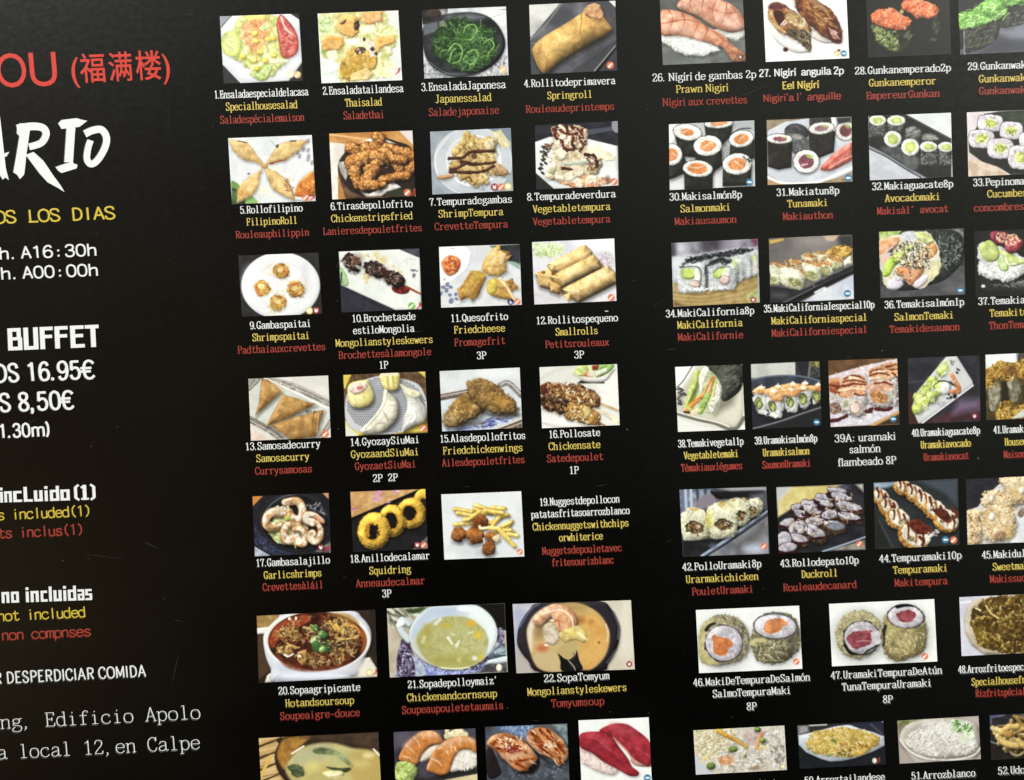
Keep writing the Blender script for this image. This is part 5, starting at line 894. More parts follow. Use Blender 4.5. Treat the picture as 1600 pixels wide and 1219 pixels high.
P('350 110 450 96 626 98 628 260 560 340 480 370 440 240 400 180', '2a2c26', sm=1, c2='44463c', f=6, n=.3, o='nori_cone', b=14, k=.6); P('420 130 480 140 520 260 490 350 440 260', '565a4c', s=8, al=.6, sm=1); Sc(60, '440 130 600 110 610 240 500 320', '5c5f54 1a1b17 74776a', 8, 1.4, (120, 180))
P('200 440 250 300 300 180 360 130 430 180 470 260 470 330 430 440 390 470 330 460 250 470', 'b7bc98', sm=1, c2='98a070', f=5, o='filling'); P('390 350 430 240 460 250 472 310 450 390 420 450 390 470 370 420', 'dadbd2', sm=1, c2='b5b5a8', f=2.6, n=.12, w=1.5, b=5, o='rice')
P('200 400 215 320 240 240 270 150 300 140 310 180 280 280 250 350 210 420', '9ab043', sm=1, c2='b8c86c', f=5, b=5, o='avocado'); P('300 190 330 130 360 110 380 140 350 220 330 300 310 320', 'd5dcb8', sm=1, c2='e8ecd4', f=5, b=5, o='cucumber_slice'); P('330 250 390 190 420 180 390 260 370 300', 'c3c9a0', sm=1, c2='a5b478', f=4)
L('320 350 350 290 400 190', 'd58a3a', 4.5, 3, b=2); L('385 330 395 260 415 190', 'cf7f34', 4, 3, b=2); L('205 445 260 370 310 340', 'd98c34', 6, 5, b=2, k=.6, o='carrot_stick', sh=.3); L('225 430 290 370', 'c9782a', 5, b=2); L('240 470 300 430', 'e2bd94', 5, 4, b=2); L('310 450 350 370 370 330', '6d9436', 10, 8, c2='93b258', f=3, b=3, o='cucumber_slice'); P('380 400 430 200 440 220 400 420', 'b5c464', b=2); P('210 410 260 290 310 240 270 360', '4d6a24', s=2, al=.7); L('200 400 230 430', 'b5c24a', 4); L('250 480 300 440', 'd8bfa0', 3); L('190 455 230 460', '26301c', 3); Sc(30, '390 380 450 280 460 340 400 450', 'ecece4 a8a89c', 4, 2.4)
# 39 salmon uramaki
pic('W', '694 92 1215 68 708 585', 'printed photo of salmon topped uramaki in a curved row on a dark plate')
bg('33373c', '24272b', 14); P('694 92 1030 78 1032 200 694 200', 'b5b7b0', c2='a3a59e', f=16); P('1030 78 1140 70 1130 190 1080 190', '23252b'); P('1150 70 1215 68 1215 120 1150 110', '8f8a3c', s=3, c2='3c3a20', f=4); L('1145 70 1130 190', '6c6a60', 3); P('1150 120 1216 120 1222 190 1140 190', '2e3032', c2='484a4c', f=3)
P('698 210 800 185 960 176 1120 190 1222 220 1226 410 1000 500 708 582 700 300', '3b4450', sm=0, c2='2c323c', f=16, o='plate'); P('700 300 1225 290 1228 420 1000 500 708 582', '24252a', c2='1c1d21', f=12, s=6); L('700 212 820 186 980 178 1120 192 1220 222', '5b6674', 2.4); L('712 580 900 530 1100 460 1226 420', '77797c', 2); P('720 588 1000 515 1226 430 1230 560', '1f2023', s=3)
def ura(x0, y0, x1, y1, cx, cy):
    P([x0, y0 + 40, x0 + 50, y0, x1 - 10, y0 + 20, x1, y0 + 70, x1 - 16, y1 - 20, x1 - 60, y1, x0 + 20, y1 - 40], 'c8ccc8', sm=1, c2='b0b4b2', f=2.6, n=.1, w=2, wf=4, b=8, k=.4, o='sushi_roll', sh=.4)
    E(cx, cy, 30, 46, -14, '4c5230', c2='8a9448', f=3, n=.2, w=1, d='23261f', dw=1.2); E(cx + 5, cy + 10, 10, 24, 10, 'a5b25c', w=1)
ura(1140, 260, 1226, 400, 1190, 335); ura(1030, 240, 1150, 430, 1090, 355); ura(930, 250, 1060, 460, 990, 380); ura(712, 270, 830, 470, 752, 390); ura(810, 270, 950, 500, 855, 410)
P('704 310 750 265 810 280 870 260 920 250 990 235 1060 240 1120 250 1220 255 1226 305 1120 290 1060 310 1030 340 950 340 930 375 860 370 820 330 760 320', 'c98845', sm=1, c2='dba468', f=6, n=.1, w=1.5, b=6, k=.5, o='salmon_topping', sh=.3)
for q in ((775, 270), (900, 260), (1010, 245), (1105, 238), (1205, 250), (870, 296), (995, 280), (1090, 270)):
    E(q[0], q[1], 24, 12, 0, 'ece2c8', w=2, n=.1); L([q[0] - 5, q[1], q[0] + 2, q[1] - 22], 'e6dcc0', 4, 1)
Sc(40, '720 310 900 270 1120 255 1220 280 1000 320 900 350', 'e6b880 b87030 f0d4a4', 5, 2.2, w=1); Sc(30, '730 430 900 480 880 500 760 460', 'dcdedc', 5, 2); icon(1192, 532, 'f', 5)
# 39A flamed salmon uramaki
pic('X', '116 114 638 95 134 618', 'printed photo of flamed salmon uramaki drizzled with brown sauce on a speckled plate')
bg('6b4c2e', '5a3d22', 12); P('118 230 400 150 640 100 650 500 460 600 134 618', 'cbc5cc', c2='b9b4c4', f=3, n=.05, o='plate'); Sc(70, '140 520 640 480 600 560 180 610', 'aaa8c0 dcd6dc e8e4e8', 5, 2.4); Sc(30, '130 230 420 150 620 110 400 200', 'd8a890 e8e2e6 a8a4b8', 5, 2.6); P('460 600 650 500 655 590', '3a2c1c'); L('450 605 560 550 650 505', 'b98a50', 5, s=2)
P('118 250 200 240 210 280 130 300', 'c98a60', s=3)
def urb(q, **k):
    P(q, 'c2bab8', sm=1, c2='a9a09c', f=3, n=.12, w=2, wf=4, b=9, k=.5, o='sushi_roll', sh=.4, **k)
urb('520 150 600 130 640 140 644 240 560 260 500 220'); urb('410 200 480 180 560 200 600 260 500 280 420 250'); urb('120 300 190 290 220 360 200 470 140 500 122 420'); urb('230 240 330 210 400 250 400 300 300 330 220 300'); urb('590 280 645 260 648 440 600 440'); urb('400 310 460 270 560 270 610 330 600 420 560 470 470 460 410 420'); urb('190 340 260 300 380 310 410 360 400 480 370 540 270 520 190 480')
P('230 250 330 215 400 255 390 330 400 380 330 370 250 400 190 370 210 300', 'bc7a4c', sm=1, c2='d8a07c', f=5, n=.2, w=2, s=2); P('410 300 470 260 580 260 610 330 520 350 420 350', 'c2896a', sm=1, c2='d8b09a', f=5, n=.15, w=2, s=2); P('430 180 640 120 640 230 480 250 420 220', 'bd7c4e', sm=1, c2='d8a880', f=4, n=.2, w=2, s=2); P('122 290 200 280 200 360 130 350', 'b5683a', sm=1, c2='8a3a1c', f=4, w=2, s=2)
for q in ('240 250 320 225 390 260', '230 280 310 260 400 280', '210 310 320 290 400 300', '130 300 180 310 200 360', '430 200 500 180 560 200', '430 230 500 210 580 230', '560 160 630 140', '570 190 640 180', '470 290 540 280 600 300', '320 370 360 380 400 370', '600 210 640 240'):
    L(q, '5c2414', 3, 1.8, s=1.8, w=1.4); 
for q in ('200 340 300 325 390 330', '280 240 340 250', '500 195 580 190', '430 250 520 240'):
    L(q, 'e8c8a8', 4, 2, s=1.6)
E(320, 470, 40, 46, 10, 'd5c0b4', d='8a5a2c', dw=2); E(250, 440, 18, 30, 20, '8a9068', s=2); E(300, 420, 30, 16, -30, 'd8d0c0'); P('430 360 500 350 560 380 540 430 450 420', '8a5428', sm=1, c2='c08a54', f=3, n=.25, w=2); E(590, 380, 18, 40, 0, '9aa088', s=2)
for q in ('140 570 200 560 260 530', '430 490 450 480', '480 480 540 490 600 470', '410 500 440 500'):
    L(q, '4c1a18', 6, 5, s=1.5, w=1)
P('130 440 200 440 210 500 150 520', '6a3c2c', sm=1, c2='9a8a80', f=3, n=.3, w=2, s=2); icon(608, 556, 'f', 5)
# 40 avocado uramaki
pic('X', '718 96 1262 74 726 596', 'printed photo of avocado uramaki on a white triangular plate')
bg('2f2e36', '25242b', 14); P('722 360 800 360 830 596 726 596', '43241f', s=4); P('830 590 1260 400 1268 565 830 592', '4c2c30', s=4, c2='3a2228', f=10); P('1100 410 1262 410 1266 480 1060 520', '6a5a78', s=14, al=.9); L('720 280 900 260', '3c3b44', 3)
P('760 500 800 590 830 588 1215 300 1210 270 1090 80 1010 84 880 240 790 350 755 450', 'c3c6c8', c2='b4b8ba', f=14, b=5, k=.3, o='plate', sh=.3); L('830 586 1000 460 1214 302', 'e2e4e6', 2)
for q in ((985, 180, 60, 40, -60), (905, 275, 50, 46, -50), (970, 320, 50, 40, -60), (850, 350, 50, 46, -50), (800, 400, 44, 46, -40), (900, 390, 54, 46, -50), (830, 440, 50, 46, -40), (790, 480, 40, 40, -40)):
    E(*q, '93ad3a', c2='c4d27c', f=4, n=.12, w=2, wf=5, b=9, k=.5, o='sushi_roll', sh=.4)
E(1005, 325, 42, 54, 20, 'cdd2cc', c2='b0b4b0', f=3, w=1, b=6); E(920, 405, 24, 26, 0, 'a5aa88', c2='6a7048', f=3, w=1); E(850, 470, 26, 24, 0, 'b8bc9c', w=1, c2='8a9060', f=3); glow(1000, 160, 30, 40, 'dbe4a4', .8); Sc(26, '780 450 880 300 1000 150 1020 170 900 420 820 500', 'dde6ae a0ba48', 7, 3, (100, 140), s=1.5); L('950 270 1010 270 1060 300', '1f2318', 2)
P('1035 220 1060 210 1090 260 1120 310 1120 360 1060 370 1020 345 1080 320', 'c2703c', sm=1, c2='d99a6c', f=4, b=4, o='salmon_garnish'); L('1040 270 1080 310', '4a2c1c', 2)
for q in ((1100, 180, 18, 7, 30), (1092, 205, 12, 7, 60), (1075, 385, 18, 15, 0), (1045, 395, 10, 15, 30), (1030, 375, 10, 8, 0), (1020, 400, 8, 8, 0)):
    E(*q, '1d1d20', w=1)
Sc(10, '980 440 40 24', '8a8c98', 6, 1.4); Sc(6, '1060 130 16 16', '4a4c40', 5, 1.4); icon(1225, 535, 's', 4.4)
# 41 house uramaki (cut by the frame)
pic('X', '1306 70 1850 45 1314 566', 'printed photo of uramaki buried in crunchy golden flakes')
bg('51421e', '3a2e14', 8); P('1306 68 1555 56 1545 130 1440 130 1310 180', 'c9d2d6', c2='dde2e4', f=12); L('1545 60 1552 130', '6a7274', 2); P('1555 60 1850 45 1850 100 1570 120', '43443c')
P('1330 300 1400 260 1440 320 1420 430 1380 500 1340 480', '6c6a50', sm=1, c2='8c8a74', f=4, n=.15, w=1, b=6, o='sushi_roll'); P('1480 260 1540 230 1580 300 1560 420 1500 440 1470 340', '5a5840', sm=1, c2='77755c', f=4, n=.15, w=1, b=6, o='sushi_roll'); P('1430 260 1480 240 1490 420 1420 480', '2a2110', s=5); E(1490, 300, 16, 36, -20, '9a9a88', s=3)
P('1310 180 1420 120 1520 130 1600 100 1850 90 1850 230 1600 260 1500 230 1400 260 1310 300', '9c7426', sm=1, c2='75521a', f=4, n=.3, w=3, o='crunchy_flakes', b=4); P('1380 540 1420 440 1500 420 1560 460 1850 380 1850 520 1500 556 1400 566', '9a7428', sm=1, c2='5f4414', f=4, n=.3, w=3, o='crunchy_flakes')
Sc(170, '1312 190 1420 120 1520 130 1600 110 1840 100 1840 240 1600 260 1400 280 1312 340', 'c29a3c dcbc64 7a561a a37a28 4f3a10 b58a30', 8, 3, (0, 180), .6, b=1.2, k=.7); Sc(110, '1390 550 1430 430 1520 430 1560 470 1840 400 1840 500 1480 556', 'c29a3c dcbc64 7a561a a37a28 4f3a10', 8, 3, (0, 180), .6, b=1.2, k=.7); glow(1490, 190, 50, 30, '6a3c1a', .7); P('1500 556 1600 480 1620 540', 'b5b8b4', s=2)
# 42 chicken uramaki
pic('Y', '104 122 762 100 130 630', 'printed photo of chicken uramaki with crumb topping in a row on a black tray')
bg('4a4b52', '3a3b42', 14); P('104 122 340 114 330 260 110 300', '5b6880', c2='8a94a4', f=8, s=6)
for x in (150, 190, 240, 300):
    L([x, 120, x + 6, 260], 'a9b4c8' if x % 4 else '333a50', 4, s=3, sm=0)
P('220 250 260 180 330 150 390 190 380 260', '77707a', sm=1, s=6); P('350 140 740 120 760 190 640 180 380 190', '18181b', s=3); P('380 108 762 100 762 125 500 130', '9a9aa0', s=5); P('640 160 760 140 765 280 700 300', '53555e', s=8); L('350 140 420 185 500 180', '0c0c0e', 4)
P('130 470 600 340 770 270 770 300 300 625 130 630', '1a1a1d', c2='26262a', f=14, o='tray'); P('290 628 775 320 780 605', '83868f', c2='5f626c', f=18, s=2); L('280 628 500 480 775 285', '7f8ea8', 7, 4, b=3); L('300 628 520 490 776 310', '26282e', 3); P('500 560 760 330 775 420 640 600', '4c4a48', s=16, al=.7); glow(660, 570, 70, 40, 'aeb8d0', .8); glow(360, 550, 30, 20, '585c6a', .8)
def puff(q, **k):
    P(q, 'cfcfae', sm=1, c2='b9b893', f=3, n=.1, w=1.8, wf=4, b=12, k=.5, o='sushi_roll', sh=.6, **k)
puff('620 220 660 185 720 190 745 240 720 300 690 330 640 300'); puff('540 230 600 200 680 215 710 260 690 320 640 345 560 330'); puff('440 250 500 190 580 190 640 240 640 320 620 380 560 400 480 370'); puff('310 300 340 240 420 215 500 240 540 300 545 420 520 470 420 490 330 480'); puff('108 330 150 270 220 255 290 280 320 340 330 460 300 490 150 510 120 440')
glow(330, 350, 26, 60, 'cfc63c', .7); glow(450, 235, 40, 30, 'd6cf78', .6); glow(520, 250, 60, 40, 'd3cd90', .5)
for q in ((218, 410, 70, 50), (440, 390, 66, 44), (575, 320, 34, 38), (662, 282, 24, 30)):
    E(*q, 10, '3c3426', c2='6c5434', f=3, n=.35, w=3, wf=4); E(q[0] + q[2] * .35, q[1] - 8, q[2] * .35, q[3] * .3, -20, 'b59480', w=1.5); L([q[0] - q[2], q[1] - 10, q[0] - 10, q[1] - q[3], q[0] + q[2], q[1] - 10], '25241f', 2, w=1.5); Sc(12, (q[0], q[1], q[2] * .8, q[3] * .8), '8a6030 1d1a16 b88848', 5, 2)
for q in ((215, 272, 30, 16), (425, 235, 24, 20), (590, 190, 14, 10), (520, 200, 12, 8)):
    E(*q, 0, 'b98a3a', c2='d8b468', f=2.4, w=2)
Sc(60, '120 320 220 260 320 320 400 230 520 260 620 200 720 210 700 280 560 260 520 330', 'e2e0c8 eceada', 3.4, 1.8, al=.6); P('130 480 320 488 520 466 510 480 150 505', '8a8882', s=4, al=.7); icon(745, 550, 'w', 5)
# 43 duck roll
pic('Y', '838 104 1498 76 858 606', 'printed photo of sliced duck rolls with dark sauce heaped on a black plate')
bg('232228', '1b1a20', 16); P('838 104 1340 84 1200 160 1000 240 850 330', 'cdbf7c', c2='bba95c', f=12, s=4); P('838 104 950 98 860 200 845 260', 'a7a8bc', s=8); P('1440 82 1498 76 1500 140', 'a8a49c', s=5); glow(1350, 110, 40, 30, '4c5068', .9)
P('855 340 960 270 1240 150 1400 120 1498 180 1510 480 1250 590 860 606', '1f1e23', c2='29282e', f=16, o='plate'); P('1230 582 1510 500 1512 575', '8d897e', s=3, c2='6c6860', f=8); L('1190 590 1400 520 1512 480', '8ba0b8', 2.4); P('1380 130 1500 170 1500 420 1440 440', '2e2c33', s=8)
def duck(cx, cy, rx, ry, a=0):
    rx *= 1.2; ry *= 1.22
    E(cx + 3, cy + ry * .55, rx * 1.02, ry * .9, a, '2c1c14', c2='5c4e38', f=3, n=.35, w=1.5, b=5, o='sushi_roll', sh=.6); E(cx, cy, rx, ry * .9, a, 'aaa6ae', c2='8f8a98', f=4, n=.12, w=1.4, b=5, k=.4, d='241618', dw=1.6)
    L([cx - rx * .9, cy + ry * .75, cx, cy + ry * 1.0, cx + rx * .95, cy + ry * .7], '301012', 5, 4, s=1.5, w=1)
for q in ((1000, 260, 46, 32, 0), (1085, 235, 56, 34, 10), (1180, 185, 46, 34, 0), (1300, 130, 66, 28, 10), (1330, 180, 70, 34, 20), (1220, 230, 56, 26, 20), (1030, 310, 60, 30, 30), (1110, 280, 70, 32, 30), (920, 370, 50, 32, -20), (1390, 250, 90, 36, 12), (1240, 310, 56, 38, -10), (1390, 325, 86, 30, 14), (1120, 365, 60, 40, -10), (1000, 410, 62, 54, -30), (1280, 395, 70, 36, 10), (1130, 440, 80, 44, 30), (1010, 490, 66, 34, 20), (895, 500, 50, 60, 30), (920, 560, 64, 36, -10)):
    duck(*q)
Sc(60, '900 400 1100 250 1400 150 1480 300 1300 450 1050 540', '9a7a44 6c5430 2c1a14 c0a26c', 7, 2.2, (0, 180), .5); Sc(50, '940 300 1200 160 1440 180 1460 340 1100 500', 'e8e2e8 f6f2f4 2a1014', 6, 1.6, (0, 180), .5); P('1180 400 1360 360 1340 440 1240 470', '5a4a30', sm=1, s=3, c2='2a241c', f=4, w=2, al=.6); E(1290, 395, 60, 30, 8, '7a8cb4', al=.5, s=4); icon(1468, 532, 'w', 5)
# 44 tempura maki
pic('Z', '460 118 1098 86 472 622', 'printed photo of two rows of tempura maki striped with brown sauce on a dark plate')
bg('2d3133', '24282a', 14); P('460 118 700 106 640 130 500 170 466 200', '7c8ea4', s=5, c2='93a4b8', f=10); P('800 102 1098 86 1100 300 1000 200', '3c4650', s=8); P('470 330 600 600 472 622', '20231f', s=5); L('500 400 600 600', '3a3f40', 3, s=3); P('640 610 1100 400 1110 590', '262a2c', s=6); L('930 470 1110 440', '4a5054', 2, s=2)
def tmp(cx, cy, rx, ry, a=32):
    rx *= 1.12; ry *= 1.3
    E(cx - 12, cy + 10, rx, ry, a, '8f5c1e', c2='c08c3c', f=2.6, n=.3, w=1.8, wf=3, b=6, k=.5, o='sushi_roll', sh=.6, sd=(1, 3)); E(cx + 4, cy - 4, rx * .9, ry * .84, a, 'd9d2c2', c2='b8ad98', f=3, n=.1, w=1.4, b=4, k=.3)
    for t in (-.5, 0, .5):
        x, y = cx + t * rx * .9, cy + t * ry * .8
        L([x - 4, y - ry * .75, x + 10, y - ry * .1, x + 4, y + ry * .55], '54240f' if t != 0 else '8a4a1c', 4.2, 2.2, s=1.4, w=1)
for q in ((690, 150, 66, 40), (775, 195, 68, 44), (850, 250, 74, 48), (930, 318, 80, 54), (1015, 398, 92, 62)):
    tmp(*q)
for q in ((520, 222, 60, 42), (580, 298, 70, 48), (650, 385, 84, 58), (775, 520, 116, 74)):
    tmp(*q)
for q in ((680, 412, 34, 20, -30), (745, 545, 32, 22, -10), (985, 405, 26, 20, 0), (905, 308, 20, 16, 0), (600, 318, 18, 12, 0)):
    E(*q, '3a3830', c2='c0a878', f=2.4, n=.3, w=2)
P('720 420 790 390 860 440 905 460 890 500 820 510 780 500', '4a1a12', sm=1, c2='6e2c18', f=4, w=1, sp=.08, o='sauce'); P('910 330 960 310 1020 340 1050 390 1040 420 980 400', '431a12', sm=1, c2='6a2c18', f=4, w=1, sp=.08, o='sauce'); L('810 530 840 560 830 590', '5a2014', 5, s=1.5); L('880 525 940 490', 'e8e4de', 4, 6, w=1); Sc(16, '870 500 950 480 950 510 880 540', '2a2420 e8e4dc', 5, 2); L('1050 310 1090 350 1080 380', '5e2a12', 5, w=1); icon(1004, 550, 'f'); icon(1066, 552, 'w')
# 45 sweet maki (cut by the frame)
pic('Z', '1158 90 1800 62 1172 588', 'printed photo of sweet maki coated in pale toasted crumbs')
bg('2a2a30', '222228', 6, .2); P('1165 330 1250 300 1290 240 1420 120 1440 70 1800 62 1800 560 1172 588', 'd2ccc6', c2='c2bcb8', f=14, o='plate'); P('1550 300 1800 250 1800 560 1540 576', 'ccced4', c2='bfc2ca', f=10); glow(1480, 560, 60, 40, 'dfe2e6', .8)
for q in ('1440 75 1800 60 1800 170 1600 230 1500 250 1440 160', '1480 190 1540 150 1640 150 1700 220 1600 270 1500 290', '1270 240 1310 190 1380 170 1450 190 1520 260 1500 310 1400 310 1300 310', '1172 340 1240 320 1290 340 1290 470 1260 575 1176 588', '1290 330 1340 290 1430 290 1500 310 1535 400 1530 490 1480 550 1400 570 1310 540 1280 450'):
    P(q, 'c2a678', sm=1, c2='d8c4a0', f=3, n=.14, w=3, wf=4, b=14, k=.45, o='sushi_roll', sh=.4, sd=(2, 4))
Sc(190, '1300 320 1400 180 1520 260 1800 80 1800 150 1530 290 1530 480 1400 560 1290 470', '9c7438 e4d4b4 b58e50 8a602a d0b48a', 3.6, 2.2); Sc(70, '1176 350 1280 340 1280 480 1200 580', '9c7438 6a3c18 e4d4b4 b58e50', 3.6, 2.2); glow(1540, 200, 46, 36, 'a9803c', .6); glow(1340, 380, 40, 60, 'b58e54', .6); glow(1480, 500, 40, 40, 'a8803f', .6)
for q in ((1357, 238, 22, 28), (1357, 378, 28, 34), (1585, 180, 26, 30)):
    E(*q, 0, 'e6dac4', b=8, k=.5)
E(1415, 520, 46, 36, -20, '7c5c40', c2='a08468', f=3, n=.2, s=4, b=5); E(1580, 345, 26, 40, 20, '5c4c40', c2='90806c', f=3, s=2)
# 46 salmon tempura maki
pic('a', '150 128 1040 90 178 672', 'printed photo of two battered salmon maki on a white ground')
bg('dfe3e1', 'd8dcda', 18)
E(390, 420, 250, 240, 0, 'a8acaa', s=14, al=.7); E(840, 400, 230, 240, 0, 'a8acaa', s=14, al=.7)
P('175 420 190 290 250 210 340 170 450 175 540 220 590 300 612 400 600 490 540 560 420 600 300 605 210 580 180 520', '8f8662', sm=1, c2='a59c74', f=5, n=.2, w=2, wf=4, b=12, k=.4, o='sushi_roll', sh=.4); P('180 340 230 250 310 210 240 320 230 440 280 540 340 590 230 590 180 520', 'b3a873', sm=1, c2='a49860', f=8, s=5); P('440 190 540 230 600 320 608 450 560 520 580 380 530 270', '6a6450', sm=1, c2='8a8468', f=4, n=.3, s=4); Sc(70, '330 180 480 190 590 300 600 480 560 400 480 260', '4c4838 a59e80 7a7458', 8, 2.4, (30, 100), .4)
E(392, 415, 168, 162, 10, '33323a', w=2, wf=6); E(392, 415, 158, 152, 10, 'c4bfc8', c2='aeaab6', f=6, n=.06, b=8, k=.3); L('240 300 270 260 310 245', '26262a', 6, 4); glow(340, 310, 50, 30, 'd8d4da', .8); glow(460, 320, 60, 40, '9c9aa4', .6); Sc(26, '390 420 140 130', 'dcd8e0 908e98', 7, 2.4); P('300 350 360 355 420 375 460 400 472 435 440 460 420 510 370 515 310 500 298 430', 'b9622e', sm=1, c2='c67440', f=6, n=.06, w=2)
P('640 300 660 220 740 160 850 145 960 165 1030 240 1042 350 1046 440 990 520 880 580 780 590 680 560 640 480 620 400', '7c7656', sm=1, c2='5c583f', f=5, n=.28, w=2, wf=4, b=12, k=.4, o='sushi_roll', sh=.4); P('620 390 700 370 770 400 640 440', 'b5ab74', sm=1, s=3, w=1); Sc(110, '650 450 760 400 900 390 1030 330 1040 440 900 570 700 560', '3f3c2c a09a78 8a8460 5a563c b8b290', 9, 3, (0, 180), .8, b=1); P('920 380 1030 300 1040 440 960 500', '47443a', s=8, al=.6, sm=1)
E(835, 270, 190, 112, 2, '2f2e34', w=1.5); E(835, 270, 182, 104, 2, 'c6c3ca', c2='b0adb6', f=6, n=.06, b=7, k=.3); E(830, 160, 60, 12, 0, '77767c', s=3, al=.7); Sc(26, '835 270 160 90', 'dedbe2 94929c', 7, 2.4); P('745 250 790 210 850 200 920 225 940 255 880 290 840 320 760 330 740 300', 'bd6833', sm=1, c2='c87a46', f=6, n=.06, w=2); icon(1015, 573, 'w', 5)
# 47 tuna tempura uramaki
pic('b', '76 118 898 80 100 606', 'printed photo of two battered tuna uramaki on a white ground')
bg('e0e3e0', 'dadddb', 18); E(320, 370, 225, 220, 0, 'a0a4a0', s=18, al=.75); E(670, 360, 210, 240, 0, 'a0a4a0', s=18, al=.75)
P('130 340 160 250 220 190 310 165 400 185 460 240 490 320 490 400 450 470 380 520 290 545 210 520 150 450', 'a59b70', sm=1, c2='8f8660', f=5, n=.14, w=2.5, wf=3, b=10, k=.4, o='sushi_roll', sh=.4); Sc(60, '140 330 230 200 400 190 480 300 440 260 300 230 190 340', 'c2b98e 7a7250 8f8660', 5, 2)
E(330, 385, 144, 136, 0, '26262a', w=2); E(332, 382, 137, 128, 0, 'b3afb4', c2='9a979e', f=5, n=.1, b=8, k=.3); P('230 360 300 335 400 320 415 350 410 410 360 450 290 470 240 440 220 400', '7e323c', sm=1, c2='8f464e', f=5, n=.1, w=2); L('290 415 350 405 400 410', 'a88088', 1.4); L('250 380 330 360 400 350', '5f2430', 1.6, al=.7); P('400 340 470 330 490 410 440 440 420 400', 'b5b2b6', w=2, s=2); L('200 440 240 500 290 510', '141416', 5, 3); L('350 515 420 460 460 440', '1c1c1e', 3, w=2)
P('500 260 540 170 620 130 720 130 800 170 830 260 838 380 820 470 760 520 650 560 560 550 500 470', '9a8e5c', sm=1, c2='83774a', f=6, n=.16, w=2.5, wf=3, b=14, k=.45, o='sushi_roll', sh=.4); P('740 300 830 290 836 420 800 490 740 500', '5c5538', s=8, al=.6, sm=1); Sc(90, '510 330 640 330 820 320 810 470 620 540 520 470', 'b8ac78 756a3e c8be8e 8a7e4c', 6, 2.4)
E(675, 218, 148, 96, 4, '2c2c32', w=1.5); E(675, 218, 138, 88, 4, 'c0bcc0', c2='a8a4aa', f=5, n=.08, b=7, k=.3); L('610 140 680 128 730 135', '121214', 6, 3); P('600 195 640 170 700 165 750 195 745 230 700 265 640 255 610 225', '84333f', sm=1, c2='934850', f=5, n=.1, w=2); L('510 290 505 450', '26241c', 4, 3, w=2); icon(825, 527, 'w', 5.2)
# 48 special fried rice (cut by the frame)
pic('b', '1094 66 1900 28 1112 526', 'printed photo of brown special fried rice in a cream oval dish')
bg('b3b3c8', 'c2c2d2', 14); L('1096 110 1180 100', 'dcdcea', 3, s=2)
P('1130 240 1150 150 1220 80 1900 20 1900 540 1290 515 1190 440 1140 340', 'b9ae98', sm=0, c2='a89c84', f=12, b=7, k=.5, o='dish', sh=.3)
P('1185 270 1200 160 1260 90 1400 55 1900 30 1900 500 1500 505 1340 480 1250 440 1200 350', '43320f', sm=0, c2='6a5018', f=5, n=.3, w=3, o='fried_rice')
Sc(330, '1185 270 1200 160 1260 90 1400 50 1800 30 1800 500 1500 505 1340 480 1250 440', 'a3843a ccb05c 6a4e18 e4d094 2a1c08 b89a4c 3a2a08', 5, 2.6, (0, 180), .5, b=1, k=.7); L('1300 130 1340 190 1400 230', 'd0b868', 2.4); L('1220 150 1260 170', 'e6d8a0', 2.4); glow(1600, 330, 140, 140, '2c1c08', .25); P('1200 310 1270 290 1320 400 1250 450', 'a08426', s=8, al=.4)
# 49 rice with ham and peas
pic('c', '138 185 980 140 162 596', 'printed photo of white rice with peas, ham and omelette strips')
bg('b3ab98', 'c6c0b0', 5, .1); P('138 400 220 480 330 590 162 596', 'b0b6be', s=4); P('138 185 420 170 480 300 240 400 140 400', 'bcb183', c2='cbc29a', f=5, s=6)
Sc(220, '150 200 520 180 560 330 500 470 200 430', 'd8d0ac b5a878 e8e2c8 a89c70', 9, 4.5, (0, 180), b=1.5, k=.5); Sc(240, '500 260 970 160 990 540 400 580 320 500', 'd0ccc4 a9a59c e6e4de 8f8a80 bdb8ac', 9, 4, (0, 180), b=1.5, k=.5); Sc(30, '850 330 980 330 990 480 880 500', '55534a 8a877c', 7, 2)
P('600 220 740 200 760 290 640 320', 'a8928e', sm=1, c2='bca8a4', f=4, s=4, w=1); P('690 260 830 180 800 230 740 300', '97807e', s=3); P('370 440 470 420 520 460 440 510 380 490', 'c09478', sm=1, c2='b5743e', f=4, s=3, w=1, o='ham_piece'); P('640 540 740 500 760 545 650 555', '8a7458', s=4); L('370 185 440 230 540 280 630 335', 'c99438', 8, 5, b=3, s=1.5, o='omelette_strip', sh=.3); L('450 240 540 290', 'a87824', 3, s=1.5); L('725 340 745 260 775 210', 'cf8a5c', 6, 5, b=2, s=1.5, o='omelette_strip'); L('735 350 770 360', 'c9a050', 4, s=1.5); L('760 330 830 340', 'd6cc88', 3, s=1.5); L('220 480 240 430 270 450', 'd6c86c', 3); L('490 450 540 500', 'd8a060', 2)
for q in ((503, 360, 44, 28), (732, 178, 32, 24), (780, 278, 28, 26), (300, 515, 40, 34), (615, 420, 18, 14)):
    E(*q, 0, '5f7a2c', c2='7a9440', f=4, b=7, k=.6, s=1.5, o='pea', sh=.3)
icon(966, 520, 'e', 3.4)
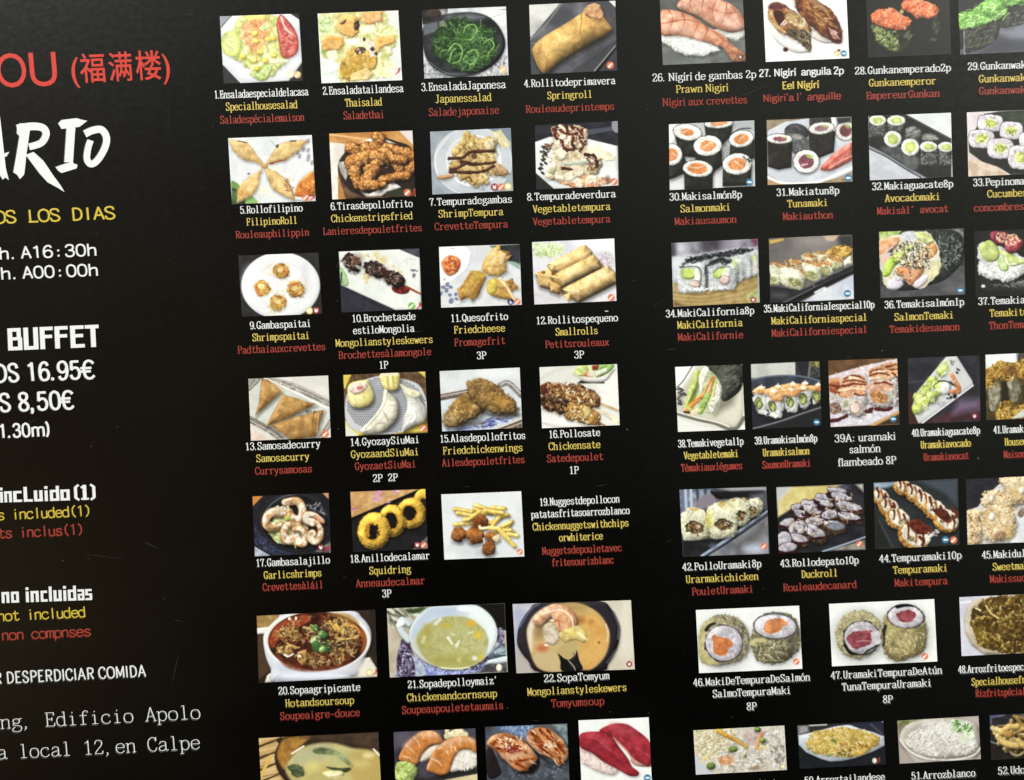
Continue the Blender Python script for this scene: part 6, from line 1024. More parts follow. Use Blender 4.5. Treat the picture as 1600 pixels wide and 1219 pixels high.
# 50 thai rice
pic('m', '106 236 1450 168 146 912', 'printed photo of yellow thai fried rice on a white boat shaped plate')
bg('1e2026', '191b20', 14); P('106 236 280 228 290 340 120 390', '77777a', s=6, c2='8a8a8e', f=8); P('290 230 700 200 900 220 320 345', '2b2c2e', s=4); L('300 234 560 220', 'a8a49a', 3); P('900 215 1450 168 1465 400 1200 300', '272a3c', s=5); L('1260 220 1460 400', '44464e', 3)
P('122 392 330 345 700 250 870 228 940 230 1100 290 1300 340 1466 412 1475 548 1300 640 1000 750 800 790 620 800 480 760 250 660 130 540', 'c0c8d2', c2='aeb8c6', f=16, b=10, k=.35, o='plate', sh=.4)
P('240 470 340 440 290 380 450 325 700 290 830 260 950 290 1200 330 1330 370 1400 430 1370 520 1250 610 1100 690 850 735 650 710 460 690 320 620 240 540', 'c0a350', sm=1, c2='a8862e', f=4, n=.18, w=3, b=8, k=.35, o='fried_rice', sh=.2)
Sc(330, '250 500 320 420 300 380 460 330 700 300 830 270 1200 335 1380 430 1350 520 1100 680 850 725 640 700 440 680 280 570', 'd8c47c c2a448 e6d8a0 a07c24 cfb460 b08c30', 5.2, 2.8, (0, 180), .3, b=1.2, k=.5); P('620 460 690 450 720 500 700 515', '5a7434', sm=1, w=1); P('560 690 640 680 660 705 580 715', '6a9a4c', w=1); Sc(16, '860 670 120 60', '4a4220 2f2c18', 4, 2); Sc(20, '950 560 250 60', '7a4c18 8a5a1c', 5, 2); glow(990, 440, 60, 60, '8a7434', .6); P('1060 640 1160 600 1150 680 1000 700', 'c89c28', s=6, al=.7); E(1315, 785, 36, 42, 0, 'd8d2bc', o='allergen_icon', s=2); L('1385 745 1390 790 1360 820', 'b03038', 2.6, 1, o='allergen_icon'); E(1440, 176, 10, 10, 0, 'b8bac0')
# 51 white rice
pic('d', '426 96 1178 52 448 494', 'printed photo of white rice with green herbs in a pale bowl')
bg('8a7f78', '9c9088', 12); P('426 96 620 86 560 130 440 220', '5c5f34', c2='7f8a4c', f=5, s=3); P('430 150 520 130 460 250', '777058', s=4); P('1000 62 1178 52 1190 230 1100 110', 'a89c94', s=4); P('445 330 540 440 600 494 448 494', '9c8f88', s=4)
P('448 250 470 180 540 120 660 84 900 72 1080 90 1180 160 1196 330 1150 420 1000 460 760 470 620 440 520 370 460 310', 'b3ada2', sm=1, c2='a09a90', f=14, b=9, k=.5, o='bowl', sh=.4); P('500 370 640 450 800 475 1000 465 1150 430 1110 458 600 486', 'a59d98', s=3); L('455 270 520 360 640 430 780 455 1000 452 1140 410 1190 350', 'd5d0c6', 3)
P('500 290 540 220 640 160 720 110 850 85 930 130 960 200 1100 250 1170 280 1160 350 1080 400 900 430 740 430 600 380 520 340', 'c5c3ba', sm=1, c2='b0ada2', f=4, n=.08, w=3, wf=4, b=10, k=.3, o='rice', sh=.3)
Sc(330, '510 300 560 210 720 115 850 90 940 150 960 210 1160 290 1150 350 1050 410 880 430 720 425 580 370', 'e2e1dc c9c7bf f0f0ec a8a398 d6d4cc 9a9084', 6.5, 2.6, (0, 180), b=1, k=.5); glow(840, 330, 60, 50, 'a89c8c', .4); glow(820, 170, 90, 50, 'e8e8e4', .5)
P('930 90 980 85 1020 130 1080 120 1110 170 1140 230 1080 250 1000 200 950 180', '5a8a3c', sm=1, c2='a9c48c', f=3, n=.3, w=3, o='herb_leaf', ct=2.2); P('990 220 1100 210 1140 240 1100 290 1020 300', 'b5bfa0', sm=1, c2='cdd4bc', f=4, s=2, w=1.5); Sc(50, '930 90 1010 110 1110 130 1130 220 1000 200', '3f7028 7aa858 d8e4c8 2c5a1c e6ece0', 7, 3)
# 52 udon (cut by the frame)
pic('d', '1280 45 1900 12 1296 460', 'printed photo of thick udon noodles on a black plate')
bg('2a2622', '221f1c', 12); P('1280 45 1420 38 1400 120 1290 170', '4c5478', c2='6a7090', f=8, s=5); L('1290 165 1360 160', 'a5b0d0', 3, s=2); P('1300 70 1500 40 1900 20 1900 420 1700 410 1500 380 1292 290', '26262a', s=3, c2='303034', f=14, o='plate'); L('1292 290 1430 340 1560 385 1900 420', '77777a', 2); P('1500 45 1900 20 1900 60 1540 70', '6a6258', s=5)
P('1350 190 1420 140 1500 110 1900 70 1900 390 1600 380 1480 330 1370 280', '4d3a18', sm=0, c2='6a5022', f=5, o='noodles', s=3)
Sc(60, '1360 200 1430 140 1520 110 1880 80 1880 370 1600 360 1480 310 1390 270', 'b5944c c9aa64 8f6c2a a07c38 d8bf80', 40, 8, (-50, 60), .8, b=3, k=.7, sh=.4, w=0)
L('1310 175 1360 190 1400 200', 'c9b074', 5, 4, b=2, o='noodles'); L('1360 240 1400 290 1480 320 1540 325', 'c2a25a', 10, b=4, k=.6, o='noodles', sh=.4); L('1550 280 1580 320 1650 340', 'b8964c', 9, b=4, k=.6); L('1390 210 1450 160 1540 150', 'bd9a50', 9, b=4, k=.6); E(1450, 225, 50, 34, 10, '9c7434', b=6)
finish()

# ---------------------------------------------------------------- lettering: a stroke serif drawn here, built as flat meshes
# glyph cell 10 wide, x-height 12, capitals 18; '~' curved stroke, '_' serif x,y,half length, 'o' dot x,y
GL = {
 'a': '~2,9.6 3.5,12 6,12 7.2,10 7.2,2 8.1,.4 9.2,1;~7,7.2 4,6.3 2,4.6 1.7,2 3.3,.1 5.5,.7 7,2.8',
 'b': '2.5,18 2.5,.3;~2.5,9.5 4.6,12 7,11.6 8.5,8.6 8.5,4 7,.5 4.5,0 2.5,2.2;_1.8,17.8,.9',
 'c': '~8,9.3 7,11.6 5,12 3,11 1.7,8 1.7,4 3,1 5,0 7,.7 8.3,2.9',
 'd': '7.5,18 7.5,0;~7.5,9.5 5.5,12 3,11.6 1.5,8.5 1.5,4 3,.5 5.5,0 7.5,2.2;_6.8,17.8,.9;_8.3,.3,.9',
 'e': '1.8,6.8 8.3,6.8;~8.3,6.8 8,10 6.5,12 4.5,12 2.3,10.3 1.6,6.5 2.2,2.3 4,.2 6,.2 8.3,2.7',
 'f': '~8.6,15.8 7.6,17.8 5.8,17.6 4.7,15.4 4.5,12 4.5,0;2,12 7.6,12;_4.5,.3,2.3',
 'g': '~4.7,12 2.6,11 2.2,8.7 3,6.6 4.7,6 6.5,6.6 7.3,8.7 6.8,11 4.7,12;~7,11 8.2,12.2 9.2,11.8;~3,6.3 2.1,5 3,3.6 6,3 8.3,1.8 8.6,-1.4 7,-4.2 4,-4.7 1.6,-3.4 1.6,-1 3.4,1.2',
 'h': '2.3,18 2.3,0;~2.3,9 4,11.6 6.3,12 7.6,10 7.6,0;_2.3,.3,1.4;_7.6,.3,1.4;_1.6,17.8,.9',
 'i': '5,12 5,0;_4.1,11.8,1.1;_5,.3,2.4;o5,16.4',
 'ı': '5,12 5,0;_4.1,11.8,1.1;_5,.3,2.4',
 'j': '~6.5,12 6.5,-2 5.5,-4.5 3.5,-4.7 2,-3.2;_5.6,11.8,1.1;o6.3,16.4',
 'k': '2.3,18 2.3,0;8,11.6 2.7,5.2;4.2,7.4 8.2,.3;_1.6,17.8,.9;_2.3,.3,1.3;_8,11.7,1.2;_8.2,.3,1.1',
 'l': '5,18 5,0;_4.1,17.8,1;_5,.3,2.5',
 'm': '1.7,12 1.7,0;~1.7,9.5 2.6,11.7 4,12 5,10 5,0;~5,9.5 6.2,11.7 7.6,12 8.5,10 8.5,0;_1.2,11.8,.7;_1.7,.3,.9;_8.5,.3,.9',
 'n': '2.3,12 2.3,0;~2.3,9 4,11.6 6.3,12 7.6,10 7.6,0;_2.3,.3,1.4;_7.6,.3,1.4;_1.6,11.8,.9',
 'o': '~5,12 2.6,11 1.6,7.5 1.6,4.5 2.6,1 5,0 7.4,1 8.4,4.5 8.4,7.5 7.4,11 5,12',
 'p': '2.5,12 2.5,-5;~2.5,9.5 4.6,12 7,11.6 8.5,8.6 8.5,4 7,.5 4.5,0 2.5,2.2;_1.8,11.8,.9;_2.5,-4.8,1.5',
 'q': '7.5,12 7.5,-5;~7.5,9.5 5.5,12 3,11.6 1.5,8.5 1.5,4 3,.5 5.5,0 7.5,2.2;_7.5,-4.8,1.5',
 'r': '3.3,12 3.3,0;~3.3,8 5,11.2 7,12 8.5,10.7;_2.5,11.8,1;_3.5,.3,2',
 's': '~7.8,9.4 7,11.5 5,12 3,11.2 2.2,9 3.5,7 6.5,5.4 7.9,3.1 7,.8 5,0 3,.6 1.9,3.1',
 't': '~4.5,16 4.5,3 5.3,.5 7,.4 8.3,2.4;2,12 7.9,12',
 'u': '~2.3,12 2.3,3 3.3,.4 5.2,0 7.6,2.8;7.6,12 7.6,0;_1.7,11.8,.8;_7,11.8,.8;_8.3,.3,.8',
 'v': '1.8,12 5,.2;5,.2 8.2,12;_2,11.8,1.4;_8,11.8,1.2',
 'w': '1.4,12 3.2,.2;3.2,.2 5,10.5;5,10.5 6.8,.2;6.8,.2 8.6,12;_1.4,11.8,.9;_8.6,11.8,.9',
 'x': '2,12 8,.2;8,12 2,.2;_2,11.8,1;_8,11.8,1;_2,.3,1;_8,.3,1',
 'y': '1.8,12 5,.4;~8.2,12 5,0 3.8,-3.8 2.4,-4.7 1.4,-4;_2,11.8,1.3;_8,11.8,1.1',
 'z': '1.9,11.7 8.1,11.7;8.1,11.7 1.9,.4;1.9,.4 8.3,.4;2,11.5 2,9.4;8.3,.5 8.3,2.8',
 'A': '1.6,.2 5,18;5,18 8.4,.2;2.9,6.3 7.2,6.3;_1.7,.3,1.2;_8.3,.3,1.2',
 'B': '2.6,17.7 2.6,.3;~2.6,17.7 6,17.6 8,15.8 8,11.6 6,9.5 2.6,9.4;~2.6,9.4 6.4,9.2 8.5,7 8.5,2.6 6.4,.4 2.6,.3;_1.9,17.7,.8;_1.9,.3,.8',
 'C': '~8.2,13.4 7.6,16.4 5.6,18 3.4,16.8 1.7,13 1.6,6 3.2,1.4 5.6,0 7.4,1 8.5,4.2;8.2,17.8 8.2,13.4',
 'D': '2.6,17.7 2.6,.3;~2.6,17.7 5.6,17.3 7.8,14.4 8.4,9 7.8,3.6 5.6,.7 2.6,.3;_1.9,17.7,.9;_1.9,.3,.9',
 'E': '2.7,17.7 2.7,.3;2,17.7 8,17.7;2.7,9.3 6.5,9.3;2,.3 8.3,.3;8,17.6 8.1,14.4;8.3,.4 8.5,4;6.5,11 6.5,7.6;_1.9,17.7,.8;_1.9,.3,.8',
 'F': '2.9,17.7 2.9,.3;2,17.7 8.2,17.7;2.9,9.3 6.6,9.3;8.2,17.6 8.4,14.2;6.6,11 6.6,7.6;_2.9,.3,1.8',
 'G': '~8,13.6 7.4,16.6 5.4,18 3.3,16.8 1.7,13 1.6,6 3.2,1.4 5.2,0 7.4,2.4;7.5,7.4 7.5,.6;8,17.8 8,13.6;_7.2,7.4,1.7',
 'H': '2.4,17.7 2.4,.3;7.6,17.7 7.6,.3;2.4,9.3 7.6,9.3;_2.4,17.7,1.2;_2.4,.3,1.2;_7.6,17.7,1.2;_7.6,.3,1.2',
 'I': '5,17.7 5,.3;_5,17.7,2.2;_5,.3,2.2',
 'J': '~6,17.7 6,3 5,.2 3,-.3 1.6,1.6;_6,17.7,2.2',
 'L': '3,17.7 3,.3;2,.3 8.3,.3;8.3,.4 8.5,4.6;_3,17.7,1.5;_2.1,.3,.8',
 'M': '1.8,17.7 1.8,.3;1.8,17.7 5,3;5,3 8.2,17.7;8.2,17.7 8.2,.3;_1.6,17.7,.9;_1.8,.3,1;_8.4,17.7,.9;_8.2,.3,1',
 'N': '2.2,17.7 2.2,.3;2.2,17.7 7.7,.6;7.7,17.7 7.7,.6;_1.7,17.7,1;_2.2,.3,1.2;_7.7,17.7,1.2',
 'O': '~5,18 2.6,16 1.5,12 1.5,6 2.6,2 5,0 7.4,2 8.5,6 8.5,12 7.4,16 5,18',
 'P': '2.7,17.7 2.7,.3;~2.7,17.7 6,17.6 8.3,15.6 8.3,10.6 6,8.6 2.7,8.5;_2,17.7,.8;_2.7,.3,1.7',
 'Q': '~5,18 2.6,16 1.5,12 1.5,6 2.6,2 5,0 7.4,2 8.5,6 8.5,12 7.4,16 5,18;~4,3.4 6,3 7,-1.4 8.6,-2',
 'R': '2.5,17.7 2.5,.3;~2.5,17.7 5.8,17.6 8,15.8 8,11 5.8,9.2 2.5,9.1;5,9.1 8.3,.3;_1.9,17.7,.8;_2.5,.3,1.4;_8.4,.3,.9',
 'S': '~7.8,13.8 7.2,16.8 5,18 2.8,16.8 2,13.8 3.2,10.8 6.8,7.8 8.2,4.4 7.2,1.2 5,0 2.8,1.2 1.9,4.6;7.9,17.8 7.9,14;1.9,.3 1.9,4.2',
 'T': '5,17.7 5,.3;1.6,17.7 8.4,17.7;1.6,17.6 1.4,13.8;8.4,17.6 8.6,13.8;_5,.3,1.8',
 'U': '~2.4,17.7 2.4,5 3.2,1.4 5,0 6.9,1.4 7.7,5 7.7,17.7;_2.4,17.7,1.3;_7.7,17.7,1.1',
 'V': '1.8,17.7 5,.2;5,.2 8.2,17.7;_1.9,17.7,1.3;_8.1,17.7,1.2',
 '0': '~5,18 2.8,16.2 1.9,12 1.9,6 2.8,1.8 5,0 7.2,1.8 8.1,6 8.1,12 7.2,16.2 5,18',
 '1': '5.3,18 5.3,.3;~5.3,18 4.4,16.2 2.8,15.4;_5.3,.3,2.3',
 '2': '~2,13.6 2.8,17 5,18 7.3,16.8 7.8,13.4 6.4,9.6 3,4 1.9,.5;1.9,.5 8,.5;8,.6 8.3,3.8',
 '3': '~2.2,14.4 3,17.2 5,18 7.2,16.8 7.6,13.4 6.6,10.6 4.4,9.6;~4.4,9.6 7,8.8 8.1,5 7,1.2 4.8,0 2.6,1 1.9,4',
 '4': '6.6,18 6.6,.3;6.6,18 1.7,5.6;1.7,5.6 8.6,5.6;_6.6,.3,1.6',
 '5': '2.7,17.6 7.7,17.6;2.7,17.6 2.4,9.6;~2.4,9.6 4.6,11.4 6.9,10.4 8.1,6 7,1.4 4.8,0 2.6,1 1.9,3.8',
 '6': '~7.6,15 6.8,17.4 5,18 3,16 1.9,11 1.9,5 3,1 5,0 7.2,1.4 8.1,5.4 7.2,9.6 5,10.8 3,9.4 1.9,6',
 '7': '1.9,17.6 8.1,17.6;~8.1,17.6 5.4,10 4.6,.2;1.9,17.6 1.7,14.4',
 '8': '~5,18 2.9,16.8 2.4,13.8 3.4,11 6.6,8 8,4.6 7.2,1.2 5,0 2.8,1.2 2,4.6 3.4,8 6.6,11 7.6,13.8 7.1,16.8 5,18',
 '9': '~2.4,3 3.2,.6 5,0 7,2 8.1,7 8.1,13 7,17 5,18 2.8,16.6 1.9,12.6 2.8,8.4 5,7.2 7,8.6 8.1,12',
 '.': 'o2.6,.9', ',': 'o2.6,1;~3.2,.8 3,-1.2 1.8,-2.8', ':': 'o4.5,2;o4.5,10', '-': '1.6,6.6 8.4,6.6',
 "'": '4.2,18 3.6,14.6', '’': '~4.4,17.6 4.6,15.6 3.4,13.8', '´': '6.2,18.4 4.2,14.8', '`': '3.8,18.4 5.8,14.8',
 '~': '~2,16.6 4,17.6 6,16.4 8,17.4', '(': '~7,19 4.4,14 4.4,5 7,-1', ')': '~3,19 5.6,14 5.6,5 3,-1', '/': '2,0 8,18',
}
for k_, base in (('á', 'a'), ('é', 'e'), ('í', 'ı'), ('ó', 'o'), ('ú', 'u')):
    GL[k_] = GL[base] + ';6.4,18.2 4.6,14.6'
GL['à'] = GL['a'] + ';3.6,18.2 5.4,14.6'


def strokes(ch):
    for s in GL[ch].split(';'):
        kind = s[0]
        if kind in '~_o':
            s = s[1:]
        v = [float(t) for t in s.replace(',', ' ').split()]
        if kind == 'o':
            yield 'dot', np.array([v])
        elif kind == '_':
            yield 'serif', np.array([[v[0] - v[2], v[1]], [v[0] + v[2], v[1]]])
        else:
            p = np.array(v).reshape(-1, 2)
            yield 'line', (smooth(p, False, 4) if kind == '~' else p)


def ribbon(p, wfun):
    """flat ribbon along p; width by direction"""
    d = np.gradient(p, axis=0)
    d /= np.hypot(d[:, 0], d[:, 1])[:, None] + 1e-9
    w = wfun(d) / 2
    n = np.stack([-d[:, 1], d[:, 0]], 1) * w[:, None]
    e = p.copy(); e[0] -= d[0] * w[0] * .35; e[-1] += d[-1] * w[-1] * .35
    return e + n, e - n


GL['€'] = '~8.3,15.4 6.9,17.5 5,17.9 3.2,15.6 2.4,9 3.2,2.4 5,.1 6.9,.5 8.3,2.6;.6,10.7 6.8,10.7;.6,7.3 6.3,7.3'
SANS = {'S': 1, 'C': 1, 'E': 4, 'L': 2, 'T': 2, '2': 2, '7': 2, '5': 3, 'F': 3, 'G': 1}


def glyph(ch, thick, thin, sx, sy, sans_=False, fat=1.1):
    """flat pieces of one letter in pixels"""
    for k, (kind, p) in enumerate(strokes(ch)):
        q = (p - [5, 0]) * [fat, 1] + [5, 0] if ch not in '.,:' else p
        q = q * [sx, sy]
        if kind == 'dot':
            a = np.arange(8) / 8 * 2 * math.pi; r = thick * .62
            yield 'n', q[0] + np.stack([np.cos(a) * r, np.sin(a) * r], 1)
        elif kind == 'serif':
            if not sans_:
                yield ('s', *ribbon(q, lambda d: np.full(len(d), thin)))
        elif not (sans_ and k >= SANS.get(ch, 99)):
            yield ('s', *ribbon(q, lambda d: thin + (thick - thin) * np.abs(d[:, 1]) ** 1.4))


class Ink:
    """collects flat faces in photo-pixel coordinates, each stroke a hair above the last"""
    def __init__(s):
        s.v = []; s.f = []; s.z = []; s.k = 0; s.m = []; s.mat = 0

    def lift(s):
        s.k = (s.k + 1) % 12

    def loop(s, p):
        i = len(s.v); s.v += [tuple(q) for q in p]; s.z += [s.k] * len(p); s.f.append(tuple(range(i, i + len(p)))); s.m.append(s.mat)

    def strip(s, l, r):
        i = len(s.v); n = len(l)
        for j, (a, b) in enumerate(zip(l, r)):
            s.v += [tuple(a), tuple(b)]; s.z += [s.k + .8 * j / n] * 2
        for j in range(n - 1):
            s.f.append((i + 2 * j, i + 2 * j + 1, i + 2 * j + 3, i + 2 * j + 2)); s.m.append(s.mat)


def slope(y):
    return -(0.036 + 1.45e-5 * (y - 100))


def lean(x):
    return .075 - .028 * (x - 400) / 700


def put_line(ink, text, xl, xr, y, ch=11.3, thick=1.42, thin=.8, prop=False, off=(0, 0), sans_=False, fat=1.1, grow=0):
    """one line of lettering; xl..xr and the baseline y at its middle in photo pixels"""
    W = {c: (.52 if c == '.' and not sans_ else 1.0) for c in set(text)}
    if prop:
        for c in W:
            W[c] = {' ': .5, 'i': .5, 'í': .5, 'ı': .5, 'l': .5, 'I': .5, 'j': .55, 'm': 1.55, 'w': 1.4, '.': .5, ',': .5, ':': .6, 't': .7, 'r': .72, 'f': .65, 'N': 1.25, 'A': 1.2, 'M': 1.3, 'O': 1.2, 'D': 1.15, 'C': 1.1, 'P': 1.05, 'R': 1.1, 's': .8, ')': .6, '(': .6, "'": .4, '´': .6, '`': .5, '€': 1.05}.get(c, 1.0)
    tot = sum(W[c] for c in text)
    sx = (xr - xl) / tot / 10; sy = ch / 18
    xm = (xl + xr) / 2; sl = slope(y); x = xl
    for c in text:
        if c != ' ':
            for g in glyph(c, thick + grow, thin + grow, sx * W[c], sy, sans_, fat):
                ink.lift()
                tr = lambda p: np.stack([x + p[:, 0] - lean(xm) * p[:, 1] + off[0], y + sl * (x + p[:, 0] - xm) - p[:, 1] + off[1]], 1)
                if g[0] == 'n':
                    ink.loop(tr(g[1]))
                else:
                    ink.strip(tr(g[1]), tr(g[2]))
        x += W[c] * 10 * sx


# each caption: crop, then lines (colour, text, left, right, baseline) in that crop's coordinates
CAPTIONS = '''
A|W 1.Ensaladaespecialdelacasa 25 738 735|Y Specialhousesalad 112 656 829|R Saladespécialemaison 70 708 927
A|W 2.Ensaladatailandesa 845 1458 708|Y Thaisalad 1016 1296 804|R Saladethai 1003 1313 900
B|W 3.EnsaladaJaponesa 88 730 679|Y Japanessalad 195 622 772|R Saladejaponaise 145 680 871
B|W 4.Rollitodeprimavera 866 1560 649|Y Springroll 1043 1385 746|R Rouleaudeprintemps 880 1553 843
C|W 5.Rollofilipino 220 695 640|Y FilipinoRoll 268 655 732|R Rouleauphilippin 187 745 826
C|W 6.Tirasdepollofrito 906 1528 610|Y Chickenstripsfried 910 1528 702|R Lanieresdepouletfrites 847 1600 796
D|W 7.Tempuradegambas 150 780 674|Y ShrimpTempura 218 712 766|R CrevetteTempura 190 746 861
D|W 8.Tempuradeverdura 888 1563 634|Y Vegetabletempura 934 1522 728|R Vegetabletempura 934 1522 823
E|W 9.Gambaspaitai 148 613 642|Y Shrimpspaitai 167 602 733|R Padthaíauxcrevettes 56 724 823
E|W 10.Brochetasde 920 1405 589|W estiloMongolia 930 1395 679|Y Mongolianstyleskewers 798 1536 769|R Brochettesàlamongole 820 1524 861|W 1P 1125 1198 949
F|W 11.Quesofrito 165 602 685|Y Friedcheese 190 580 773|R Fromagefrit 192 580 868|W 3P 362 438 974
F|W 12.Rollitospequeno 812 1434 699|Y Smallrolls 960 1282 790|R Petitsrouleaux 882 1366 881|W 3P 1100 1178 968|W ~ 1332 1366 664
G|W 13.Samosadecurry 64 636 683|Y Samosacurry 148 552 776|R Currysamosas 140 574 870
G|W 14.GyozaySiuMai 858 1386 651|Y GyozaandSiuMai 866 1382 743|R GyozaetSiuMai 896 1360 834|W 2P_2P 1030 1222 931
H|W 15.Alasdepollofritos 84 734 671|Y Friedchickenwings 106 714 762|R Ailesdepouletfrites 102 728 853
H|W 16.Pollosate 908 1300 643|Y Chickensate 908 1302 734|R Satedepoulet 894 1322 825|W 1P 1062 1138 922
I|W 17.Gambasalajillo 100 680 663|Y Garlicshrimps 163 616 761|R Crevettesàláil 154 628 854
I|W 18.Anillodecalamar 834 1460 630|Y Squidring 985 1312 729|R Anneaudecalmar 882 1422 823|W 3P 1085 1160 914
J|W 19.Nuggestdepollocon 838 1446 230|W patatasfritasoarrozblanco 775 1522 320|Y Chickennuggetswithchips 787 1515 414|Y orwhiterice 987 1320 504|R Nuggetsdepouletavec 858 1462 599|R fritesourizblanc 930 1402 689
K|W 20.Sopaagripicante 266 890 736|Y Hotandsoursoup 320 842 832|R Soupeaigre-douce 280 887 927
p|W 21.Sopadepolloymaiz' 637 779 1071.6|Y Chickenandcornsoup 636 777 1092|R Soupeaupouletetaumais 628 787 1111
M|W 22.SopaTomyum 822 1320 694|Y Mongolianstyleskewers 698 1452 789|R Tomyumsoup 878 1282 884
R|W 28.Gunkanemperado2p 316 1045 552|Y Gunkanemperor 424 934 647|R EmpereurGunkan 402 960 743
R|W 29.Gunkanwakame 1170 1731 522|Y Gunkanwakame 1256 1730 617|R Gunkanwakame 1256 1730 709
S|W 30.Makisalmón8p 125 675 637|Y Salmonmaki 208 590 729|R Makiausaumon 165 635 823
S|W 31.Makiatun8p 935 1412 604|Y Tunamaki 1018 1328 693|R Makiauthon 985 1365 788
T|W 32.Makiaguacate8p 446 1062 605|Y Avocadomaki 546 965 698|R Makisàl’_avocat 486 1026 792
T|W 33.Pepinomaki8p 1212 1752 577|Y Cucumbermaki 1320 1780 664|R concombresmaki 1218 1752 768
U|W 34.MakiCalifornia8p 97 768 694|Y MakiCalifornia 186 680 783|R MakiCalifornie 190 686 874
p|W 35.MakiCaliforniaIespecial10p 1193.3 1366 484.6|Y MakiCaliforniaspecial 1205.2 1355 504|R MakiCaliforniespecial 1205.6 1355 523
V|W 36.TemakisalmónIp 540 1145 676|Y SalmonTemaki 616 1068 772|R Temakidesaumon 580 1112 863
V|W 37.Temakiatun1p 1250 1797 651|Y Temakituna 1338 1702 744|R ThonTemaki 1332 1704 838
W|W 38.Temakivegetal1p 142 638 712|Y Vegetabletemaki 187 600 803|R Témakiauxlégumes 166 630 895
W|W 39.Uramakisalmón8p 722 1196 689|Y Uramakisalmon 784 1138 782|R SaumonUramaki 780 1148 874
X|W 40.Uramakiaguacate8p 748 1265 678|Y Uramakiavocado 816 1196 771|R Uramakiavocat 838 1180 865
X|W 41.Uramakicasa8p 1368 1780 657|Y Houseuramaki 1452 1788 750|R Maisonuramaki 1445 1796 844
Y|W 42.PolloUramaki8p 125 725 721|Y Urarmakichicken 152 704 815|R PouletUramaki 198 666 909
Y|W 43.Rollodepato10p 866 1462 694|Y Duckroll 1028 1304 783|R Rouleaudecanard 890 1448 877
Z|W 44.Tempuramaki10p 500 1126 706|Y Tempuramaki 606 1022 797|R Makitempura 618 1020 893
Z|W 45.Makidulce8p 1278 1754 681|Y Sweetmaki 1360 1666 775|R Makissucre 1340 1682 866
a|W 46.MakiDeTempuraDeSalmón 125 1136 759|W SalmoTempuraMaki 294 972 864|W 8P 586 676 988
b|W 47.UramakiTempuraDeAtún 88 960 683|W TunaTempuraUramaki 176 880 777|W 8P 495 575 890
b|W 48.Arrozfritoespecial 1084 1686 645|Y Specialhousefriedrice 1188 1824 740|R Rizfritspécial 1220 1612 835
p|W 49.Arroztresdelicias 1088 1228 1232
p|W 50.Arroztailandese 1256.8 1382.8 1222
d|W 51.Arrozblanco 555 1150 624
d|W 52.Udon 1355 1656 585|Y Vegetableudon 1398 1900 705
'''
DISH = ['house salad', 'Thai salad', 'Japanese salad', 'spring roll', 'Filipino roll', 'chicken strips', 'shrimp tempura', 'vegetable tempura',
        'pad thai shrimps', 'Mongolian skewers', 'fried cheese', 'small rolls', 'curry samosa', 'gyoza and siu mai', 'fried chicken wings',
        'chicken sate', 'garlic shrimps', 'squid ring', 'chicken nuggets', 'hot and sour soup', 'chicken and corn soup', 'tom yum soup',
        'emperor gunkan', 'wakame gunkan', 'salmon maki', 'tuna maki', 'avocado maki', 'cucumber maki', 'California maki',
        'special California maki', 'salmon temaki', 'tuna temaki', 'vegetable temaki', 'salmon uramaki', 'avocado uramaki', 'house uramaki',
        'chicken uramaki', 'duck roll', 'tempura maki', 'sweet maki', 'salmon tempura maki', 'tuna tempura uramaki', 'special fried rice',
        'rice dish', 'Thai rice', 'white rice', 'udon']
# ---------------------------------------------------------------- from the photo's measurements to the sheet of the board
def sheet(P_):
    """points measured on the photo (pixels) -> points on the board plane (metres)"""
    P_ = np.asarray(P_, float)
    d = np.outer((P_[:, 0] - 800) / F_PX, np.array(right)) - np.outer((P_[:, 1] - 609.5) / F_PX, np.array(up)) + np.array(fwd)
    t = -CAM[2] / d[:, 2]
    return np.array(CAM)[:2] + d[:, :2] * t[:, None]


def material(name, rough=.35, spec=.5):
    mt = bpy.data.materials.new(name); mt.use_nodes = True
    b = mt.node_tree.nodes['Principled BSDF']
    b.inputs['Roughness'].default_value = rough; b.inputs['Specular IOR Level'].default_value = spec
    return mt, mt.node_tree, b


def ink_material(name, rgb, rough=.4):
    """printed ink, slightly uneven"""
    mt, t, b = material(name, rough, .3)
    g = node(t, 'ShaderNodeNewGeometry'); n = node(t, 'ShaderNodeTexNoise', Scale=900.0, Detail=2.0)
    t.links.new(g.outputs['Position'], n.inputs['Vector'])
    r = node(t, 'ShaderNodeValToRGB'); lin = [(c / 255 / 12.92 if c < 11 else ((c / 255 + .055) / 1.055) ** 2.4) for c in rgb]
    r.color_ramp.elements[0].position = .3; r.color_ramp.elements[1].position = .75
    r.color_ramp.elements[0].color = (*[c * .92 for c in lin], 1); r.color_ramp.elements[1].color = (*[min(c * 1.04, .95) for c in lin], 1)
    t.links.new(n.outputs['Fac'], r.inputs['Fac']); t.links.new(r.outputs['Color'], b.inputs['Base Color'])
    return mt


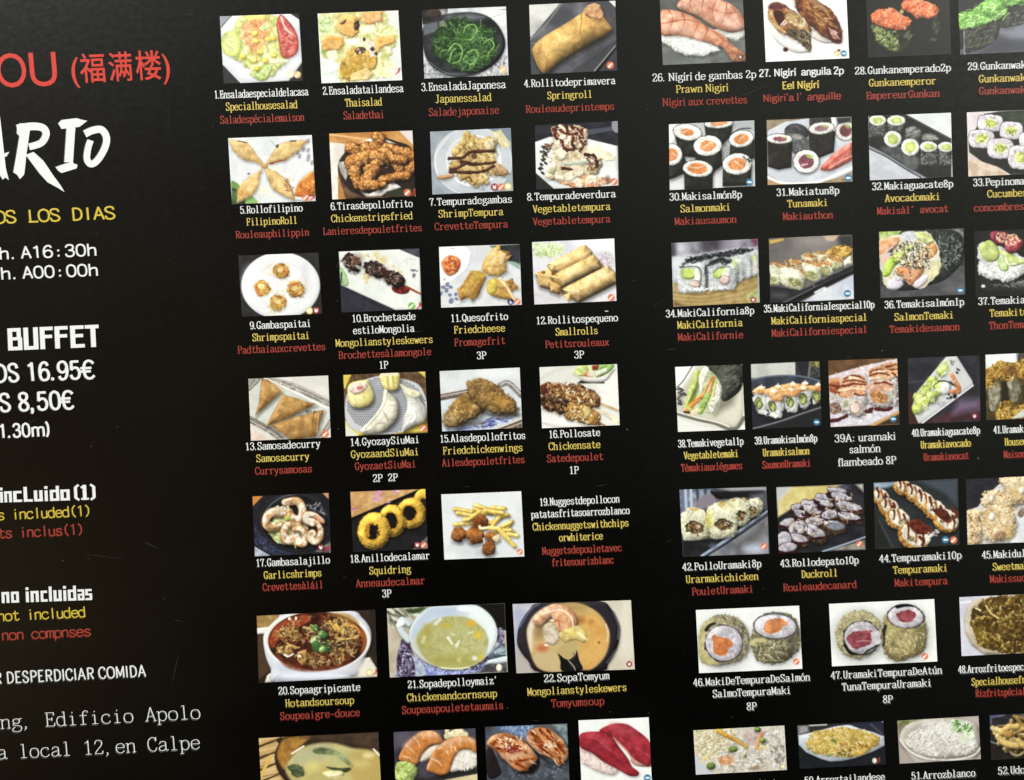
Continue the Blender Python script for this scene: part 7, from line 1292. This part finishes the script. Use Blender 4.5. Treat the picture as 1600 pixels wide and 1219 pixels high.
M_PHOTO, t_, b_ = material('photo_print', .42, .3)
ca = node(t_, 'ShaderNodeVertexColor', layer_name='print'); t_.links.new(ca.outputs['Color'], b_.inputs['Base Color'])
M_WHITE = ink_material('white_ink', (228, 230, 228)); M_YELLOW = ink_material('yellow_ink', (210, 190, 98)); M_RED = ink_material('red_ink', (156, 66, 55))
M_HYELLOW = ink_material('heading_yellow_ink', (205, 182, 66)); M_HRED = ink_material('heading_red_ink', (200, 56, 42))
M_GW = ink_material('white_painted_reflection', (92, 98, 98)); M_GY = ink_material('yellow_painted_reflection', (92, 78, 26)); M_GR = ink_material('red_painted_reflection', (84, 24, 18))  # dim colours for the offset letter copies that paint a reflection in the laminate
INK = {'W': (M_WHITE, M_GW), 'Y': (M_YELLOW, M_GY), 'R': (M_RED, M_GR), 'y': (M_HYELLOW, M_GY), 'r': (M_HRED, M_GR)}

# ---------------------------------------------------------------- the board
M_BOARD, t_, b_ = material('black_laminate', .2, .5)
g_ = node(t_, 'ShaderNodeNewGeometry')
n1 = node(t_, 'ShaderNodeTexNoise', Scale=11.0, Detail=5.0); n2 = node(t_, 'ShaderNodeTexNoise', Scale=420.0, Detail=3.0)
mp = node(t_, 'ShaderNodeMapping'); mp.inputs['Scale'].default_value = (.8, 1.25, 1)
t_.links.new(g_.outputs['Position'], mp.inputs['Vector']); t_.links.new(mp.outputs[0], n1.inputs['Vector']); t_.links.new(mp.outputs[0], n2.inputs['Vector'])
rp = node(t_, 'ShaderNodeValToRGB'); rp.color_ramp.elements[0].position = .42; rp.color_ramp.elements[1].position = .72
rp.color_ramp.elements[0].color = (.0006, .0006, .0005, 1); rp.color_ramp.elements[1].color = (.0026, .0024, .0019, 1)
t_.links.new(n1.outputs['Fac'], rp.inputs['Fac']); t_.links.new(rp.outputs['Color'], b_.inputs['Base Color'])
rr = node(t_, 'ShaderNodeMapRange'); rr.inputs['To Min'].default_value = .2; rr.inputs['To Max'].default_value = .29
t_.links.new(n2.outputs['Fac'], rr.inputs['Value']); t_.links.new(rr.outputs[0], b_.inputs['Roughness'])

ZP = 6e-5                      # the print lies this far above the laminate


def mesh_obj(name, verts, faces, mats, parent=None, midx=None, label=None):
    me = bpy.data.meshes.new(name); me.from_pydata([tuple(v) for v in verts], [], faces)
    for mt in mats:
        me.materials.append(mt)
    if midx is not None:
        me.polygons.foreach_set('material_index', midx)
    o = bpy.data.objects.new(name, me); scene.collection.objects.link(o)
    if parent:
        o.parent = parent
    if label:
        o['label'] = label
    return o


def rounded(x0, y0, x1, y1, r, n=8):
    out = []
    for cx, cy, a0 in ((x1 - r, y1 - r, 0), (x0 + r, y1 - r, 90), (x0 + r, y0 + r, 180), (x1 - r, y0 + r, 270)):
        for k in range(n + 1):
            a = math.radians(a0 + 90 * k / n); out.append((cx + r * math.cos(a), cy + r * math.sin(a)))
    return out


rim = rounded(-.36, -.27, .33, .235, .006); nr = len(rim)
cx_, cy_ = -.015, -.0175
inset = [(cx_ + (x - cx_) * .9985, cy_ + (y - cy_) * .9985) for x, y in rim]
bv = [(x, y, 0) for x, y in inset] + [(x, y, -.0005) for x, y in rim] + [(x, y, -.0035) for x, y in rim]
bf = [tuple(range(nr)), tuple(range(3 * nr - 1, 2 * nr - 1, -1))]
for i in range(nr):
    j = (i + 1) % nr
    bf += [(i, nr + i, nr + j, j), (nr + i, 2 * nr + i, 2 * nr + j, nr + j)]
board = mesh_obj('menu_board', bv, bf, [M_BOARD])
board['label'] = 'black laminated restaurant menu printed with rows of numbered food photos and captions'
board['category'] = 'menu'

# ---------------------------------------------------------------- the food photos: one part each, what they show as sub-parts
def srgb_lin(c):
    return np.where(c <= .04045, c / 12.92, ((c + .055) / 1.055) ** 2.4)


def photo_part(g):
    px = np.stack([g.X.ravel() / g.s + g.o[0], g.Y.ravel() / g.s + g.o[1]], 1)
    xy = sheet(px); V = np.column_stack([xy, np.full(len(xy), ZP)]).astype(np.float32)
    lin = np.ones((len(xy), 4), np.float32); lin[:, :3] = srgb_lin(g.C.reshape(-1, 3)) * .93
    H, W = g.H, g.W
    base = (np.arange(H - 1)[:, None] * W + np.arange(W - 1)[None]).ravel()
    quads = np.stack([base, base + W, base + W + 1, base + 1], 1)
    q = np.stack([g.id[:-1, :-1].ravel(), g.id[1:, :-1].ravel(), g.id[1:, 1:].ravel(), g.id[:-1, 1:].ravel()], 1)
    fid = q[:, 0].copy()
    maj = (q[:, 1] == q[:, 2]) & (q[:, 2] == q[:, 3]); fid[maj] = q[maj, 1]
    for k in range(1, len(g.names)):
        if (fid == k).sum() < 14:
            fid[fid == k] = 0
    parent = None
    for k in [0] + [k for k in range(1, len(g.names)) if (fid == k).any()]:
        f = quads[fid == k]
        used, inv = np.unique(f, return_inverse=True)
        nm = 'food_photo' if k == 0 else g.names[k]
        me = bpy.data.meshes.new(nm)
        me.vertices.add(len(used)); me.vertices.foreach_set('co', V[used].ravel())
        n = len(f)
        me.loops.add(n * 4); me.loops.foreach_set('vertex_index', inv.reshape(-1).astype(np.int32))
        me.polygons.add(n); me.polygons.foreach_set('loop_start', (np.arange(n) * 4).astype(np.int32))
        me.update(calc_edges=True)
        at = me.attributes.new('print', 'FLOAT_COLOR', 'POINT'); at.data.foreach_set('color', lin[used].ravel())
        me.materials.append(M_PHOTO)
        o = bpy.data.objects.new(nm, me); scene.collection.objects.link(o)
        if k == 0:
            o.parent = board; parent = o; o['label'] = g.label
        else:
            o.parent = parent


for g in PICS:
    photo_part(g)

# ---------------------------------------------------------------- lettering parts
def reflection_shift(x, y):
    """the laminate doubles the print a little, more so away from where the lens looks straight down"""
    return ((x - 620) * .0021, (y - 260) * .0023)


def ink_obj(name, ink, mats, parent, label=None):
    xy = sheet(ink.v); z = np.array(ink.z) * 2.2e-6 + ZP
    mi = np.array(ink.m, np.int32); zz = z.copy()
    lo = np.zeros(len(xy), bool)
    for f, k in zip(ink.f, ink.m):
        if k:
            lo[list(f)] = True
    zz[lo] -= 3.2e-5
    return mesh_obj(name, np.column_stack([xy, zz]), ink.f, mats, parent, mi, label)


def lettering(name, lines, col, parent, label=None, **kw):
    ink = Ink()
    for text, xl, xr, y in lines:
        ink.mat = 1; put_line(ink, text, xl, xr, y, off=reflection_shift((xl + xr) / 2, y), **kw)  # painted reflection of the line, laid under the ink
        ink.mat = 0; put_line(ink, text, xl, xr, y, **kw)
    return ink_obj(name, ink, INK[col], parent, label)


WORD = {'W': 'dish_name', 'Y': 'english_name', 'R': 'french_name'}
for row, dish in zip(CAPTIONS.strip().split('\n'), DISH):
    parts = row.split('|'); x0, y0, s = CROPS[parts[0]]
    groups = {}
    for ln in parts[1:]:
        c, tx, xl, xr, y = ln.split(' ')
        q = (tx.replace('_', ' '), x0 + float(xl) / s, x0 + float(xr) / s, y0 + float(y) / s)
        key = c if not (c == 'W' and tx[-1] == 'P' and len(tx) < 6) else 'N'
        groups.setdefault(key, []).append(q)
    tall = 12.2 if dish in DISH[:3] else 11.3
    main = lettering('dish_name', groups.pop('W'), 'W', board, 'white caption of the ' + dish, ch=tall)
    for c, qs in groups.items():
        lettering('portion_note' if c == 'N' else WORD[c], qs, 'W' if c == 'N' else c, main, ch=tall)
# three captions are set in other faces
def prop_caption(lines, label):
    main = None
    for c, tx, xl, xr, y in lines:
        o = lettering('dish_name' if main is None else WORD[c], [(tx, xl, xr, y)], c, main or board, label if main is None else None, prop=True, thick=1.35, thin=.78, ch=11.8)
        main = main or o


prop_caption([('W', '26. Nígírí de gambas 2p', 1019, 1181.6, 124.6), ('Y', 'Prawn Nigirí', 1055.8, 1138.3, 144), ('R', 'Nígiri aux crevettes', 1034.8, 1167.6, 163.8)], 'white caption of the prawn nigiri')
qs = [('39A: uramaki', 1303.4, 1399.5, 689), ('salmón', 1327, 1376, 707), ('flambeado 8P', 1308.8, 1400.4, 726.5)]
lettering('dish_name', qs, 'W', board, 'white caption of the flamed salmon uramaki', prop=True, thick=1.4, thin=.78, ch=11.8)


# sans lettering from the built-in font, turned into flat meshes here
_fc = {}


def font_mesh(ch, bold):
    if (ch, bold) not in _fc:
        cu = bpy.data.curves.new('tmp', 'FONT'); cu.body = ch; cu.offset = bold; cu.resolution_u = 4; cu.fill_mode = 'FRONT'
        ob = bpy.data.objects.new('tmp', cu); scene.collection.objects.link(ob)
        dg = bpy.context.evaluated_depsgraph_get(); me = bpy.data.meshes.new_from_object(ob.evaluated_get(dg))
        v = np.array([w.co[:2] for w in me.vertices]).reshape(-1, 2); f = [tuple(p.vertices) for p in me.polygons]
        bpy.data.objects.remove(ob); bpy.data.curves.remove(cu); bpy.data.meshes.remove(me)
        _fc[(ch, bold)] = (v, f)
    return _fc[(ch, bold)]


def put_sans(ink, text, xl, xr, y, cap, mono=False, bold=.0, off=(0, 0), fx=None):
    """xl..xr and the baseline y at its middle in photo pixels, cap height in pixels"""
    sl = slope(y); xm = (xl + xr) / 2; sy = cap / .729
    if mono:
        cell = (xr - xl) / len(text)
        items = []
        for k, c in enumerate(text):
            if c != ' ':
                v, f = font_mesh(c, bold); w = (v[:, 0].max() + v[:, 0].min()) / 2
                sx = sy * (fx or .8)
                items.append((v, f, xl + cell * (k + .5) - w * sx, sx))
    else:
        v, f = font_mesh(text, bold); sx = (xr - xl) / (v[:, 0].max() - v[:, 0].min())
        items = [(v, f, xl - v[:, 0].min() * sx, sx)]
    for v, f, x, sx in items:
        ink.lift(); i = len(ink.v)
        X = x + v[:, 0] * sx; Yh = v[:, 1] * sy
        q = np.stack([X - lean(xm) * Yh + off[0], y + sl * (X - xm) - Yh + off[1]], 1)
        ink.v += [tuple(t) for t in q]; ink.z += [ink.k] * len(q)
        for t in f:
            ink.f.append(tuple(i + k for k in t)); ink.m.append(ink.mat)


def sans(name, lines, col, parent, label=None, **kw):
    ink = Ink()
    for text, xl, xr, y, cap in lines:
        ink.mat = 1; put_sans(ink, text, xl, xr, y, cap, off=[t * .8 for t in reflection_shift((xl + xr) / 2, y)], **kw)
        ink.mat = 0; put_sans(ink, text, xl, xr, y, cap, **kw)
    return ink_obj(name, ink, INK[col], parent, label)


SN = dict(sans_=True, prop=True, fat=1.2)
n27 = lettering('dish_name', [('27. Nígírí  anguila 2p', 1186, 1318, 118)], 'W', board, 'white sans caption of the eel nigiri', ch=11.3, thick=1.75, thin=1.35, **SN)
lettering('english_name', [('Eel Nígírí', 1222, 1280, 138.4)], 'Y', n27, ch=11.3, thick=1.75, thin=1.35, **SN)
lettering('french_name', [('Nigiri`a l´  anguille', 1192, 1314, 157.2)], 'R', n27, ch=11.3, thick=1.5, thin=1.3, **SN)

# the left panel
e_ = lambda x, y: (x / 4.848, 40 + y / 4.848)
f_ = lambda x, y: (x / 4.848, 280 + y / 4.848)
g2 = lambda x, y: (x / 4.848, 480 + y / 4.848)
h_ = lambda x, y: (x / 2.493, 730 + y / 2.493)
ttl = sans('restaurant_name', [('O', -3, 43.5, 40 + 467 / 4.848, 56), ('U', 49, 91, 40 + 458 / 4.848, 56)], 'r', board, 'large red letters of the restaurant name')
sans('chinese_name', [('(', 113, 125, 40 + 415 / 4.848, 37), ('福', 126.5, 165.5, 40 + 412 / 4.848, 36), ('满', 171.5, 208, 40 + 402 / 4.848, 36), ('楼', 213.5, 253.5, 40 + 392 / 4.848, 36), (')', 255, 266.5, 40 + 388 / 4.848, 37)], 'r', ttl, bold=.008)


def poly_ink(shapes, off=(0, 0), ink=None):
    ink = ink or Ink()
    for kind, p, *w in shapes:
        ink.lift()
        p = np.array(p, float) + off
        if kind == 'P':
            ink.loop(p)
        else:
            d = np.gradient(p, axis=0); d /= np.hypot(d[:, 0], d[:, 1])[:, None] + 1e-9
            wd = np.linspace(w[0], w[-1], len(p))[:, None] / 2; n = np.stack([-d[:, 1], d[:, 0]], 1) * wd
            ink.strip(p + n, p - n)
    return ink


def brush(s):
    return [e_(*q) for q in pts(s)]


BR = [('P', brush('-30 690 0 690 10 770 45 1080 68 1172 42 1150 22 1168 -4 1126 -40 800')), ('P', brush('-60 984 36 968 72 957 50 992 10 1003 -60 1012')), ('P', brush('-32 690 -10 760 -60 960 -130 1172 -190 1166 -120 950')),
      ('P', brush('150 742 236 738 222 830 202 970 190 1080 184 1128 152 1164 132 1132 102 1112 124 990 148 840 128 816 132 760')),
      ('L', smooth(np.array(brush('130 782 240 764 325 776 350 826 312 890 222 920')), False, 6), 12.5, 10.5),
      ('P', brush('196 980 256 958 330 1025 404 1135 458 1208 490 1262 440 1230 362 1188 300 1120')),
      ('P', brush('442 742 468 716 585 702 612 712 662 722 602 768 466 784 456 764')), ('P', brush('505 776 572 766 554 1034 488 1036')), ('P', brush('422 1072 492 1048 552 1030 560 1046 588 1054 582 1082 466 1118 440 1098')),
      ('L', smooth(np.array(brush('644 822 700 796 770 790 808 850 794 930 740 1020 690 1050 660 1010 668 930 688 870')), False, 6), 11.5, 10)]
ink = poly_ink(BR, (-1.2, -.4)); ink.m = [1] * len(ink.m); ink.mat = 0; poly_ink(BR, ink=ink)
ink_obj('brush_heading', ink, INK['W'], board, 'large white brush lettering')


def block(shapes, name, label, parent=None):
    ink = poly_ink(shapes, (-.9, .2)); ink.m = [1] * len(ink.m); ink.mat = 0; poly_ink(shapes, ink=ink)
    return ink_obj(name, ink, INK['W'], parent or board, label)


def bars(segs, cv, y0, xm):
    """straight pieces x0,y0,x1,y1,width in crop units turned into quads"""
    out = []
    for x0, a, x1, b, w in segs:
        p0 = np.array((x0, a), float); p1 = np.array((x1, b), float)
        d = (p1 - p0) / np.hypot(*(p1 - p0)); n = np.array((-d[1], d[0])) * w / 2
        out.append(('P', [cv(*(p0 + n)), cv(*(p1 + n)), cv(*(p1 - n)), cv(*(p0 - n))]))
    return out


def slant(cv, base_l, sl, lean_):
    """upright block letters: x along the line, y above the baseline"""
    return lambda x, y: cv(x - lean_ * y, base_l + sl * x - y)


BL = {  # block letters on a unit of height 1, width as listed
 'B': (.68, [(.11, 0, .11, 1, .22), (0, .92, .62, .92, .16), (0, .52, .66, .52, .14), (0, .08, .68, .08, .16), (.53, .5, .53, 1, .2), (.58, 0, .58, .54, .2)]),
 'U': (.68, [(.11, 0, .11, 1, .22), (0, .08, .68, .08, .16), (.57, 0, .57, 1, .22)]), 'F': (.6, [(.11, 0, .11, 1, .22), (0, .92, .6, .92, .16), (.1, .56, .56, .56, .15)]),
 'E': (.64, [(.11, 0, .11, 1, .22), (0, .92, .62, .92, .16), (.1, .54, .58, .54, .15), (0, .08, .64, .08, .16)]), 'T': (.62, [(0, .92, .62, .92, .16), (.36, 0, .36, .98, .22)]),
 'i': (.24, [(.12, 0, .12, .72, .22), (.12, .82, .12, 1, .22)]), 'n': (.6, [(.11, 0, .11, .74, .22), (0, .66, .58, .66, .16), (.48, 0, .48, .74, .22)]), 'o': (.58, [(.1, 0, .1, .74, .2), (0, .66, .58, .66, .16), (0, .08, .58, .08, .16), (.48, 0, .48, .74, .2)]),
 'c': (.52, [(.1, 0, .1, .74, .2), (0, .66, .5, .66, .16), (0, .08, .52, .08, .16)]), 'l': (.24, [(.12, 0, .12, 1, .22)]), 'L': (.56, [(.11, 0, .11, 1, .22), (0, .08, .56, .08, .16)]), 'u': (.6, [(.11, 0, .11, .74, .22), (0, .08, .6, .08, .16), (.48, 0, .48, .74, .22)]),
 'd': (.6, [(.1, 0, .1, .74, .2), (0, .66, .5, .66, .16), (0, .08, .58, .08, .16), (.5, 0, .5, 1, .2)]), 'a': (.58, [(0, .66, .56, .66, .15), (.1, 0, .1, .42, .2), (.48, 0, .48, .74, .2), (0, .38, .5, .38, .12), (0, .07, .5, .07, .14)]),
 's': (.54, [(0, .67, .52, .67, .14), (.1, .36, .1, .7, .2), (0, .38, .54, .38, .13), (.44, .04, .44, .4, .2), (0, .07, .52, .07, .14)]), '(': (.4, [(.16, .14, .16, .88, .18), (.13, .84, .36, 1.02, .15), (.13, .18, .36, 0, .15)]), ')': (.4, [(.24, .14, .24, .88, .18), (.27, .84, .04, 1.02, .15), (.27, .18, .04, 0, .15)]),
 '1': (.4, [(.22, 0, .22, 1, .2), (.02, .82, .24, .96, .14), (.02, .07, .44, .07, .13)]),
}


def block_word(items, cv, base, sl, h, name, label, parent=None):
    T = slant(cv, base, sl, .045); sh = []
    for c, x, w in items:
        nat, segs = BL[c]; k = w / nat
        for x0, a, x1, b, wd in segs:
            vert = abs(b - a) > abs(x1 - x0); ww = wd * (k if vert else h)
            sh += bars([(x + x0 * k, a * h, x + x1 * k, b * h, ww)], T, 0, 0)
    return block(sh, name, label, parent)


MN = dict(sans_=True, fat=1.28)
lettering('opening_days', [('OS LOS DIAS', -38 / 4.848, 878 / 4.848, 280 + 318 / 4.848)], 'y', board, 'yellow line of capitals for the opening days', ch=19, thick=2.9, thin=2.6, **MN)
lettering('opening_hours', [('h.A16:30h', -6 / 4.848, 741 / 4.848, 280 + 592 / 4.848), ('h.A00:00h', 6 / 4.848, 752 / 4.848, 280 + 744 / 4.848)], 'W', board, 'two white lines of opening hours', ch=18, thick=2.7, thin=2.5, sans_=True, fat=1.2)
buf = block_word([('B', 64, 108), ('U', 184, 110), ('F', 308, 98), ('F', 420, 100), ('E', 538, 106), ('T', 650, 104)], g2, 332, -.042, 168, 'buffet_heading', 'white block capitals of the buffet heading')
lettering('price_line', [('OS 16.95', -52 / 4.848, 622 / 4.848, 480 + 555 / 4.848), ('€', 618 / 4.848, 730 / 4.848, 480 + 540 / 4.848)], 'W', board, 'white adult price', ch=27.5, thick=4.3, thin=3.6, sans_=True, prop=True, fat=1.12)
lettering('price_line', [('S 8,50', -4 / 4.848, 470 / 4.848, 480 + 781 / 4.848), ('€', 462 / 4.848, 572 / 4.848, 480 + 770 / 4.848)], 'W', board, 'white child price', ch=27.5, thick=4.3, thin=3.6, sans_=True, prop=True, fat=1.12)
lettering('price_line', [('1.30m)', -8 / 4.848, 388 / 4.848, 480 + 981 / 4.848)], 'W', board, 'white note on child height', ch=20.5, thick=3.3, thin=2.8, sans_=True, prop=True, fat=1.12)
d1 = block_word([('i', 1, 12), ('n', 18, 30), ('c', 53, 34), ('L', 94, 34), ('u', 134, 34), ('i', 175, 13), ('d', 196, 36), ('o', 237, 36), ('(', 286, 26), ('1', 316, 28), (')', 352, 26)], h_, 138, -.032, 58, 'dessert_heading', 'white block lettering above the dessert lines')
lettering('english_name', [('s included(1)', -8 / 2.493, 358 / 2.493, 730 + 197 / 2.493)], 'y', d1, ch=16, thick=1.8, thin=1.6, **MN)
lettering('french_name', [('ts inclus(1)', -6 / 2.493, 330 / 2.493, 730 + 269 / 2.493)], 'R', d1, ch=16, thick=1.8, thin=1.6, **MN)
d2 = block_word([('n', 8, 30), ('o', 45, 30), ('i', 102, 12), ('n', 121, 32), ('c', 160, 26), ('l', 192, 12), ('u', 210, 32), ('i', 248, 12), ('d', 266, 32), ('a', 304, 26), ('s', 334, 26)], h_, 530, -.036, 58, 'drinks_heading', 'white block lettering above the drinks lines')
lettering('english_name', [('not included', -8 / 2.493, 336 / 2.493, 730 + 591 / 2.493)], 'y', d2, ch=16, thick=1.8, thin=1.6, **MN)
lettering('french_name', [('non compnses', 8 / 2.493, 357 / 2.493, 730 + 665 / 2.493)], 'R', d2, ch=16, thick=1.8, thin=1.6, **MN)
lettering('waste_notice', [('R DESPERDICIAR COMIDA', -22 / 2.493, 572 / 2.493, 730 + 829 / 2.493)], 'W', board, 'white line of narrow capitals about wasting food', ch=17.5, thick=2.1, thin=1.7, sans_=True, prop=True, fat=1.08)
lettering('address_line', [('ng,_Edificio_Apolo'.replace('_', ' '), 2 / 2.493, 785 / 2.493, 730 + 999 / 2.493)], 'W', board, 'upper white line of the address', ch=21.5, thick=1.35, thin=.75)
lettering('address_line', [('a_local_12,en_Calpe'.replace('_', ' '), -10 / 2.493, 784 / 2.493, 730 + 1117 / 2.493)], 'W', board, 'lower white line of the address', ch=21.5, thick=1.35, thin=.75)

# ---------------------------------------------------------------- scratches and dust on the laminate
M_WEAR = ink_material('scratch_white', (66, 64, 58), .6)
R_ = np.random.RandomState(11)
ink = Ink()
for q, w in (('1200 132 1170 146 1150 152', .5), ('1108 100 1130 90', .5), ('566 845 600 858', .6), ('560 850 620 862', .4), ('1486 470 1500 462', .5), ('640 520 662 517', .6), ('280 1020 274 1045 269 1068', .6), ('224 846 248 857', .7), ('130 865 196 874', .45), ('1505 160 1517 146', .45), ('1497 158 1512 144', .4), ('1320 560 1330 557', .5), ('525 420 530 409', .6), ('40 660 60 656', .4), ('930 760 950 757', .5), ('1190 395 1230 388', .35), ('1396 420 1440 412', .35), ('760 30 790 20', .35), ('720 320 760 312', .35), ('1020 480 1034 470', .4)):
    p = smooth(pts(q), False, 4); d = np.gradient(p, axis=0); d /= np.hypot(d[:, 0], d[:, 1])[:, None]
    w_ = (w * .7 * np.sin(np.linspace(.15, math.pi - .15, len(p))))[:, None] / 2; n_ = np.stack([-d[:, 1], d[:, 0]], 1) * w_
    ink.lift(); ink.strip(p + n_, p - n_)
for k in range(26):
    x, y = R_.rand() * 1600, R_.rand() * 1219; a = -.5 + R_.rand() * .9; l_ = 4 + R_.rand() * 18; w = .12 + .14 * R_.rand()
    dx, dy = math.cos(a) * l_, math.sin(a) * l_
    ink.lift(); ink.loop([(x, y), (x + dx * .5 + dy * w * .03, y + dy * .5 + w), (x + dx, y + dy), (x + dx * .5, y + dy * .5 - w)])
o = ink_obj('scratches', ink, [M_WEAR, M_WEAR], board, 'fine pale scratches across the glossy black surface'); o['kind'] = 'stuff'; o.location.z = 6e-5
ink = Ink()
for k in range(120):
    x, y = R_.rand() * 1600, R_.rand() * 1219; r = .25 + .75 * R_.rand() ** 4; n = 6; ph = R_.rand() * 6
    ink.lift(); ink.loop([(x + r * (.7 + .5 * R_.rand()) * math.cos(ph + t * 2 * math.pi / n), y + r * (.7 + .5 * R_.rand()) * math.sin(ph + t * 2 * math.pi / n)) for t in range(n)])
for x, y, r in ((527, 470, 1.0), (575, 477, 1.2), (529, 670, 1.3), (1378, 548, 1.7), (1528, 716, 2.2), (953, 1112, 1.0), (667, 560, .9), (793, 1106, 1.2), (980, 671, 1.8), (1013, 1114, .9), (1011, 172, .9), (257, 935, 1.2), (99, 876, 1.3), (333, 197, .9)):
    ink.lift(); ink.loop([(x + r * math.cos(t), y + r * .7 * math.sin(t)) for t in np.arange(8) / 8 * 2 * math.pi])
xy = sheet(ink.v)
dust = mesh_obj('dust', np.column_stack([xy, np.array(ink.z) * 2.2e-6 + ZP + 1.3e-4]), ink.f, [M_WEAR])
dust['kind'] = 'stuff'; dust['label'] = 'pale dust specks lying scattered on the black menu'; dust['category'] = 'dust'
